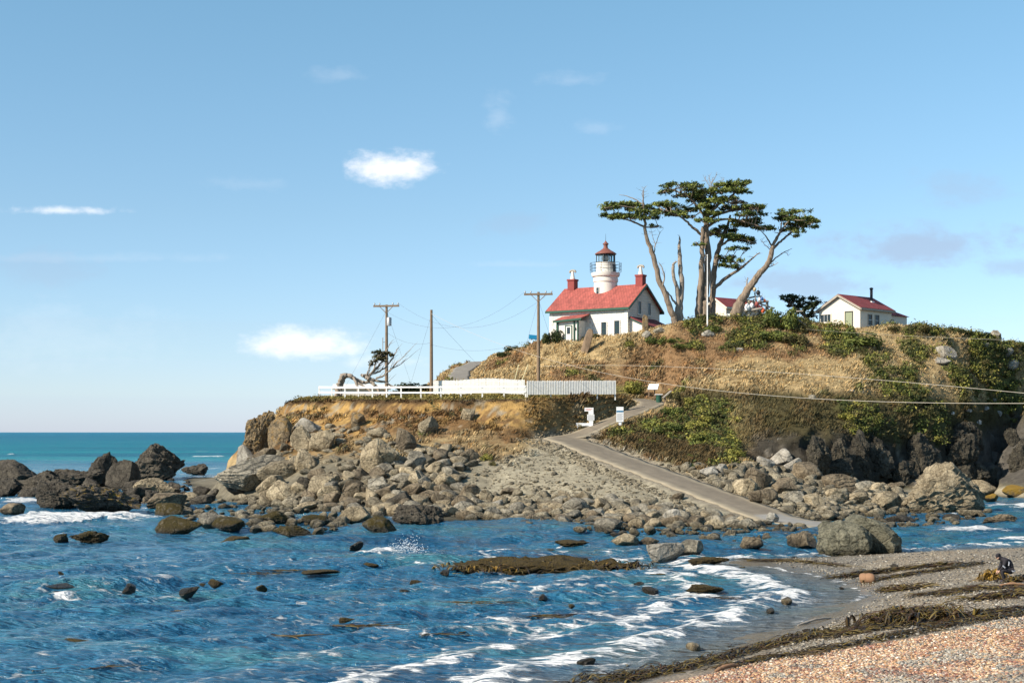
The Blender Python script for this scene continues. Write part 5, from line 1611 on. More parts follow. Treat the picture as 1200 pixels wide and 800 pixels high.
# ------------------------------------------------------------------ utility poles and their wires
def pole(px, pytop, d, label, arm=None, extra=None):
    p = W(px, pytop, d); zb = ground(p.x, p.y)
    r_ = empty('utility_pole', (p.x, p.y, zb)); tag(r_, label, 'pole')
    h_ = p.z - zb
    MB().tube([(0, 0, -0.5), (0, 0, h_ * 0.5), (0, 0, h_)], [0.20, 0.17, 0.13], 12).build('post', M['pole'], r_, smooth=True)
    ends = []
    if arm:
        a, dz, ry = arm
        ar = MB().box(-a / 2, a / 2, -0.20, -0.06, h_ - dz - 0.1, h_ - dz + 0.1).build('crossarm', M['pole'], r_); ar.rotation_euler = (0, 0, ry)
        MB().bar((-0.75, -0.13, h_ - dz - 0.05), (-0.05, -0.15, h_ - dz - 0.75), 0.06).bar((0.75, -0.13, h_ - dz - 0.05), (0.05, -0.15, h_ - dz - 0.75), 0.06).build('brace', M['pole'], ar)
        for xx in (-a / 2 + 0.12, -a / 2 + 0.7, a / 2 - 0.7, a / 2 - 0.12):
            MB().lathe([(0.03, h_ - dz + 0.1), (0.05, h_ - dz + 0.18), (0.09, h_ - dz + 0.22), (0.06, h_ - dz + 0.32), (0.02, h_ - dz + 0.36)], (xx, -0.13), 10).build('insulator', M['grey_metal'], ar, smooth=True)
            e = Matrix.Rotation(ry, 3, 'Z') @ Vector((xx, -0.13, h_ - dz + 0.3)); ends.append(r_.location + e)
    return r_, h_, ends


p1, h1, e1 = pole(453, 357, 156, 'utility pole with crossarm and transformer behind the windswept tree', (2.9, 0.15, R(-10)))
tr = MB().lathe([(0.05, h1 - 2.35), (0.26, h1 - 2.32), (0.28, h1 - 1.5), (0.22, h1 - 1.42), (0.05, h1 - 1.38)], (0.30, -0.28), 16).build('transformer', M['grey_metal'], p1, smooth=True)
MB().tube([(-0.42, -0.05, h1 - 3.6), (-0.42, -0.05, h1 - 5.0)], 0.05, 8).bar((-0.42, -0.05, h1 - 4.1), (0, 0, h1 - 4.1), 0.05).build('riser_pipe', M['grey_metal'], p1)
p2, h2, e2 = pole(505.5, 363, 148, 'bare utility pole without a crossarm between the other two poles')
p3_, h3, e3 = pole(631, 342, 146, 'utility pole with a wide crossarm in front of the lighthouse', (2.95, 0.25, R(-6)))


def cable(name, a, b, sag, r_, mat, label, cat='cable', n=40, group=None):
    a, b = Vector(a), Vector(b)
    pts = [a.lerp(b, i / n) - Vector((0, 0, 4 * sag * (i / n) * (1 - i / n))) for i in range(n + 1)]
    o = MB().tube([p - a for p in pts], r_, 6).build(name, mat, smooth=True)
    o.location = a
    return tag(o, label, cat, group)


def cable_through(A, Bxy, t1, t2):
    """end height and sag of a wire from A to Bxy that passes two sight lines"""
    A = Vector(A); rowsm, rhs = [], []
    for px_, py_ in (t1, t2):
        k = (px_ - CX) / F
        t = (k * A.y - A.x) / ((Bxy[0] - A.x) - k * (Bxy[1] - A.y))
        d = A.y + t * (Bxy[1] - A.y)
        zt = H - (py_ - CY) / F * d
        rowsm.append((t, -4 * t * (1 - t))); rhs.append(zt - A.z)
    (a, b), (c, d) = rowsm
    det = a * d - b * c
    q = (rhs[0] * d - b * rhs[1]) / det; s = (a * rhs[1] - c * rhs[0]) / det
    return Vector((Bxy[0], Bxy[1], A.z + q)), s


A = p2.location + Vector((0, -0.15, h2 - 0.4))
B, s = cable_through(A, (26, 48), (745, 444), (1150, 472.5))
cable('overhead_cable', A, B, s, 0.012, M['pale_cable'], 'lower pale cable crossing the hillside from the bare pole')
A = p3_.location + Vector((0.15, -0.15, 2.9))
B, s = cable_through(A, (27, 50), (860, 433), (1190, 459.5))
cable('overhead_cable', A, B, s, 0.011, M['pale_cable'], 'upper pale cable crossing the hillside from the lighthouse pole')
A = W(926, 384, 164.5)
B, s = cable_through(A, (42, 60), (1020, 391), (1160, 397.5))
cable('overhead_cable', A, B, s, 0.008, M['pale_cable'], 'thin highest cable crossing in front of the cream cottage')
WL = 'thin dark wire strung between the utility poles'
for i, j in ((0, 0), (3, 3)):
    cable('wire', e1[i], e3[j], 3.2, 0.008, M['wire'], WL, 'wire', group='wires between the poles')
cable('wire', p1.location + Vector((0, 0, h1 - 3.0)), p2.location + Vector((0, 0, h2 - 3.4)), 0.6, 0.01, M['wire'], WL, 'wire', group='wires between the poles')
cable('wire', p2.location + Vector((0, 0, h2 - 3.6)), p3_.location + Vector((0, 0, h3 - 4.6)), 1.0, 0.008, M['wire'], WL, 'wire', group='wires between the poles')
GL = 'thin slanting guy wire holding up a utility pole'
for (a, px_, d) in ((p1.location + Vector((0, 0, h1 - 0.6)), 398, 150), (p1.location + Vector((0, 0, h1 - 0.6)), 486, 160), (p2.location + Vector((0, 0, h2 - 0.5)), 477, 149), (p2.location + Vector((0, 0, h2 - 0.5)), 575, 160), (p3_.location + Vector((0, 0, h3 - 0.8)), 602, 149), (p3_.location + Vector((0, 0, h3 - 0.8)), 662, 152)):
    x_ = (px_ - CX) / F * d
    cable('guy_wire', a, (x_, d, ground(x_, d)), 0.05, 0.009, M['wire'], GL, 'wire', group='guy wires of the poles')
for k, (pa, da, pb) in enumerate((((608, 427), 152, (602, 447)), ((619, 427), 151, (609, 449)))):
    a, b = W(*pa, da), W(*pb, da); 
    o = MB().tube([(0, 0, -0.3), a - b], 0.045, 8).build('guy_guard', plain('pale_yellow_plastic', (0.62, 0.55, 0.32), 0.5, 0.1), smooth=True)
    o.location = b; tag(o, ('upright' if k == 0 else 'slanting') + ' pale yellow rod rising behind the fence, ' + ('left' if k == 0 else 'right') + ' one of two', 'rod')

# ------------------------------------------------------------------ flagpole
p = W(829, 300, 158); zb = ground(p.x, p.y)
fp = empty('flagpole', (p.x, p.y, zb)); tag(fp, 'tall white flagpole standing against the main cypress trunk', 'flagpole')
MB().tube([(0, 0, -0.2), (0, 0, p.z - zb)], [0.085, 0.05], 10).build('mast', M['sign_white'], fp, smooth=True)
MB().lathe([(0.02, p.z - zb), (0.08, p.z - zb + 0.05), (0.08, p.z - zb + 0.12), (0.02, p.z - zb + 0.17)], (0, 0), 10).build('finial', M['sign_white'], fp, smooth=True)

# ------------------------------------------------------------------ signs on the ramp
hp = hit(726.5, 499)[0]; d = hp.y; k = d / F
s1 = empty('notice_board', (hp.x, d + 0.1, hp.z)); tag(s1, 'tall white notice board with a blue band standing right of the path', 'sign')
MB().box(-0.13, 0.13, -0.03, 0.03, -0.2, 0.62).box(-0.02, 0.20, 0.031, 0.09, -0.2, 1.2).build('post', M['sign_white'], s1)
bz0, bz1 = 5.0 * k, 22.5 * k; bw = 8.4 * k
bo = MB().box(-bw / 2, bw / 2, -0.075, -0.031, bz0, bz1).build('board', M['sign_white'], s1)
fz = lambda t: bz1 - (bz1 - bz0) * t
MB().box(-bw / 2 + .012, bw / 2 - .012, -0.081, -0.0755, fz(0.36), fz(0.25)).build('blue_band', M['sign_blue'], bo)
MB().box(-bw / 2 + .05, bw / 2 - .05, -0.081, -0.0755, fz(0.09), fz(0.055)).box(-bw / 2 + .08, bw / 2 - .08, -0.081, -0.0755, fz(0.14), fz(0.115)).build('heading_lines', M['sign_tan'], bo)
MB().lathe([(0.01, -0.085), (0.075, -0.084), (0.075, -0.0755), (0.01, -0.0752)], (0, 0), 14).build('emblem', M['black'], bo)
em = bo.children[-1]; em.rotation_euler = (0, 0, 0)
em.data.transform(Matrix.Translation((0, 0, 0)) @ Matrix.Rotation(R(-90), 4, 'X'))
em.location = (0, -0.16, fz(0.215)); em.data.transform(Matrix.Translation((0, 0.16 - 0.0803 + 0.0803, 0)))
tl = MB()
for k_ in range(9):
    t = 0.43 + 0.055 * k_
    tl.box(-bw / 2 + .06, bw / 2 - .06 - 0.1 * (k_ % 3 == 2), -0.081, -0.0755, fz(t + 0.026), fz(t))
tl.build('text_lines', M['sign_grey'], bo)

hp = hit(691, 500)[0]; d = hp.y; k = d / F
s2 = empty('warning_sign', (hp.x, d - 0.1, hp.z)); tag(s2, 'stepped white warning sign of two boards on a post below the bank', 'sign')
MB().box(-0.05, 0.33, 0.0, 0.06, -0.2, 17 * k).build('post', M['sign_white'], s2)
o1 = MB().box(-0.50, 0.36, -0.06, -0.01, 18.2 * k, 22.5 * k).box(-0.12, 0.36, -0.055, -0.012, 14.9 * k, 18.19 * k).build('top_board', M['sign_white'], s2)
MB().box(-0.42, 0.26, -0.066, -0.0605, 20.6 * k, 21.1 * k).box(-0.40, 0.10, -0.066, -0.0605, 19.4 * k, 19.8 * k).build('text_lines', M['sign_red'], o1)
o2 = MB().box(-0.24, 0.44, -0.07, -0.01, 7.8 * k, 14.7 * k).build('lower_board', M['sign_white'], s2)
t_ = MB()
for q_ in range(5): t_.box(-0.19, 0.39, -0.076, -0.0705, (8.6 + q_ * 1.15) * k, (9.2 + q_ * 1.15) * k)
t_.build('text_lines', M['sign_grey'], o2)
MB().prism([(0.1, 0.0), (0.3, 0.0), (0.34, 7.6 * k), (-0.12, 7.6 * k)], -0.03, -0.012).build('foot_board', M['sign_white'], s2)
hp = hit(683, 501)[0]; d = hp.y; k = d / F
br_ = empty('barrier', (hp.x, d - 0.25, hp.z)); tag(br_, 'low white board on two stakes beside the stepped warning sign', 'barrier')
MB().box(-8.2 * k, 8.2 * k, -0.03, 0.02, 0.18, 0.46).build('board', M['sign_white'], br_)
for xx in (-0.5, 0.5): MB().box(xx - 0.04, xx + 0.04, 0.023, 0.1, -0.2, 0.42).build('stake', M['sign_white'], br_)

# interpretive panel, bin, leaning panel at the bend
hp = hit(764, 467.5)[0]; d = hp.y; k = d / F
ip = empty('information_panel', (hp.x, d, hp.z)); tag(ip, 'sloped information panel on two brown posts at the bend of the path', 'sign')
for xx in (-0.33, 0.27): MB().box(xx - 0.06, xx + 0.06, -0.06, 0.06, -0.2, 1.15).build('post', M['pole'], ip)
MB().add([(-0.5, -0.4, 1.0), (0.55, -0.4, 1.0), (0.78, 0.35, 1.55), (-0.27, 0.35, 1.55), (-0.5, -0.4, 1.06), (0.55, -0.4, 1.06), (0.78, 0.35, 1.61), (-0.27, 0.35, 1.61)], [(0, 3, 2, 1), (4, 5, 6, 7), (0, 1, 5, 4), (1, 2, 6, 5), (2, 3, 7, 6), (3, 0, 4, 7)]).build('panel', M['sign_white'], ip)
hp = hit(772, 472)[0]; d = hp.y
bn = empty('litter_bin', (hp.x, d, hp.z)); tag(bn, 'dark green litter bin next to the information panel', 'bin')
MB().lathe([(0.26, 0), (0.3, 0.75), (0.31, 0.8), (0.2, 0.82)], (0, 0), 16).build('bin_body', M['green'], bn, smooth=True)
MB().box(-0.38, 0.38, -0.3, 0.3, 0.83, 0.9).build('lid', M['sign_white'], bn)
hp = hit(779, 474)[0]; d = hp.y
lp = empty('reading_panel', (hp.x, d, hp.z)); tag(lp, 'dark reading panel seen edge on, right of the litter bin', 'sign')
MB().box(-0.1, 0.1, -0.1, 0.1, -0.2, 0.9).build('post', M['pole'], lp)
MB().add([(-0.25, -0.5, 0.72), (-0.15, -0.5, 0.66), (0.68, -0.5, 1.36), (0.60, -0.5, 1.44), (-0.25, 0.6, 0.72), (-0.15, 0.6, 0.66), (0.68, 0.6, 1.36), (0.60, 0.6, 1.44)], [(0, 1, 2, 3), (7, 6, 5, 4), (0, 4, 5, 1), (1, 5, 6, 2), (2, 6, 7, 3), (3, 7, 4, 0)]).build('panel', M['grey_wood'], lp)
# blue white panel by the hedge
hp = W(625, 405, 168); zb = ground(hp.x, hp.y)
bp = empty('tilted_sign', (hp.x, hp.y, zb)); tag(bp, 'dark blue tilted sign panel at the skyline left of the lighthouse hedge', 'sign')
MB().box(-0.3, -0.2, -0.03, 0.03, -0.2, 0.8).box(0.25, 0.35, -0.03, 0.03, -0.2, 0.8).build('post', M['sign_white'], bp)
MB().add([(-0.55, -0.4, 0.65), (0.5, -0.4, 0.55), (0.55, 0.3, 1.05), (-0.5, 0.3, 1.15), (-0.55, -0.4, 0.72), (0.5, -0.4, 0.62), (0.55, 0.3, 1.12), (-0.5, 0.3, 1.22)], [(0, 3, 2, 1), (4, 5, 6, 7), (0, 1, 5, 4), (1, 2, 6, 5), (2, 3, 7, 6), (3, 0, 4, 7)]).build('panel', M['sign_blue'], bp)

# driftwood slab by the porch, stone post, trough
hp = W(688, 398, 160.0); zb = ground(hp.x, hp.y)
V, Fc = rock_shape(5, 311, 'block'); V = np.sign(V) * np.abs(V) ** .6; V[:, 0] += .25 * V[:, 2]
o = link('driftwood_slab', np_mesh('driftwood_slab', V * np.array([0.45, 0.35, 1.6]), Fc, M['pole'], True)); o.location = (hp.x, hp.y, zb + 1.1); o.rotation_euler = (0, R(12), 0)
tag(o, 'upright slab of weathered driftwood leaning by the lighthouse porch', 'driftwood')
hp = W(756, 385, 159.5); zb = ground(hp.x, hp.y)
V, Fc = rock_shape(5, 99, 'block'); V = np.sign(V) * np.abs(V) ** .5
o = link('stone_post', np_mesh('stone_post', V * np.array([0.34, 0.3, 1.1]), Fc, M['rock_ochre'], True)); o.location = (hp.x, hp.y, zb + 0.7)
tag(o, 'square weathered stone post in front of the lighthouse gable', 'post')
hp = W(859, 371, 161.5); zb = ground(hp.x, hp.y)
tr_ = empty('trough', (hp.x, hp.y, zb + 0.05), R(-8)); tag(tr_, 'white wooden trough at the foot of the leaning cypress', 'trough')
b = MB(); 
b.box(-0.75, 0.75, -0.32, -0.27, 0.1, 0.52).box(-0.75, 0.75, 0.27, 0.32, 0.1, 0.52).box(-0.75, -0.70, -0.269, 0.269, 0.1, 0.52).box(0.70, 0.75, -0.269, 0.269, 0.1, 0.52).box(-0.69, 0.69, -0.26, 0.26, 0.1, 0.15)
b.build('box', M['sign_white'], tr_)
for xx in (-0.6, 0.6): MB().box(xx - .06, xx + .06, -0.2, 0.2, -0.1, 0.098).build('leg', M['sign_white'], tr_)

# ------------------------------------------------------------------ pile of driftwood and fishing floats on the summit
hp = W(890, 369, 161.5); zb = ground(hp.x, hp.y)
k = 161.5 / F
def Q(px_, py_, dy=0.0): 
    q_ = W(px_, py_, 161.5 + dy); return q_ - Vector((hp.x, hp.y, zb))
rk = empty('driftwood_rack', (hp.x, hp.y, zb)); tag(rk, 'rack of grey driftwood logs hung with fishing floats on the summit', 'driftwood rack')
for a, b, r_ in (((872, 364), (893, 361), .16), ((874, 357), (901, 353), .13), ((900, 369), (899, 352), .22), ((885, 371), (885, 341), .07), ((872, 371), (884, 350), .12), ((890, 371), (884, 343), .09), ((878, 349), (893, 347), .10), ((876, 371), (890, 352), .1), ((903, 360), (880, 352), .1), ((894, 371), (890, 345), .09)):
    dy = random.uniform(-.5, .5)
    a_, b_ = Q(*a, dy), Q(*b, dy + random.uniform(-.4, .4))
    m_ = (a_ + b_) / 2 + Vector((random.uniform(-.1, .1), 0, random.uniform(-.08, .1)))
    MB().tube([a_, m_, b_], [r_, r_ * 0.9, r_ * 0.6], 8).build('log', M['grey_wood'], rk, smooth=True)
for i, (px_, py_, r_, mt, lab) in enumerate((
    (894, 363.5, .24, 'buoy_orange', 'round orange fishing float hanging low on the driftwood rack'),
    (884, 339, .22, 'buoy_tan', 'tan float tied to the top of the thin mast of the rack'),
    (888.5, 343, .24, 'black', 'black float on the upper right of the driftwood rack'),
    (881, 358, .26, 'sign_white', 'white oval float in the middle of the rack'),
    (887, 356, .22, 'buoy_red', 'dull red float in the middle of the rack'),
    (877, 353, .22, 'buoy_tan', 'tan oval float at the left of the rack'),
    (893, 350, .18, 'buoy_blue', 'small blue float on the right arm of the rack'),
    (874.5, 355, .16, 'buoy_red', 'small dark red float at the left end of the rack'),
    (890, 351, .18, 'sign_white', 'small white float beside the blue one'),
    (876, 360, .34, 'sign_white', 'largest white float lying low at the left of the rack'),
    (896, 352, .15, 'buoy_orange', 'small orange float at the right end of the rack'))):
    q_ = W(px_, py_, 161.1 + 0.1 * (i % 3))
    f_ = empty('fishing_float', q_); tag(f_, lab, 'float', 'floats on the driftwood rack')
    MB().lathe([(0.02, -r_ * 1.25), (r_ * .6, -r_ * 1.05), (r_, -r_ * .3), (r_, r_ * .35), (r_ * .6, r_ * 1.0), (r_ * .2, r_ * 1.15), (0.03, r_ * 1.3)], (0, 0), 14).build('float_body', M[mt], f_, smooth=True)
    MB().tube([(0, 0, r_ * 1.2), (0.03, 0, r_ * 1.2 + 0.35)], 0.02, 6).build('rope', M['grey_wood'], f_)
# bleached logs on the hill
for a, b, d, r_, lab in (((927, 366.5), (941, 364.5), 161, .12, 'bleached log lying by the summit shrub'), ((934, 374), (950, 386), 160, .10, 'straight bleached pole lying on the slope below the low cypress')):
    a_, b_ = W(*a, d), W(*b, d); a_.z = max(a_.z, ground(a_.x, a_.y) + .1); b_.z = max(b_.z, ground(b_.x, b_.y) + .1)
    o = MB().tube([Vector((0, 0, 0)), (b_ - a_) / 2 + Vector((0, 0, .05)), b_ - a_], [r_, r_ * .9, r_ * .6], 8).build('driftwood_log', M['grey_wood'], smooth=True); o.location = a_
    tag(o, lab, 'log')
# ------------------------------------------------------------------ leaves, grass, scrub
M['leaf'] = col_mat('leaves', 0.75, 3.0, 0.3, 0.0)
M['grass'] = col_mat('grass_blades', 0.9, 1.2, 0.3, 0.0)


def tri_cloud(P, Nn, S, elong, rg, up=0.5):
    """one small leaf triangle pair at each point, facing roughly along Nn"""
    n = len(P)
    r = rg.normal(size=(n, 3)); r /= np.linalg.norm(r, axis=1, keepdims=True)
    nn = Nn * up + r * (1 - up); nn /= np.linalg.norm(nn, axis=1, keepdims=True) + 1e-9
    t = np.cross(nn, rg.normal(size=(n, 3))); t /= np.linalg.norm(t, axis=1, keepdims=True) + 1e-9
    b = np.cross(nn, t)
    L_ = S * elong; Wd_ = S
    V = np.stack([P - t * L_[:, None], P + b * Wd_[:, None] * 0.55 - nn * 0.15 * S[:, None], P + t * L_[:, None], P - b * Wd_[:, None] * 0.55 - nn * 0.15 * S[:, None]], 1).reshape(-1, 3)
    Fc = np.arange(n * 4).reshape(n, 4)
    return V, Fc


def pad_cloud(pads, dens_, size, elong, c1, c2, rg, clump=0.45, per=26):
    """flattened pads of foliage: clumps of leaf sprays spread over each pad, thin at the rim"""
    Ps, Ns, Cs = [], [], []
    for (cx, cy, cz, rx, ry, rz) in pads:
        nc = max(3, int(dens_ * (rx * ry) / (clump ** 2)))
        a = rg.uniform(0, 2 * np.pi, nc); r = np.sqrt(rg.uniform(0, 1, nc)) * rg.uniform(0.75, 1.12, nc)
        u, v = r * np.cos(a), r * np.sin(a)
        hgt = rz * (1 - 0.8 * np.clip(r, 0, 1) ** 2) * rg.uniform(-0.55, 1.0, nc)
        ctr = np.stack([cx + u * rx, cy + v * ry, cz + hgt], 1)
        keep = vnoise(ctr / 0.9) > -0.35
        ctr = ctr[keep]
        for c in ctr:
            m = int(per * rg.uniform(0.6, 1.3))
            d = rg.normal(size=(m, 3)) * np.array([1, 1, 0.5]) * clump * 0.42
            Ps.append(c + d); nn = d / (np.linalg.norm(d, axis=1, keepdims=True) + 1e-6) * 0.6 + np.array([0, 0, 0.7]); Ns.append(nn)
            t = rg.uniform(0, 1); Cs.append(np.tile(np.array(c1) * (1 - t) + np.array(c2) * t, (m, 1)) * rg.uniform(0.75, 1.25, (m, 1)))
    P, Nn, Cc = np.concatenate(Ps), np.concatenate(Ns), np.concatenate(Cs)
    V, Fc = tri_cloud(P, Nn, size * rg.uniform(0.6, 1.4, len(P)), elong, rg)
    return V, Fc, np.repeat(Cc, 4, 0)


def crown_obj(name, parent, origin, pads, dens_, size, elong, c1, c2, seed, clump=0.45, per=26):
    V, Fc, Cc = pad_cloud(pads, dens_, size, elong, c1, c2, np.random.default_rng(seed), clump, per)
    return link(name, np_mesh(name, V - np.array(origin), Fc, M['leaf'], False, Cc), parent)


DKG, LTG, DEADC = (0.034, 0.056, 0.014), (0.19, 0.215, 0.05), (0.16, 0.11, 0.07)


class Tree:
    def __init__(s, name, label, base, cat='tree', mat='bark', seed=1):
        s.o = empty(name, base); tag(s.o, label, cat, 'cypress trees on the summit' if name == 'cypress_tree' else None)
        s.b = Vector(base); s.mb = MB(); s.rg = random.Random(seed); s.mat = mat; s.tips = []; s.dead = MB(); s.deads = []

    def limb(s, pts, rad, wob=0.12, dead=False, n=9):
        """a bent limb through the given points, rounded by a spline, with knots and wobble"""
        P = catmull([Vector(p) for p in pts], 5)
        k = len(P)
        Rr = [float(np.interp(i / (k - 1), np.linspace(0, 1, len(rad)), rad)) for i in range(k)]
        Q = []
        for i, (p, r) in enumerate(zip(P, Rr)):
            w_ = wob * min(1, i / 3) * (0.4 + r)
            Q.append(p + Vector((s.rg.uniform(-w_, w_), s.rg.uniform(-w_, w_), s.rg.uniform(-w_, w_) * .5)) - s.b)
        Rr = [r * s.rg.uniform(0.95, 1.06) for r in Rr]
        if dead: s.deads.append(MB())
        (s.deads[-1] if dead else s.mb).tube(Q, Rr, n)
        return P

    def twigs(s, P, n, L_, r_, up=0.35, dead=True, frm=0.35):
        for i in range(n):
            j = int(len(P) * s.rg.uniform(frm, 0.98)); p = P[min(j, len(P) - 1)]
            d = Vector((s.rg.uniform(-1, 1), s.rg.uniform(-1, 1) * .7, s.rg.uniform(-.3, 1) * up + .15)).normalized()
            q = p + d * L_ * s.rg.uniform(.5, 1.2)
            mid = p.lerp(q, .5) + Vector((s.rg.uniform(-.1, .1), s.rg.uniform(-.1, .1), s.rg.uniform(-.05, .15))) * L_ * .5
            (s.dead if dead else s.mb).tube([p - s.b, mid - s.b, q - s.b], [r_, r_ * .7, r_ * .25], 5)
            e = mid + Vector((s.rg.uniform(-1, 1), s.rg.uniform(-1, 1), s.rg.uniform(0, .7))) * L_ * .35
            (s.dead if dead else s.mb).tube([mid - s.b, e - s.b], [r_ * .55, r_ * .2], 4)

    def feed(s, pads, P, r_=0.07):
        """boughs from the nearest point of the limbs out to each pad"""
        for (cx, cy, cz, rx, ry, rz) in pads:
            c = Vector((cx, cy, cz - rz * .4))
            best = min(P, key=lambda q: (q - c).length + (3.0 if q.z > c.z + .5 else 0))
            if (best - c).length > 9: continue
            mid = best.lerp(c, .5) + Vector((0, 0, -0.10 * (best - c).length))
            s.mb.tube([best - s.b, mid - s.b, c - s.b], [r_, r_ * .75, r_ * .4], 6)
            for k in range(5):
                a = s.rg.uniform(0, 6.28); e = Vector((cx + rx * .75 * math.cos(a), cy + ry * .75 * math.sin(a), cz + s.rg.uniform(-.2, .3) * rz))
                st_ = mid.lerp(c, s.rg.uniform(.3, 1))
                s.mb.tube([st_ - s.b, st_.lerp(e, .5) - s.b + Vector((0, 0, -.08)), e - s.b], [r_ * .4, r_ * .3, r_ * .12], 5)

    def done(s):
        if s.mb.v: s.mb.build('trunk', M[s.mat], s.o, smooth=True)
        for q in s.deads: q.build('dead_limb', M['dead_bark'], s.o, smooth=True)
        if s.dead.v: s.dead.build('dead_twigs', M['dead_bark'], s.o, smooth=True)
        return s.o


def TP(zx, zy, d=160.0, dy=0.0):            # photograph position (from an enlarged survey of the trees)
    return W(700 + zx / 4.21, 195 + zy / 4.21, d + dy)


KZ = 160 / F / 4.21                         # metres per survey unit
rgT = random.Random(5)


def mkpads(L_, d, spread=1.6):
    out = []
    for (cx, cy, rx, rz) in L_:
        dy = rgT.uniform(-1, 1) * spread
        c = TP(cx, cy, d + dy)
        out.append((c.x, c.y, c.z, rx * KZ * 1.34, rx * KZ * rgT.uniform(.75, 1.05), rz * KZ * 1.25))
        if rx > 45:          # a second, smaller layer
            c2 = TP(cx + rgT.uniform(-.5, .5) * rx, cy + rgT.uniform(-.6, .9) * rz, d + dy + rgT.choice((-1, 1)) * rx * KZ * .7)
            out.append((c2.x, c2.y, c2.z, rx * KZ * .62, rx * KZ * .5, rz * KZ * 0.6))
        if rx > 33:
            for sg in (-1, 1):
                c3 = TP(cx + sg * rx * rgT.uniform(.55, .95), cy + rgT.uniform(-.3, .5) * rz, d + dy + rgT.uniform(-1, 1))
                out.append((c3.x, c3.y, c3.z, rx * KZ * .5, rx * KZ * .5, rz * KZ * .6))
    return out


def limbs(t, specs, d, dead=False):
    allp = []
    for pts, rad, dys in specs:
        n = len(pts)
        P = t.limb([TP(a, b, d, dys * i / max(1, n - 1)) for i, (a, b) in enumerate(pts)], [r * KZ * .88 for r in rad], dead=dead)
        allp += P
    return allp


def gbase(zx, zy, d):
    p = TP(zx, zy, d); p.z = ground(p.x, p.y) - 0.05; return p


# tree 1: bare leaning trunk with a thin flat crown on the left
t = Tree('cypress_tree', 'cypress with a bare curving trunk leaning left to a thin flat crown', gbase(385, 770, 159), seed=2)
P = limbs(t, [([(388, 800), (375, 740), (345, 660), (305, 560), (275, 440), (240, 340), (235, 250), (228, 190), (229, 118)], [19, 17, 16, 15, 13.5, 10, 7, 4.5, 1.5], -0.8)], 159)
P2 = limbs(t, [([(236, 300), (195, 280), (120, 255), (55, 240)], [6, 5, 3.5, 1.5], 1.2), ([(233, 230), (180, 208), (110, 195), (45, 205)], [5, 4, 3, 1.5], -1), ([(240, 300), (270, 300), (305, 294)], [4, 3, 1.5], .6), ([(236, 260), (270, 240), (310, 232)], [4, 3, 1.5], -.8)], 158.5)
P3_ = limbs(t, [([(229, 190), (190, 165), (150, 148), (108, 140)], [3.5, 3, 2, 1], .4), ([(276, 440), (288, 385), (312, 320)], [4, 2.5, 1], .4), ([(288, 385), (272, 345), (268, 325)], [2, 1.5, .8], 0), ([(322, 590), (330, 530), (308, 478)], [5, 3.5, 2], -.5), ([(228, 160), (222, 130), (238, 98)], [2, 1.5, .7], 0)], 158.6, dead=True)
t.twigs(P3_, 26, .8, .018); t.twigs(P, 14, .9, .02, frm=.45)
pads = mkpads([(85, 192, 60, 12), (150, 190, 50, 13), (205, 205, 60, 16), (60, 240, 35, 8), (115, 250, 60, 12), (190, 248, 50, 12), (270, 225, 38, 16), (285, 250, 28, 8), (276, 298, 30, 8), (235, 232, 45, 18), (40, 208, 20, 7)], 158.7, 1.2)
t.feed(pads, P2 + P[20:], .05); t.done()
crown_obj('crown', t.o, t.b, pads, 1.7, 0.105, 1.7, DKG, LTG, 21, per=40)

# dead snags
t = Tree('dead_tree', 'dead grey double trunk snapped off short between the two living cypresses', gbase(405, 770, 159.6), mat='dead_bark', seed=3)
P = limbs(t, [([(408, 800), (410, 720), (416, 600), (408, 480), (402, 400), (408, 345)], [19, 15, 14, 12.5, 9, 3], .3), ([(392, 800), (398, 700), (396, 620), (380, 560), (373, 500), (377, 478), (392, 470)], [16, 13, 12, 10, 8.5, 6, 3], -.4), ([(400, 690), (375, 660), (345, 615)], [8, 5.5, 2], -.5)], 159.6)
t.twigs(P, 8, .7, .03, dead=False); t.done()

# main cypress
t = Tree('cypress_tree', 'tallest cypress with a massive twin trunk and broad layered crown', gbase(518, 740, 161), seed=4)
P = limbs(t, [([(505, 775), (500, 690), (506, 600), (515, 500), (518, 400), (522, 300)], [24, 19, 17, 15, 13, 10], -.6), ([(528, 775), (530, 690), (537, 600), (545, 450), (540, 330), (540, 260), (546, 190), (560, 130)], [28, 23, 21, 18, 17, 14, 9, 4], .5)], 161)
P2 = limbs(t, [([(516, 340), (470, 300), (430, 262), (390, 240), (330, 215)], [8, 7, 5.5, 4, 2], -1.5), ([(538, 265), (505, 210), (460, 160), (400, 125), (345, 108)], [9, 7, 5.5, 4, 2], 1.2), ([(545, 245), (590, 195), (650, 155), (700, 115), (745, 85)], [9, 7, 5.5, 4, 2], -1), ([(546, 262), (610, 232), (680, 215), (760, 212), (825, 210)], [9, 7.5, 6, 4, 2], 1.4), ([(542, 300), (600, 265), (680, 262), (760, 285), (830, 305)], [8, 7, 5, 4, 2], -1.6), ([(520, 400), (500, 385), (484, 372)], [7, 5, 3], -.4), ([(548, 200), (520, 160), (490, 110)], [6, 4, 2], 1), ([(552, 180), (585, 140), (610, 110)], [6, 4, 2], -.8)], 161)
P3_ = limbs(t, [([(560, 130), (562, 95), (568, 55)], [4, 2.5, 1], 0), ([(562, 105), (590, 75), (622, 68)], [2, 1.5, .8], 0), ([(560, 110), (540, 75), (528, 58)], [2, 1.5, .8], .3), ([(566, 80), (580, 55), (592, 38)], [2, 1.2, .6], -.3), ([(563, 90), (552, 60), (556, 42)], [1.6, 1.2, .6], .2)], 161, dead=True)
t.twigs(P3_, 36, .6, .014, up=1.2)
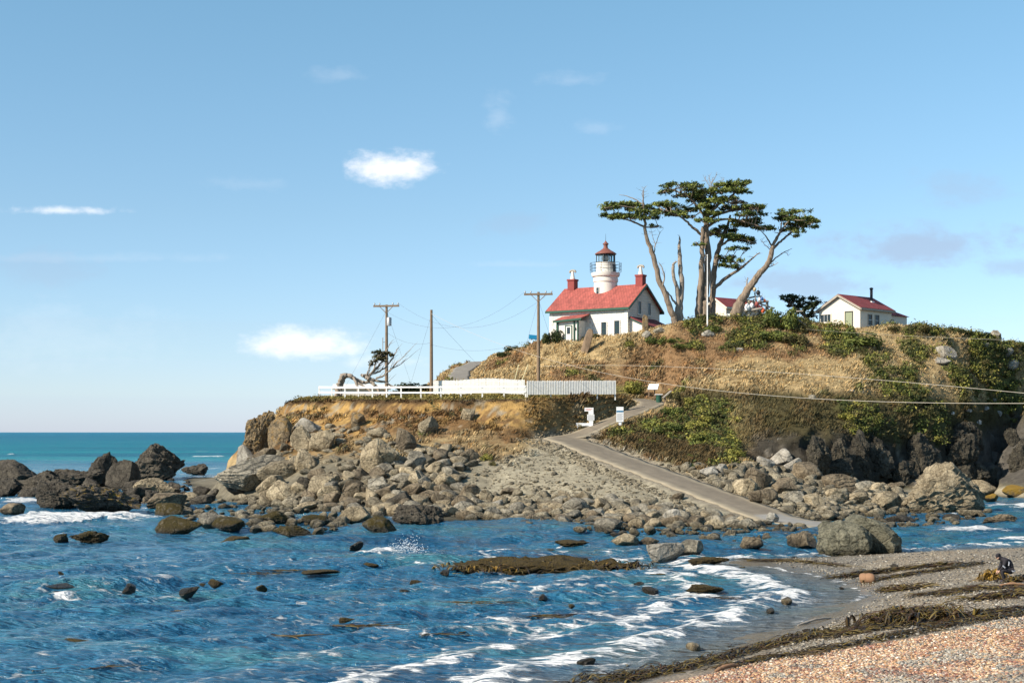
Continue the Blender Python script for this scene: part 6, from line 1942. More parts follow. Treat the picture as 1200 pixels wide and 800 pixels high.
mp = [(385, 100, 52, 13), (335, 124, 34, 8), (430, 88, 42, 12), (475, 92, 40, 12), (425, 140, 42, 10), (470, 118, 45, 16), (335, 186, 46, 11), (385, 200, 44, 12), (325, 222, 40, 9), (385, 232, 48, 13), (440, 215, 42, 15), (440, 250, 32, 8), (500, 165, 48, 20), (540, 130, 55, 22), (595, 115, 50, 18), (640, 92, 48, 12), (700, 84, 52, 11), (670, 118, 52, 13), (720, 128, 30, 8), (590, 165, 55, 18), (650, 160, 46, 15), (530, 200, 40, 16), (540, 265, 40, 9), (755, 198, 52, 14), (800, 212, 28, 8), (805, 236, 30, 9), (735, 235, 45, 13), (700, 270, 40, 10), (745, 285, 52, 15), (815, 305, 40, 11), (795, 258, 30, 9), (590, 330, 40, 10), (500, 385, 22, 8), (610, 205, 45, 13), (560, 232, 40, 12)]
pads = mkpads(mp, 161, 2.4)
t.feed(pads, P2 + P[22:], .075)
dp = mkpads([(700, 175, 40, 15), (735, 200, 38, 13), (690, 200, 30, 12)], 160, .6)
t.feed(dp, P2, .06); t.done()
crown_obj('crown', t.o, t.b, pads, 1.65, 0.11, 1.7, DKG, LTG, 22, per=40)
crown_obj('withered_foliage', t.o, t.b, dp, 0.8, 0.14, 1.6, DEADC, (0.24, 0.18, 0.12), 23)

# second trunk, leaning right
t = Tree('cypress_tree', 'cypress trunk right of the flagpole with low layered pads and a long broken bare limb', gbase(565, 740, 162.5), seed=6)
P = limbs(t, [([(562, 780), (566, 700), (570, 620), (576, 520), (598, 410), (635, 310), (655, 240)], [22, 19, 17, 16, 13, 9, 5], .6)], 162.5)
P2 = limbs(t, [([(604, 395), (650, 365), (710, 360), (785, 380)], [8, 6, 4, 2], -1), ([(588, 460), (630, 455), (680, 475), (725, 500)], [6, 5, 3.5, 1.5], 1), ([(620, 345), (600, 325), (570, 320)], [5, 4, 2], -.8)], 162.5)
P3_ = limbs(t, [([(574, 605), (600, 580), (650, 540), (720, 492), (800, 424)], [12, 10, 9.5, 7, 2], -1.2)], 162.5)
t.twigs(P3_, 5, .7, .03, frm=.5, dead=False)
pads = mkpads([(670, 345, 50, 12), (720, 358, 48, 12), (765, 378, 32, 8), (625, 315, 45, 12), (650, 295, 36, 10), (630, 450, 38, 9), (680, 466, 38, 9), (650, 490, 40, 10), (700, 500, 26, 7), (600, 465, 22, 7), (690, 405, 44, 5)], 162.5, 1.4)
t.feed(pads, P2 + P[18:], .06); t.twigs(P2, 30, 1.0, .016, dead=False); t.done()
crown_obj('crown', t.o, t.b, pads, 1.7, 0.105, 1.7, DKG, LTG, 24, per=40)

# right cypress
t = Tree('cypress_tree', 'cypress with a thick trunk leaning right to a separate crown', gbase(690, 718, 161.5), seed=7)
P = limbs(t, [([(680, 745), (700, 690), (735, 620), (785, 548), (832, 492), (860, 430), (865, 395)], [36, 30, 23, 18, 15, 14, 12], -.4)], 161.5)
P2 = limbs(t, [([(864, 400), (885, 350), (925, 295), (960, 245)], [9, 7, 5, 2], -1), ([(868, 405), (905, 370), (945, 335), (985, 305)], [8, 6.5, 5, 2], 1), ([(862, 395), (835, 350), (800, 310)], [5, 3.5, 1.5], -.6), ([(862, 400), (900, 325), (915, 235)], [6, 4.5, 2], .7), ([(940, 335), (1000, 300), (1075, 275)], [5, 3.5, 1.5], .2)], 161.5)
P3_ = limbs(t, [([(838, 492), (880, 452), (920, 425), (962, 404)], [5, 3.5, 2.5, 1], .5), ([(828, 502), (862, 490), (895, 474)], [4, 2.5, 1], -.4), ([(862, 415), (840, 398), (805, 362)], [3, 2, 1], -.4), ([(905, 430), (930, 425), (942, 440)], [2, 1.5, .8], 0), ([(742, 610), (738, 580), (742, 548)], [6, 4, 2.5], 0)], 161.5, dead=True)
t.twigs(P3_, 22, .8, .018); t.twigs(P2, 16, .9, .018, dead=False)
pads = mkpads([(905, 232, 34, 11), (950, 222, 42, 12), (1000, 225, 40, 11), (945, 258, 48, 14), (1000, 258, 50, 14), (1040, 268, 44, 12), (1075, 272, 30, 9), (990, 288, 50, 14), (1045, 298, 34, 9), (955, 310, 38, 11), (1000, 322, 28, 8), (885, 322, 26, 8), (978, 345, 14, 6), (905, 255, 26, 9)], 161.5, 1.6)
t.feed(pads, P2, .055); t.done()
crown_obj('crown', t.o, t.b, pads, 1.7, 0.105, 1.7, DKG, LTG, 25, per=40)

# low windswept cypress beside the cottage
def T7(zx, zy, d, dy=0): return W(850 + zx / 10, 330 + zy / 10, d + dy)
b0 = T7(960, 520, 167); b0.z = ground(b0.x, b0.y) - .1
t = Tree('low_cypress', 'low spreading windswept cypress left of the cream cottage', b0, cat='tree', seed=8)
P = []
for pts in ([(960, 540), (950, 430), (920, 330), (870, 250), (800, 200)], [(955, 450), (1010, 350), (1060, 280), (1120, 230)], [(950, 420), (850, 330), (750, 260), (680, 190)]):
    P += t.limb([T7(a, b, 167, random.uniform(-.3, .3)) for a, b in pts], [.2, .15, .1, .06, .03][:len(pts)])
k7 = 167 / F / 10
pads = []
for (cx, cy, rx, rz) in [(670, 175, 60, 16), (700, 215, 90, 18), (790, 175, 70, 18), (860, 180, 80, 22), (930, 210, 80, 22), (1000, 190, 60, 16), (1060, 205, 80, 20), (1120, 205, 45, 14), (800, 235, 100, 24), (960, 255, 110, 26), (1080, 260, 90, 20), (1170, 262, 70, 14), (860, 290, 90, 24), (760, 285, 60, 16), (980, 310, 100, 26), (890, 350, 110, 26), (1010, 370, 80, 26), (940, 410, 100, 30), (840, 400, 70, 26)]:
    c = T7(cx, cy, 167, random.uniform(-1.5, 1.5)); pads.append((c.x, c.y, c.z, rx * k7, rx * k7 * .9, rz * k7))
t.feed(pads, P, .05); t.done()
crown_obj('crown', t.o, t.b, pads, 1.3, 0.15, 1.5, (0.016, 0.026, 0.011), (0.05, 0.062, 0.022), 26)

# windswept, half fallen tree on the bluff top
def T4(zx, zy, d=150.0, dy=0): return W(380 + zx / 8.89, 380 + zy / 8.89, d + dy)
b0 = T4(420, 690); b0.z = ground(b0.x, b0.y)
t = Tree('windswept_tree', 'gnarled half fallen bleached tree with a torn green tuft behind the rail fence', b0, mat='dead_bark', seed=9)
k4 = 150 / F / 8.89
P = []
for pts, rad, dy in [([(120, 760), (140, 680), (165, 590), (195, 530), (260, 535), (330, 575), (400, 600), (480, 600)], [26, 24, 22, 26, 24, 20, 18, 14], .6),
                     ([(170, 760), (180, 640), (205, 560), (240, 535)], [18, 18, 16, 14], 1.0),
                     ([(480, 600), (540, 640), (590, 740)], [18, 16, 14], -.5), ([(300, 545), (345, 640), (360, 740)], [14, 13, 12], -.8),
                     ([(380, 520), (430, 540), (470, 570), (520, 580), (620, 600), (700, 640), (770, 660)], [10, 22, 24, 16, 11, 8, 5], .5),
                     ([(450, 560), (500, 500), (560, 440), (620, 360), (650, 270), (690, 190)], [18, 13, 10, 7, 5, 2], 0.2),
                     ([(500, 510), (580, 490), (660, 420), (720, 330), (770, 240)], [11, 9, 7, 5, 2], .5),
                     ([(540, 560), (620, 530), (690, 470), (770, 390), (870, 290)], [11, 9, 7, 4, 1.5], -.4),
                     ([(690, 470), (780, 420), (885, 345)], [6, 4, 1.5], -.2), ([(470, 540), (520, 450), (540, 380), (560, 330)], [12, 9, 7, 4], -.6),
                     ([(440, 560), (455, 490), (480, 410)], [9, 6, 3], -.3), ([(330, 600), (400, 640), (480, 690), (560, 740)], [12, 11, 10, 8], -1)]:
    P += t.limb([T4(a, b, 150, dy * i / len(pts)) for i, (a, b) in enumerate(pts)], [r * k4 for r in rad], wob=.18)
t.dead = MB()
for i in range(90):
    p = P[random.randrange(int(len(P) * .42), len(P))]
    if p.z < b0.z + 1.2: continue
    d_ = Vector((random.uniform(.1, .9), random.uniform(-.4, .4), random.uniform(.3, .9))).normalized()
    q_ = p + d_ * random.uniform(.5, 1.6)
    t.dead.tube([p - t.b, p.lerp(q_, .5) - t.b + Vector((0, 0, .05)), q_ - t.b], [.03, .02, .008], 4)
t.done()
pads = []
for (cx, cy, rx, rz) in [(560, 330, 70, 60), (520, 380, 50, 45), (600, 370, 60, 50), (540, 290, 40, 25), (640, 310, 45, 35), (490, 410, 30, 30), (690, 320, 25, 18), (600, 300, 40, 30)]:
    c = T4(cx, cy, 150, random.uniform(-.4, .4)); pads.append((c.x, c.y, c.z, rx * k4, rx * k4, rz * k4))
crown_obj('foliage', t.o, t.b, pads, 2.2, 0.10, 1.6, (0.03, 0.032, 0.012), (0.085, 0.075, 0.03), 27, clump=.3, per=30)

# ------------------------------------------------------------------ shrubs
def shrub_mesh(seed, c1, c2, n=420, size=.11, flat_=.7):
    rg = np.random.default_rng(seed)
    nb = 9
    bl = rg.normal(size=(nb, 3)) * np.array([.42, .42, .18]) + np.array([0, 0, .35]); br = rg.uniform(.3, .55, nb)
    Ps, Ns, Cs = [], [], []
    for i in range(nb):
        m = int(n * br[i] / br.sum()) * 2
        d = rg.normal(size=(m, 3)); d /= np.linalg.norm(d, axis=1, keepdims=True)
        rr = br[i] * (1 + .25 * vnoise(d * 2.5 + seed))[:, None] * rg.uniform(.78, 1.08, (m, 1))
        Ps.append(bl[i] + d * rr); Ns.append(d)
        t_ = np.clip(0.5 + 0.9 * vnoise(Ps[-1] * 3 + seed), 0, 1)[:, None]
        Cs.append((np.array(c1) * (1 - t_) + np.array(c2) * t_) * rg.uniform(.75, 1.25, (m, 1)))
    P, Nn, Cc = np.concatenate(Ps), np.concatenate(Ns), np.concatenate(Cs)
    ok = P[:, 2] > -.15; P, Nn, Cc = P[ok], Nn[ok], Cc[ok]
    V, Fc = tri_cloud(P, Nn, size * rg.uniform(.6, 1.4, len(P)), 1.3, rg, .55)
    lo, hi = V.min(0), V.max(0)
    V[:, :2] /= (hi[:2] - lo[:2]).max() / 2; V[:, 2] = (V[:, 2] - lo[2]) / (hi[2] - lo[2])
    return np_mesh('shrub', V, Fc, M['leaf'], False, np.repeat(Cc, 4, 0))


KIND = {'green': ((0.045, 0.065, 0.016), (0.16, 0.175, 0.04)), 'dark': ((0.022, 0.034, 0.012), (0.06, 0.07, 0.022)), 'olive': ((0.06, 0.055, 0.02), (0.13, 0.11, 0.04)), 'yellow': ((0.12, 0.125, 0.025), (0.28, 0.25, 0.055))}
SHM = {(k, i): shrub_mesh(50 + i * 7 + len(k), c[0], c[1], 700, .085) for k, c in KIND.items() for i in range(3)}
SHR = [(655, 402, 27, 17, 'dark', 'dense round dark hedge bush right of the pair by the lighthouse porch'), (641, 403, 18, 14, 'dark', 'smaller dark hedge bush left of the pair by the lighthouse porch'), (698, 397, 11, 7, 'dark', 'tiny bush under the lighthouse window beside the porch'),
 (484, 454, 58, 14, 'dark', 'wide low dark shrub behind the rail fence at the bare pole'), (523, 452, 30, 10, 'olive', 'small olive shrub where the plateau meets the hill'), (462, 455, 22, 8, 'dark', 'small dark shrub right of the windswept tree'),
 (915, 386, 50, 26, 'green', 'shaggy green bush on the summit right of the driftwood rack'), (938, 389, 30, 14, 'olive', 'olive bush on the slope below the low cypress'), (905, 399, 46, 13, 'green', 'low green mound on the upper slope below the driftwood rack'),
 (930, 403, 40, 13, 'olive', 'low olive mound right of the green one on the upper slope'), (835, 388, 28, 12, 'green', 'green shrub on the summit at the foot of the flagpole'), (790, 402, 28, 8, 'green', 'low green shrub under the dead double trunk'),
 (770, 403, 34, 10, 'green', 'green shrub patch below the lighthouse annex'), (738, 406, 34, 9, 'yellow', 'yellowish shrub patch below the lighthouse corner'), (800, 409, 36, 9, 'green', 'wide green shrub patch on the slope below the cypresses'),
 (985, 397, 46, 15, 'green', 'bright green mound in front of the cottage door'), (1010, 404, 60, 16, 'green', 'wide green scrub mound below the cottage'), (1048, 388, 34, 8, 'olive', 'olive shrub at the right corner of the cottage'),
 (1075, 388, 36, 9, 'olive', 'flat olive shrub on the skyline right of the cottage'), (1125, 389, 28, 7, 'dark', 'low dark shrub on the skyline of the right brow'), (1155, 396, 22, 8, 'dark', 'dark round shrub on the skyline beside the grey rock'),
 (590, 418, 26, 7, 'dark', 'dark flat shrub on the crest of the left hill'), (600, 413, 26, 9, 'dark', 'dark shrub at the crest right above the other on the left hill'), (742, 462, 30, 18, 'yellow', 'yellow green shrub right of the weathered picket fence'), (788, 470, 22, 13, 'olive', 'olive shrub behind the reading panel at the path'),
 (568, 540, 18, 10, 'yellow', 'bright green plant low on the bluff slope'), (577, 546, 11, 8, 'olive', 'small olive plant at the foot of the bluff slope')]
for i, (a, b, w_, h_, kd, lab) in enumerate(SHR):
    hp = None; bb = b
    while hp is None: hp = hit(a, bb, False); bb += .7
    p, n, _ = hp; k = p.y / F
    o = link('shrub', SHM[(kd, i % 3)]); o.location = p - Vector((0, -0.25, .12 + .1 * h_ * k))
    o.scale = (w_ * k / 2, w_ * k / 2 * .8, h_ * k * 1.2); o.rotation_euler = (0, 0, random.uniform(-.4, .4))
    tag(o, lab, 'shrub')
# mounds of scrub all over the green side of the hill
cnt = 0
for tries in range(4000):
    if cnt >= 150: break
    j = random.randrange(len(VH))
    if H_VEG[j] < .6 or H_D[j] < 1.2 or not (640 < H_PX[j] < 1230) or VH[j][1] > 166: continue
    if H_N[j] @ np.array([0, -1, .25]) < -.05: continue
    p = VH[j]; k = p[1] / F
    kd = random.choices(['green', 'olive', 'yellow', 'dark'], [5, 3, 3, 1])[0] if H_KNOLL[j] < .5 else random.choice(['yellow', 'green', 'yellow'])
    o = link('scrub_bush', SHM[(kd, cnt % 3)]); s_ = random.uniform(.5, 1.35) * (1.25 if H_KNOLL[j] > .5 else 1)
    o.location = (p[0], p[1], p[2] - .15); o.scale = (s_, s_ * .9, s_ * random.uniform(.6, .9)); o.rotation_euler = (0, 0, random.uniform(0, 6))
    cnt += 1
    if H_KNOLL[j] > .5: tag(o, 'low green or yellow bush on the knoll right of the path', 'bush', 'bushes on the knoll')
    else: tag(o, 'low rounded bush in the scrub of the right hillside', 'bush', 'bushes of the right hillside')

# scrub between them, and grass, past counting
rg = np.random.default_rng(8)
front = (H_N @ np.array([0, -1, .35]) > -.12) & (VH[:, 1] < 186) & (H_PX > 240) & (H_PX < 1330)
wt = np.clip(H_VEG, 0, 1) * front * (H_D > .5) * (H_Z > 2.0) + 0.05 * H_BLUFF * front * (H_NB > .15)
wt = wt * sstep(.25, .6, H_VEG + H_BLUFF) / (H_N[:, 2] + .05)
sel_ = rg.choice(len(VH), 8500, p=wt / wt.sum())
Ps, Ns, Cs = [], [], []
for j in sel_:
    r_ = .25 + .7 * rg.uniform() ** 2; m = int(rg.integers(14, 26) * (1 + 2.0 * (r_ - .25)))
    d = rg.normal(size=(m, 3)) * np.array([.5, .5, .3]); nrm_ = H_N[j]
    Ps.append(VH[j] + (d + nrm_ * .55) * r_ * .8 + np.array([rg.uniform(-.2, .2), rg.uniform(-.2, .2), 0])); Ns.append(d + nrm_ + np.array([0, 0, .4]))
    c1, c2 = KIND[rg.choice(['green', 'olive', 'yellow', 'dark'], p=[.32, .34, .22, .12])] if H_BLUFF[j] < .5 else KIND['olive']
    t_ = rg.uniform(); Cs.append((np.array(c1) * (1 - t_) + np.array(c2) * t_) * rg.uniform(.75, 1.25, (m, 1)))
P, Nn, Cc = np.concatenate(Ps), np.concatenate(Ns), np.concatenate(Cs)
V, Fc = tri_cloud(P, Nn / (np.linalg.norm(Nn, axis=1, keepdims=True) + 1e-6), .10 * rg.uniform(.6, 1.5, len(P)), 1.25, rg, .5)
tag(link('scrub', np_mesh('scrub', V, Fc, M['leaf'], False, np.repeat(Cc, 4, 0))), 'tangle of low green and olive scrub covering the hill and knoll', 'scrub', kind='stuff')


def grass(name, wt, n, h0, h1, blades, lean, bright, label, width=.045, hang=0.0):
    j = rg.choice(len(VH), n, p=wt / wt.sum())
    base = VH[j] + np.stack([rg.uniform(-.17, .17, n), rg.uniform(-.17, .17, n), np.zeros(n)], 1)
    col = CH[j] * bright * rg.uniform(.6, 1.4, (n, 1)) * (1 + np.array([.08, 0, -.1]) * rg.normal(size=(n, 1)))
    b = np.repeat(base, blades, 0) + rg.normal(size=(n * blades, 3)) * np.array([.11, .11, .0])
    hh = rg.uniform(h0, h1, n * blades) * np.repeat(rg.uniform(.6, 1.25, n) * (.75 + 1.1 * np.clip(H_NB[j] + .2, 0, .8)), blades)
    a = rg.uniform(0, 2 * np.pi, n * blades)
    side = np.stack([np.cos(a), np.sin(a), np.zeros_like(a)], 1) * width * rg.uniform(.6, 1.4, (n * blades, 1))
    ln = np.stack([rg.normal(.25, lean, n * blades), rg.normal(0, lean, n * blades) - hang, np.ones(n * blades) * (1 - 1.6 * hang)], 1)
    if hang: ln = ln + np.repeat(H_N[j], blades, 0) * .5
    ln /= np.linalg.norm(ln, axis=1, keepdims=True)
    mid = b + ln * hh[:, None] * .55; tip = b + (ln + np.array([.18, 0, -.12])) * hh[:, None]
    V = np.stack([b - side, b + side, mid + side * .6, tip], 1).reshape(-1, 3)
    V[:, 2] -= .04
    Fc = np.arange(len(V)).reshape(-1, 4)
    return tag(link(name, np_mesh(name, V, Fc, M['grass'], False, np.clip(np.repeat(np.repeat(col, blades, 0), 4, 0), .01, .7))), label, 'grass', kind='stuff')


dry = front * (1 - H_BLUFF) * (1 - H_GRAV) * (1 - H_ST) * (1 - H_TURF) * (H_D > .4) * (H_Z > 3.0) * (1 - .65 * np.clip(H_VEG, 0, 1)) * (1 - .93 * (H_PX < 650) * (H_Z < 7.5)) / (H_N[:, 2] + .1)
grass('dry_grass', dry * (.3 + 1.4 * sstep(-.25, .25, H_NB)), 85000, .14, .46, 5, .3, 1.12, 'dry straw and russet grass covering the hill', .028)
turf = front * H_TURF * (H_D > .25) * (VH[:, 1] < 156)
grass('turf_grass', turf, 14000, .05, .15, 4, .35, 1.25, 'short green and tan turf along the bluff top', .03)
lip = front * (np.abs(H_Z - 9.75) < .45) * (H_PX < 748) * (H_PX > 335) * (VH[:, 1] < 152) * (1.2 - H_N[:, 2])
grass('lip_grass', lip, 2600, .12, .34, 5, .3, 1.0, 'dark grass hanging over the lip of the bluff', .04, hang=.45)
blf = front * H_BLUFF * (H_D > .2) * ((H_Z < 8.6) * sstep(-.1, .25, H_NB) * 1.6 + 3.5 * sstep(600, 650, H_PX + 30 * H_NB))
grass('bluff_grass', blf, 5500, .12, .45, 5, .4, .85, 'rust and olive weeds clinging to the bluff face', .045)
# ------------------------------------------------------------------ beach: pebbles, kelp, logs
rg = np.random.default_rng(31)


def beach_pts(poly, n):
    xs, ys = [p[0] for p in poly], [p[1] for p in poly]; out = []
    while len(out) < n:
        a, b = random.uniform(min(xs), max(xs)), random.uniform(min(ys), max(ys))
        if inpoly(a, b, poly):
            h_ = hit(a, b, False)
            if h_ and h_[0].y < 90 and h_[0].z > -0.05: out.append(h_[0])
            else: n -= .2
    return out


def pebbles(name, pts, s0, s1, cols, label):
    V0, F0 = ico(1)
    n = len(pts); P = np.array([p[:] for p in pts])
    s = s0 + (s1 - s0) * rg.uniform(size=n) ** 2.2
    sub = rg.integers(0, 4, n)
    base = [V0 * (1 + .22 * np.random.default_rng(i).normal(size=(len(V0), 1))) for i in range(4)]
    B = np.stack(base)[sub]
    B = B * (s[:, None] * np.stack([rg.uniform(.5, .8, n), rg.uniform(.35, .6, n), rg.uniform(.22, .42, n)], 1))[:, None, :]
    a = rg.uniform(0, 6.28, n); c_, s_ = np.cos(a)[:, None], np.sin(a)[:, None]
    V = np.stack([B[..., 0] * c_ - B[..., 1] * s_, B[..., 0] * s_ + B[..., 1] * c_, B[..., 2]], -1) + P[:, None, :] + np.array([0, 0, .15]) * s[:, None, None]
    Fc = (F0[None] + (np.arange(n) * len(V0))[:, None, None]).reshape(-1, 3)
    ck = np.array(cols)[rg.integers(0, len(cols), n)] * rg.uniform(.6, 1.3, (n, 1))
    if name == 'warm_pebbles':     # drifts of greyer and of darker, redder stones
        pa = fbm(P * np.array([1.1, .6, 0]), 3)
        g1 = (pa > .16) & (rg.uniform(size=n) < .75); ck[g1] = np.array(COLD)[rg.integers(0, len(COLD), g1.sum())] * 1.2
        g2 = (fbm(P * np.array([1.6, .8, 0]) + 9, 3) > .2) & (rg.uniform(size=n) < .6); ck[g2] *= np.array([.72, .58, .58])
    return tag(link(name, np_mesh(name, V.reshape(-1, 3), Fc, M['pebble'], False, np.repeat(ck, len(V0), 0))), label, 'pebbles', kind='stuff')


M['pebble'] = col_mat('pebbles', 0.7, 14.0, 0.35, 0.3, 0.02)
WARM = [(.46, .29, .15), (.50, .33, .19), (.40, .22, .12), (.20, .09, .07), (.52, .40, .27), (.60, .53, .44), (.26, .23, .19), (.46, .31, .18), (.15, .125, .105), (.48, .34, .23), (.34, .19, .13)]
COLD = [(.22, .20, .165), (.14, .13, .11), (.29, .265, .22), (.08, .075, .07), (.32, .295, .25), (.25, .205, .145)]
pebbles('warm_pebbles', beach_pts([(700, 810), (800, 797), (905, 772), (960, 765), (1040, 752), (1100, 742), (1215, 716), (1215, 830), (700, 830)], 52000), .028, .085, WARM, 'orange, pink and white pebbles and shell in the foreground')
pebbles('grey_pebbles', beach_pts([(890, 655), (960, 652), (1040, 648), (1110, 644), (1215, 641), (1215, 720), (1100, 740), (960, 762), (860, 785), (960, 735), (1030, 700), (1000, 684), (940, 668)], 9000), .03, .11, COLD, 'grey pebbles scattered over the sand of the spit')
pebbles('grey_gravel', beach_pts([(1050, 830), (1215, 775), (1215, 830)], 3500), .04, .11, COLD, 'grey gravel in the lowest corner of the beach')


def kelp(name, line, width, n, L0, L1, thick, cols, label, pile=.15, seed=1, along_=.75, kind='stuff', mat='kelp', water=False, rad=(.012, .03)):
    """strands of kelp lying along a line of photo points; each strand is a tapering, curling band"""
    rg = np.random.default_rng(seed)
    P = []
    for a, b in line:
        if water: P.append(W(a, b, zshore(b)))
        else:
            h_ = hit(a, b); P.append(h_[0])
    Vs, Fs, Cs, off = [], [], [], 0
    k, m = 7, 4
    for i in range(n):
        t = rg.uniform(0, len(P) - 1.001); q = int(t); c = P[q].lerp(P[q + 1], t - q)
        dr = (P[q + 1] - P[q]); dr.z = 0; ang0 = math.atan2(dr.y, dr.x)
        c = Vector((c.x + rg.normal() * width * .5, c.y + rg.normal() * width * .5 * 1.2, 0))
        ang = ang0 + rg.normal() * (1.5 * (1 - along_)) + (math.pi if rg.uniform() < .5 else 0)
        L_ = rg.uniform(L0, L1); r = rg.uniform(*rad) * thick; cur = rg.normal() * 1.6
        x_, y_ = c.x, c.y; ring = []
        zt = rg.uniform(0, pile) * math.exp(-((rg.normal() * .3) ** 2))
        for s in range(k):
            f = s / (k - 1)
            gz = 0.0 if water else max(float(sample(GB, x_, y_)), -.02)
            zz_ = gz + r * .5 + zt * math.sin(math.pi * min(1, f * 1.1 + .05)) + (0.01 if not water else .0)
            rr = r * (1.0 - .75 * f) * (1 + .35 * math.sin(s * 2.1 + i))
            na = ang + cur * f
            nx_, ny_2 = -math.sin(na), math.cos(na)
            wv = 1.9
            ring += [(x_ + nx_ * rr * wv, y_ + ny_2 * rr * wv, zz_), (x_, y_, zz_ + rr * .7), (x_ - nx_ * rr * wv, y_ - ny_2 * rr * wv, zz_), (x_, y_, zz_ - rr * .5)]
            x_ += math.cos(na) * L_ / (k - 1); y_ += math.sin(na) * L_ / (k - 1)
        Vs.append(ring)
        for s in range(k - 1):
            for e in range(m):
                Fs.append((off + s * m + e, off + s * m + (e + 1) % m, off + (s + 1) * m + (e + 1) % m, off + (s + 1) * m + e))
        off += k * m
        cc = np.array(cols[rg.integers(0, len(cols))]) * rg.uniform(.7, 1.3)
        Cs.append(np.tile(cc, (k * m, 1)))
    o = link(name, np_mesh(name, np.array(Vs).reshape(-1, 3), np.array(Fs), M['kelp'], True, np.concatenate(Cs)))
    return tag(o, label, 'kelp', kind=kind)


M['kelp'] = col_mat('kelp', 0.38, 6.0, 0.35, 0.2, 0.02)
KD = [(.035, .022, .008), (.06, .04, .012), (.10, .07, .016), (.05, .026, .012), (.14, .10, .03), (.028, .018, .01)]
KY = [(.30, .18, .03), (.22, .13, .025), (.12, .075, .02)]
kelp('kelp_wrack', [(690, 801), (730, 795), (790, 785), (840, 773), (890, 759), (930, 750), (965, 740)], .65, 950, .3, 1.0, .8, KD, 'dark band of kelp wrack along the edge of the wash', .14, 1)
kelp('kelp_wrack', [(850, 782), (900, 771), (960, 763), (1030, 748), (1090, 737), (1150, 727), (1205, 718)], .5, 480, .3, 1.1, .8, KD, 'long thin line of kelp dividing grey sand from warm pebbles', .12, 2)
kelp('kelp_heap', [(1042, 731), (1070, 727), (1098, 727)], .95, 620, .4, 1.6, 1.15, KD, 'tangled heap of dark kelp stalks on the beach', .45, 3, .35, kind=None)
kelp('kelp_wrack', [(985, 676), (1010, 673), (1040, 669), (1075, 665), (1108, 661)], .4, 260, .5, 1.8, 1.0, KD, 'upper dark streak of kelp across the spit', .14, 4, .9)
kelp('kelp_wrack', [(1020, 682), (1055, 675), (1090, 670), (1120, 665), (1150, 660)], .4, 190, .5, 1.6, 1.0, KD, 'lower dark streak of kelp across the spit', .12, 5, .9)
kelp('kelp_wrack', [(878, 656), (910, 657), (950, 659), (985, 663)], .3, 190, .4, 1.4, .9, KD, 'kelp lying along the tip of the spit', .1, 6, .9)
kelp('kelp_wrack', [(1035, 692), (1060, 690), (1080, 688)], .4, 160, .3, 1.0, 1.2, KD, 'small dark kelp patch on the sand above the wash', .16, 7)
kelp('kelp_wrack', [(1090, 697), (1120, 693), (1150, 689), (1200, 690)], .8, 330, .3, 1.1, 1.0, KD, 'loose kelp scattered left of the crouching person', .1, 8)
kelp('kelp_wrack', [(1150, 702), (1180, 698), (1210, 695)], .5, 260, .3, 1.1, 1.2, KD, 'dark kelp below the crouching person at the right edge', .16, 9)
kelp('kelp_wrack', [(970, 745), (1010, 738), (1040, 733)], .9, 360, .3, 1.1, 1.0, KD, 'scattered kelp left of the big kelp heap', .12, 10)
kelp('kelp_wrack', [(1085, 733), (1130, 724), (1200, 712)], .6, 330, .3, 1.2, 1.0, KD, 'scattered kelp right of the big kelp heap', .12, 14)
kelp('golden_kelp', [(1158, 680), (1166, 677), (1172, 676)], .28, 130, .25, .7, 1.3, KY, 'heap of golden kelp in front of the crouching person', .4, 11, .3, kind=None)
kelp('kelp_wrack', [(1183, 683), (1200, 680), (1212, 678)], .35, 140, .3, .9, 1.2, KD, 'dark olive kelp behind the crouching person', .2, 12)
# floating strands
FLO = [(180, 756), (330, 745), (420, 733), (300, 672), (560, 706), (670, 693), (200, 716), (640, 722), (345, 668), (90, 782), (480, 690), (520, 742), (650, 654), (840, 700)]
for i, (a, b) in enumerate(FLO):
    kelp('floating_kelp', [(a - 22, b), (a, b + .3), (a + 24, b - .3)], .35, 22, .4, 1.6, .9, KD, 'thin dark strand of kelp floating on the water', .05, 40 + i, .93, kind=None, water=True)['group'] = 'floating kelp strands'
kelp('reef_kelp', [(536, 667), (580, 666.5), (640, 666), (700, 666), (748, 666.5)], 1.5, 800, .25, .8, 1.4, KD + KY[1:], 'brown kelp draped over the long reef in the middle of the water', .32, 91, .3, water=True)
# weed on the reef
rp = [(p_.x, p_.y) for p_ in (REEF.matrix_world @ v.co for v in REEF.data.vertices)]


def log(px0, py0, px1, py1, r, mat, name, label, lift=.5):
    a, b = hit(px0, py0)[0], hit(px1, py1)[0]
    a.z += r * lift; b.z += r * lift
    mb = MB(); n = 9; pts = []
    for i in range(n):
        f = i / (n - 1)
        pts.append((b - a) * f + Vector((0, 0, .05 * math.sin(f * 3.1))) + Vector((random.uniform(-.03, .03), random.uniform(-.03, .03), random.uniform(-.02, .02))))
    mb.tube(pts, [r * x for x in (.45, .95, 1.05, 1.02, .96, .98, .9, .8, .4)], 12)
    o = mb.build(name, M[mat], smooth=True); o.location = a
    return tag(o, label, 'log')


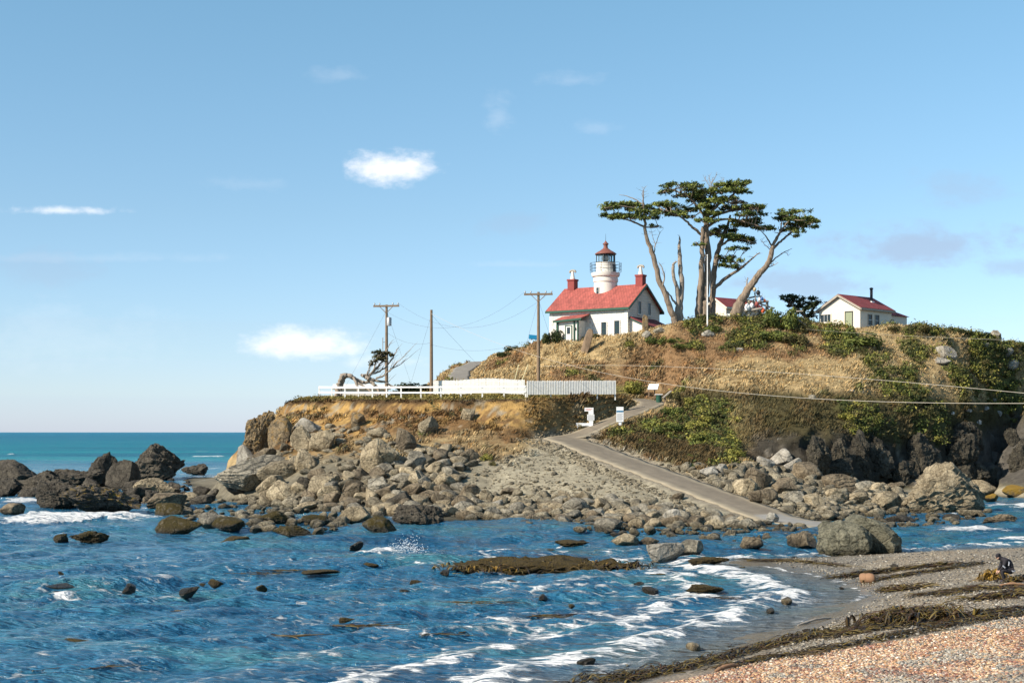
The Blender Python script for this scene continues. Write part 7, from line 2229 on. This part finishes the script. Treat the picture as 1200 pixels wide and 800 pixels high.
log(1008, 682, 1026, 681.5, .24, 'tan_wood', 'driftwood_log', 'short thick orange tan log at the edge of the wash')
log(1168, 688, 1199, 686, .07, 'tan_wood', 'driftwood_log', 'thin pale plank on the sand by the crouching person')
log(838, 787, 868, 781, .06, 'tan_wood', 'driftwood_stick', 'reddish stick lying in the dark kelp band')
log(935, 733, 975, 724, .04, 'grey_wood', 'driftwood_stick', 'thin grey stick on the sand beside the wash')
for (a, b, s, mt, lab) in ((812, 762, .28, 'rock_tan', 'brown stone standing in the wash of the breaking wave'), (922, 707, .26, 'rock_tan', 'tan stone tumbling in the foam line'), (903, 718, .2, 'rock_dark', 'dark stone in the foam beside the tan one'), (688, 780, .25, 'rock_dark', 'dark stone in the foam at the bottom edge'), (986, 690, .1, 'rock_dark', 'small dark stone on the wet sand near the log'), (945, 740, .12, 'rock_dark', 'small dark stone on the wet sand by the grey stick'), (1048, 665, .2, 'rock_dark', 'dark stone on the spit between the kelp streaks')):
    p = hit(a, b)[0]
    o = link('stone', rock_mesh(3, 3, 'block', mt)); o.location = p + Vector((0, 0, s * .25)); o.scale = (s * 1.1, s * .8, s * .7); o.rotation_euler = (.2, .3, a)
    tag(o, lab, 'stone')
# birds' splash: spray where the wave breaks on the dark rock
p = W(486, 652, zshore(652))
sp = []
for i in range(1100):
    a = random.gauss(0, .55); sp.append(Vector((p.x - .4 + a + random.gauss(0, .2), p.y - .5 + random.gauss(0, .4), abs(random.gauss(0, .42)) * math.exp(-a * a) + .05)))
V0, F0 = ico(1)
Vv = np.concatenate([V0 * random.uniform(.006, .024) + np.array(q[:]) for q in sp]); Ff = np.concatenate([F0 + i * len(V0) for i in range(len(sp))])
M['spray'] = plain('spray_water', (.85, .86, .86), .6, .05)
tag(link('spray', np_mesh('spray', Vv, Ff, M['spray'])), 'white spray thrown up over the dark rock', 'spray', kind='stuff')

# ------------------------------------------------------------------ the crouching person
hp = hit(1173, 681)[0]; d = hp.y; k = d / F
pe = empty('person', (hp.x, d, hp.z)); tag(pe, 'person in dark clothes and hood crouching bent over on the beach at the right edge', 'person')
def U(px_, py_, dy=0.0): return Vector(((px_ - 1173) * k, dy, (681 - py_) * k))
hipL, hipR = U(1183.5, 668.5, -.10), U(1184.5, 668.5, .12)
J = {'pelvis': U(1184, 667.5, .01), 'waist': U(1184, 663.5, .01), 'chest': U(1181, 658.5, .01), 'upper': U(1177.5, 655.5, .01), 'neck': U(1173.2, 653.8, .01), 'head': U(1170.6, 652.8, .01), 'crown': U(1168.2, 651.4, .01),
     'hl': hipL, 'kl': U(1172.2, 667.2, -.16), 'al': U(1175.2, 679.0, -.14), 'tl': U(1171, 680.4, -.16),
     'hr': hipR, 'kr': U(1174.0, 666.8, .20), 'ar': U(1179.5, 679.0, .16), 'tr': U(1175.5, 680.4, .20),
     'sl': U(1176.6, 656.4, -.17), 'el': U(1173.6, 663.2, -.22), 'wl': U(1170.6, 667.6, -.12), 'gl': U(1169.3, 669.8, -.09),
     'sr': U(1177.2, 656.2, .19), 'er': U(1174.2, 663.6, .20), 'wr': U(1170.0, 668.4, .08), 'gr': U(1168.8, 670.4, .06)}
names = list(J)
Ed = [('pelvis', 'waist'), ('waist', 'chest'), ('chest', 'upper'), ('upper', 'neck'), ('neck', 'head'), ('head', 'crown'), ('pelvis', 'hl'), ('hl', 'kl'), ('kl', 'al'), ('al', 'tl'), ('pelvis', 'hr'), ('hr', 'kr'), ('kr', 'ar'), ('ar', 'tr'),
      ('upper', 'sl'), ('sl', 'el'), ('el', 'wl'), ('wl', 'gl'), ('upper', 'sr'), ('sr', 'er'), ('er', 'wr'), ('wr', 'gr')]
rad = {'pelvis': .155, 'waist': .15, 'chest': .165, 'upper': .13, 'neck': .065, 'head': .095, 'crown': .085, 'hl': .11, 'hr': .11, 'kl': .075, 'kr': .075, 'al': .05, 'ar': .05, 'tl': .04, 'tr': .04, 'sl': .075, 'sr': .075, 'el': .052, 'er': .052, 'wl': .034, 'wr': .034, 'gl': .034, 'gr': .034}
pts = [J[n] for n in names]; eds = [(names.index(a), names.index(b)) for a, b in Ed]; rr = [rad[n] for n in names]
for sd, s_ in (('gl', -1), ('gr', 1)):        # five fingers on each hand
    g = J[sd]; dirn = (J[sd] - J['w' + sd[1]]).normalized()
    for f in range(5):
        off = Vector((0.0, (f - 2) * .017, 0))
        q1 = g + off + dirn * (.045 if f else .02) + (Vector((-.03, 0, .0)) if f == 0 else Vector((0, 0, 0)))
        q2 = q1 + dirn * (.03 + .006 * (f in (2, 3))) + Vector((.012, 0, -.01))
        i0 = len(pts); pts += [q1, q2]; rr += [.0095, .0075]; eds += [(names.index(sd), i0), (i0, i0 + 1)]
me = bpy.data.meshes.new('person_body'); me.from_pydata([p[:] for p in pts], eds, [])
bo_ = link('body', me, pe)
sk = bo_.modifiers.new('skin', 'SKIN'); su = bo_.modifiers.new('sub', 'SUBSURF'); su.levels = su.render_levels = 2
for i, v in enumerate(me.skin_vertices[0].data):
    v.radius = (rr[i] * (1.2 if rr[i] > .03 else 1), rr[i] * (1.2 if rr[i] > .03 else 1)); v.use_root = (i == 0)
dg = bpy.context.evaluated_depsgraph_get(); ev = bo_.evaluated_get(dg)
m2 = bpy.data.meshes.new_from_object(ev); bo_.modifiers.clear(); bo_.data = m2
for mt in ('jacket', 'skin', 'shoe', 'grey_cloth'): m2.materials.append(M[mt])
for p_ in m2.polygons:
    c = p_.center; p_.use_smooth = True
    hand = min((c - J['gl']).length, (c - J['gr']).length) < .085
    face = (c - J['head']).length < .12 and (c - J['head']).x < -.035 and c.z < J['head'].z + .03
    p_.material_index = 1 if (hand or face) else 2 if c.z < .06 else 0
# hood, hair edge, nose and a pale stripe of the jacket
V, Fc = rock_shape(3, 4, 'round')
hd = link('hood', np_mesh('hood', V * np.array([.125, .125, .12]) + np.array(J['crown'].lerp(J['head'], .35) + Vector((.035, 0, .025))), Fc, M['jacket'], True), pe)
MB().tube([J['head'] + Vector((-.085, 0, .01)), J['head'] + Vector((-.125, 0, -.02))], [.022, .016], 8).build('nose', M['skin'], pe, smooth=True)
for dy in (-.035, .035):
    MB().lathe([(.002, -.008), (.009, -.003), (.009, .003), (.002, .008)], (0, 0), 8).build('eye', M['black'], pe).location = J['head'] + Vector((-.088, dy, .025))
st_ = MB()
st_.tube([U(1178.6, 655.0, -.17), U(1180.6, 658.2, -.185), U(1180.0, 662.0, -.20)], [.018, .03, .022], 8)
st_.build('sleeve_stripe', M['grey_cloth'], pe, smooth=True)
MB().tube([U(1181.5, 666.3, -.155), U(1185, 668.6, -.17), U(1188, 668.0, -.12)], [.015, .035, .03], 8).build('jacket_hem', M['grey_cloth'], pe, smooth=True)
MB().tube([U(1172.5, 661.8, -.26), U(1175, 664.2, -.275)], [.03, .026], 8).build('cuff', M['grey_cloth'], pe, smooth=True)
# ------------------------------------------------------------------ sun, sky, camera
SUN_EL, SUN_AZ = R(35), math.atan2(-0.865, -0.50)          # azimuth measured from +Y towards +X
w = bpy.data.worlds.new('World'); SC.world = w; w.use_nodes = True
N, L = w.node_tree.nodes, w.node_tree.links
bg = N['Background']
sky = N.new('ShaderNodeTexSky'); sky.sky_type = 'NISHITA'; sky.sun_disc = False
sky.sun_elevation = SUN_EL; sky.sun_rotation = SUN_AZ
sky.altitude = 0; sky.air_density = 1.0; sky.dust_density = 0.15; sky.ozone_density = 1.5
tc = N.new('ShaderNodeTexCoord')
sp = N.new('ShaderNodeSeparateXYZ'); L.new(tc.outputs['Generated'], sp.inputs[0])
yy = math_(N, L, 'MAXIMUM', sp.outputs['Y'], 0.02)
u = math_(N, L, 'DIVIDE', sp.outputs['X'], yy); v = math_(N, L, 'DIVIDE', sp.outputs['Z'], yy)
cb = N.new('ShaderNodeCombineXYZ'); L.new(u, cb.inputs[0]); L.new(v, cb.inputs[1])
nz1 = noise_node(N, L, 26, 6, 0.62, cb.outputs[0], (1, 2.0, 1))
nz2 = noise_node(N, L, 75, 5, 0.6, cb.outputs[0], (1, 1.5, 1))
nzz = math_(N, L, 'ADD', math_(N, L, 'MULTIPLY', nz1, 0.65), math_(N, L, 'MULTIPLY', nz2, 0.35))
CL = [  # direction (as seen in the photograph), half size, brightness cover, soft edge
 (455, 200, 66, 30, 0.85, 1.0), (478, 205, 34, 20, 0.6, 1.0), (360, 406, 92, 30, 0.72, 1.0), (385, 405, 50, 22, 0.5, 1.0), (445, 425, 60, 14, 0.35, 1.0), (76, 247, 82, 8, 0.55, 1.0), (670, 94, 46, 13, 0.10, 1.0), (583, 138, 24, 34, 0.12, 1.0),
 (402, 90, 44, 14, 0.09, 1.0), (290, 216, 60, 14, 0.06, 1.0), (120, 303, 200, 9, 0.06, 1.0), (610, 310, 90, 6, 0.06, 1.0), (700, 152, 30, 14, 0.09, 1.0), (60, 400, 200, 60, 0.07, 1.0),
 (1085, 288, 120, 26, 0.6, 0.0), (1125, 222, 60, 22, 0.28, 0.0), (945, 333, 95, 20, 0.5, 0.0), (1190, 312, 50, 12, 0.45, 0.0), (55, 316, 80, 22, 0.20, 0.0), (595, 262, 50, 14, 0.18, 0.0),
]
col = sky.outputs[0]
hsv = N.new('ShaderNodeHueSaturation'); hsv.inputs['Saturation'].default_value = 0.92; hsv.inputs['Hue'].default_value = 0.488
L.new(col, hsv.inputs['Color']); col = hsv.outputs[0]
# clear marine air: bluer towards the horizon than the model's
el = ramp(N, [(0.0, (0.68, 0.86, 1.36)), (0.03, (0.75, 0.91, 1.26)), (0.07, (0.80, 0.94, 1.19)), (0.15, (0.82, 0.97, 1.12)), (0.3, (0.84, 1.10, 1.20)), (0.6, (0.9, 1.1, 1.2))]); L.new(math_(N, L, 'ABSOLUTE', sp.outputs['Z']), el.inputs[0])
col = mix(N, L, 1.0, col, el.outputs[0], 'MULTIPLY')
mw = md = None
for (px_, py_, rx, ry, s, br) in CL:
    du = math_(N, L, 'DIVIDE', math_(N, L, 'SUBTRACT', u, (px_ - CX) / F), rx / F)
    dv = math_(N, L, 'DIVIDE', math_(N, L, 'SUBTRACT', v, (CY - py_) / F), ry / F)
    if br > 0.5: dv = math_(N, L, 'MULTIPLY', dv, math_(N, L, 'ADD', 1.0, math_(N, L, 'MULTIPLY', math_(N, L, 'LESS_THAN', dv, 0.0), 0.45)))   # flatter below
    r2 = math_(N, L, 'ADD', math_(N, L, 'MULTIPLY', du, du), math_(N, L, 'MULTIPLY', dv, dv))
    e = math_(N, L, 'SUBTRACT', 1.0 if br > 0.5 else 1.25, math_(N, L, 'SQRT', r2))
    e = math_(N, L, 'ADD', e, math_(N, L, 'MULTIPLY', math_(N, L, 'SUBTRACT', nzz, 0.5), 2.3 if s > 0.6 else 3.2))
    mr = N.new('ShaderNodeMapRange'); mr.interpolation_type = 'SMOOTHSTEP'
    mr.inputs['From Min'].default_value = 0.0; mr.inputs['From Max'].default_value = 0.95 if s > 0.6 else 1.1; mr.inputs['To Max'].default_value = s
    L.new(e, mr.inputs['Value'])
    o_ = mr.outputs[0]
    if br > 0.5: mw = o_ if mw is None else math_(N, L, 'MAXIMUM', mw, o_)
    else: md = o_ if md is None else math_(N, L, 'MAXIMUM', md, o_)
fy = math_(N, L, 'GREATER_THAN', sp.outputs['Y'], 0.05)
col = mix(N, L, math_(N, L, 'MULTIPLY', md, fy), col, (3.3, 3.9, 5.2))
col = mix(N, L, math_(N, L, 'MULTIPLY', mw, fy), col, (9.6, 9.3, 9.4))
L.new(col, bg.inputs['Color'])
bg.inputs['Strength'].default_value = 0.085

sl = bpy.data.lights.new('sun', 'SUN'); sl.energy = 4.9; sl.angle = R(0.5); sl.color = (1.0, 0.90, 0.76)
so = bpy.data.objects.new('sun', sl); COL.objects.link(so)
sd = Vector((math.sin(SUN_AZ) * math.cos(SUN_EL), math.cos(SUN_AZ) * math.cos(SUN_EL), math.sin(SUN_EL)))
so.rotation_euler = sd.to_track_quat('Z', 'Y').to_euler()
so.location = (-60, -20, 80)

cam = bpy.data.cameras.new('camera'); co = bpy.data.objects.new('camera', cam); COL.objects.link(co)
co.location = (0, 0, H); co.rotation_euler = (R(90), 0, 0)
cam.sensor_width = 36.0; cam.lens = 36.0 * F / 1200.0
cam.shift_y = (CY - 400) / 1200.0
cam.clip_start = 0.5; cam.clip_end = 60000
SC.camera = co
SC.view_settings.view_transform = 'Standard'; SC.view_settings.look = 'None'
SC.view_settings.exposure = 0.68; SC.view_settings.gamma = 1.0
SC.render.engine = 'CYCLES'
SC.cycles.max_bounces = 6; SC.cycles.diffuse_bounces = 3; SC.cycles.glossy_bounces = 3; SC.cycles.transmission_bounces = 4
SC.cycles.caustics_reflective = False; SC.cycles.caustics_refractive = False
try: SC.cycles.use_denoising = True
except Exception: pass
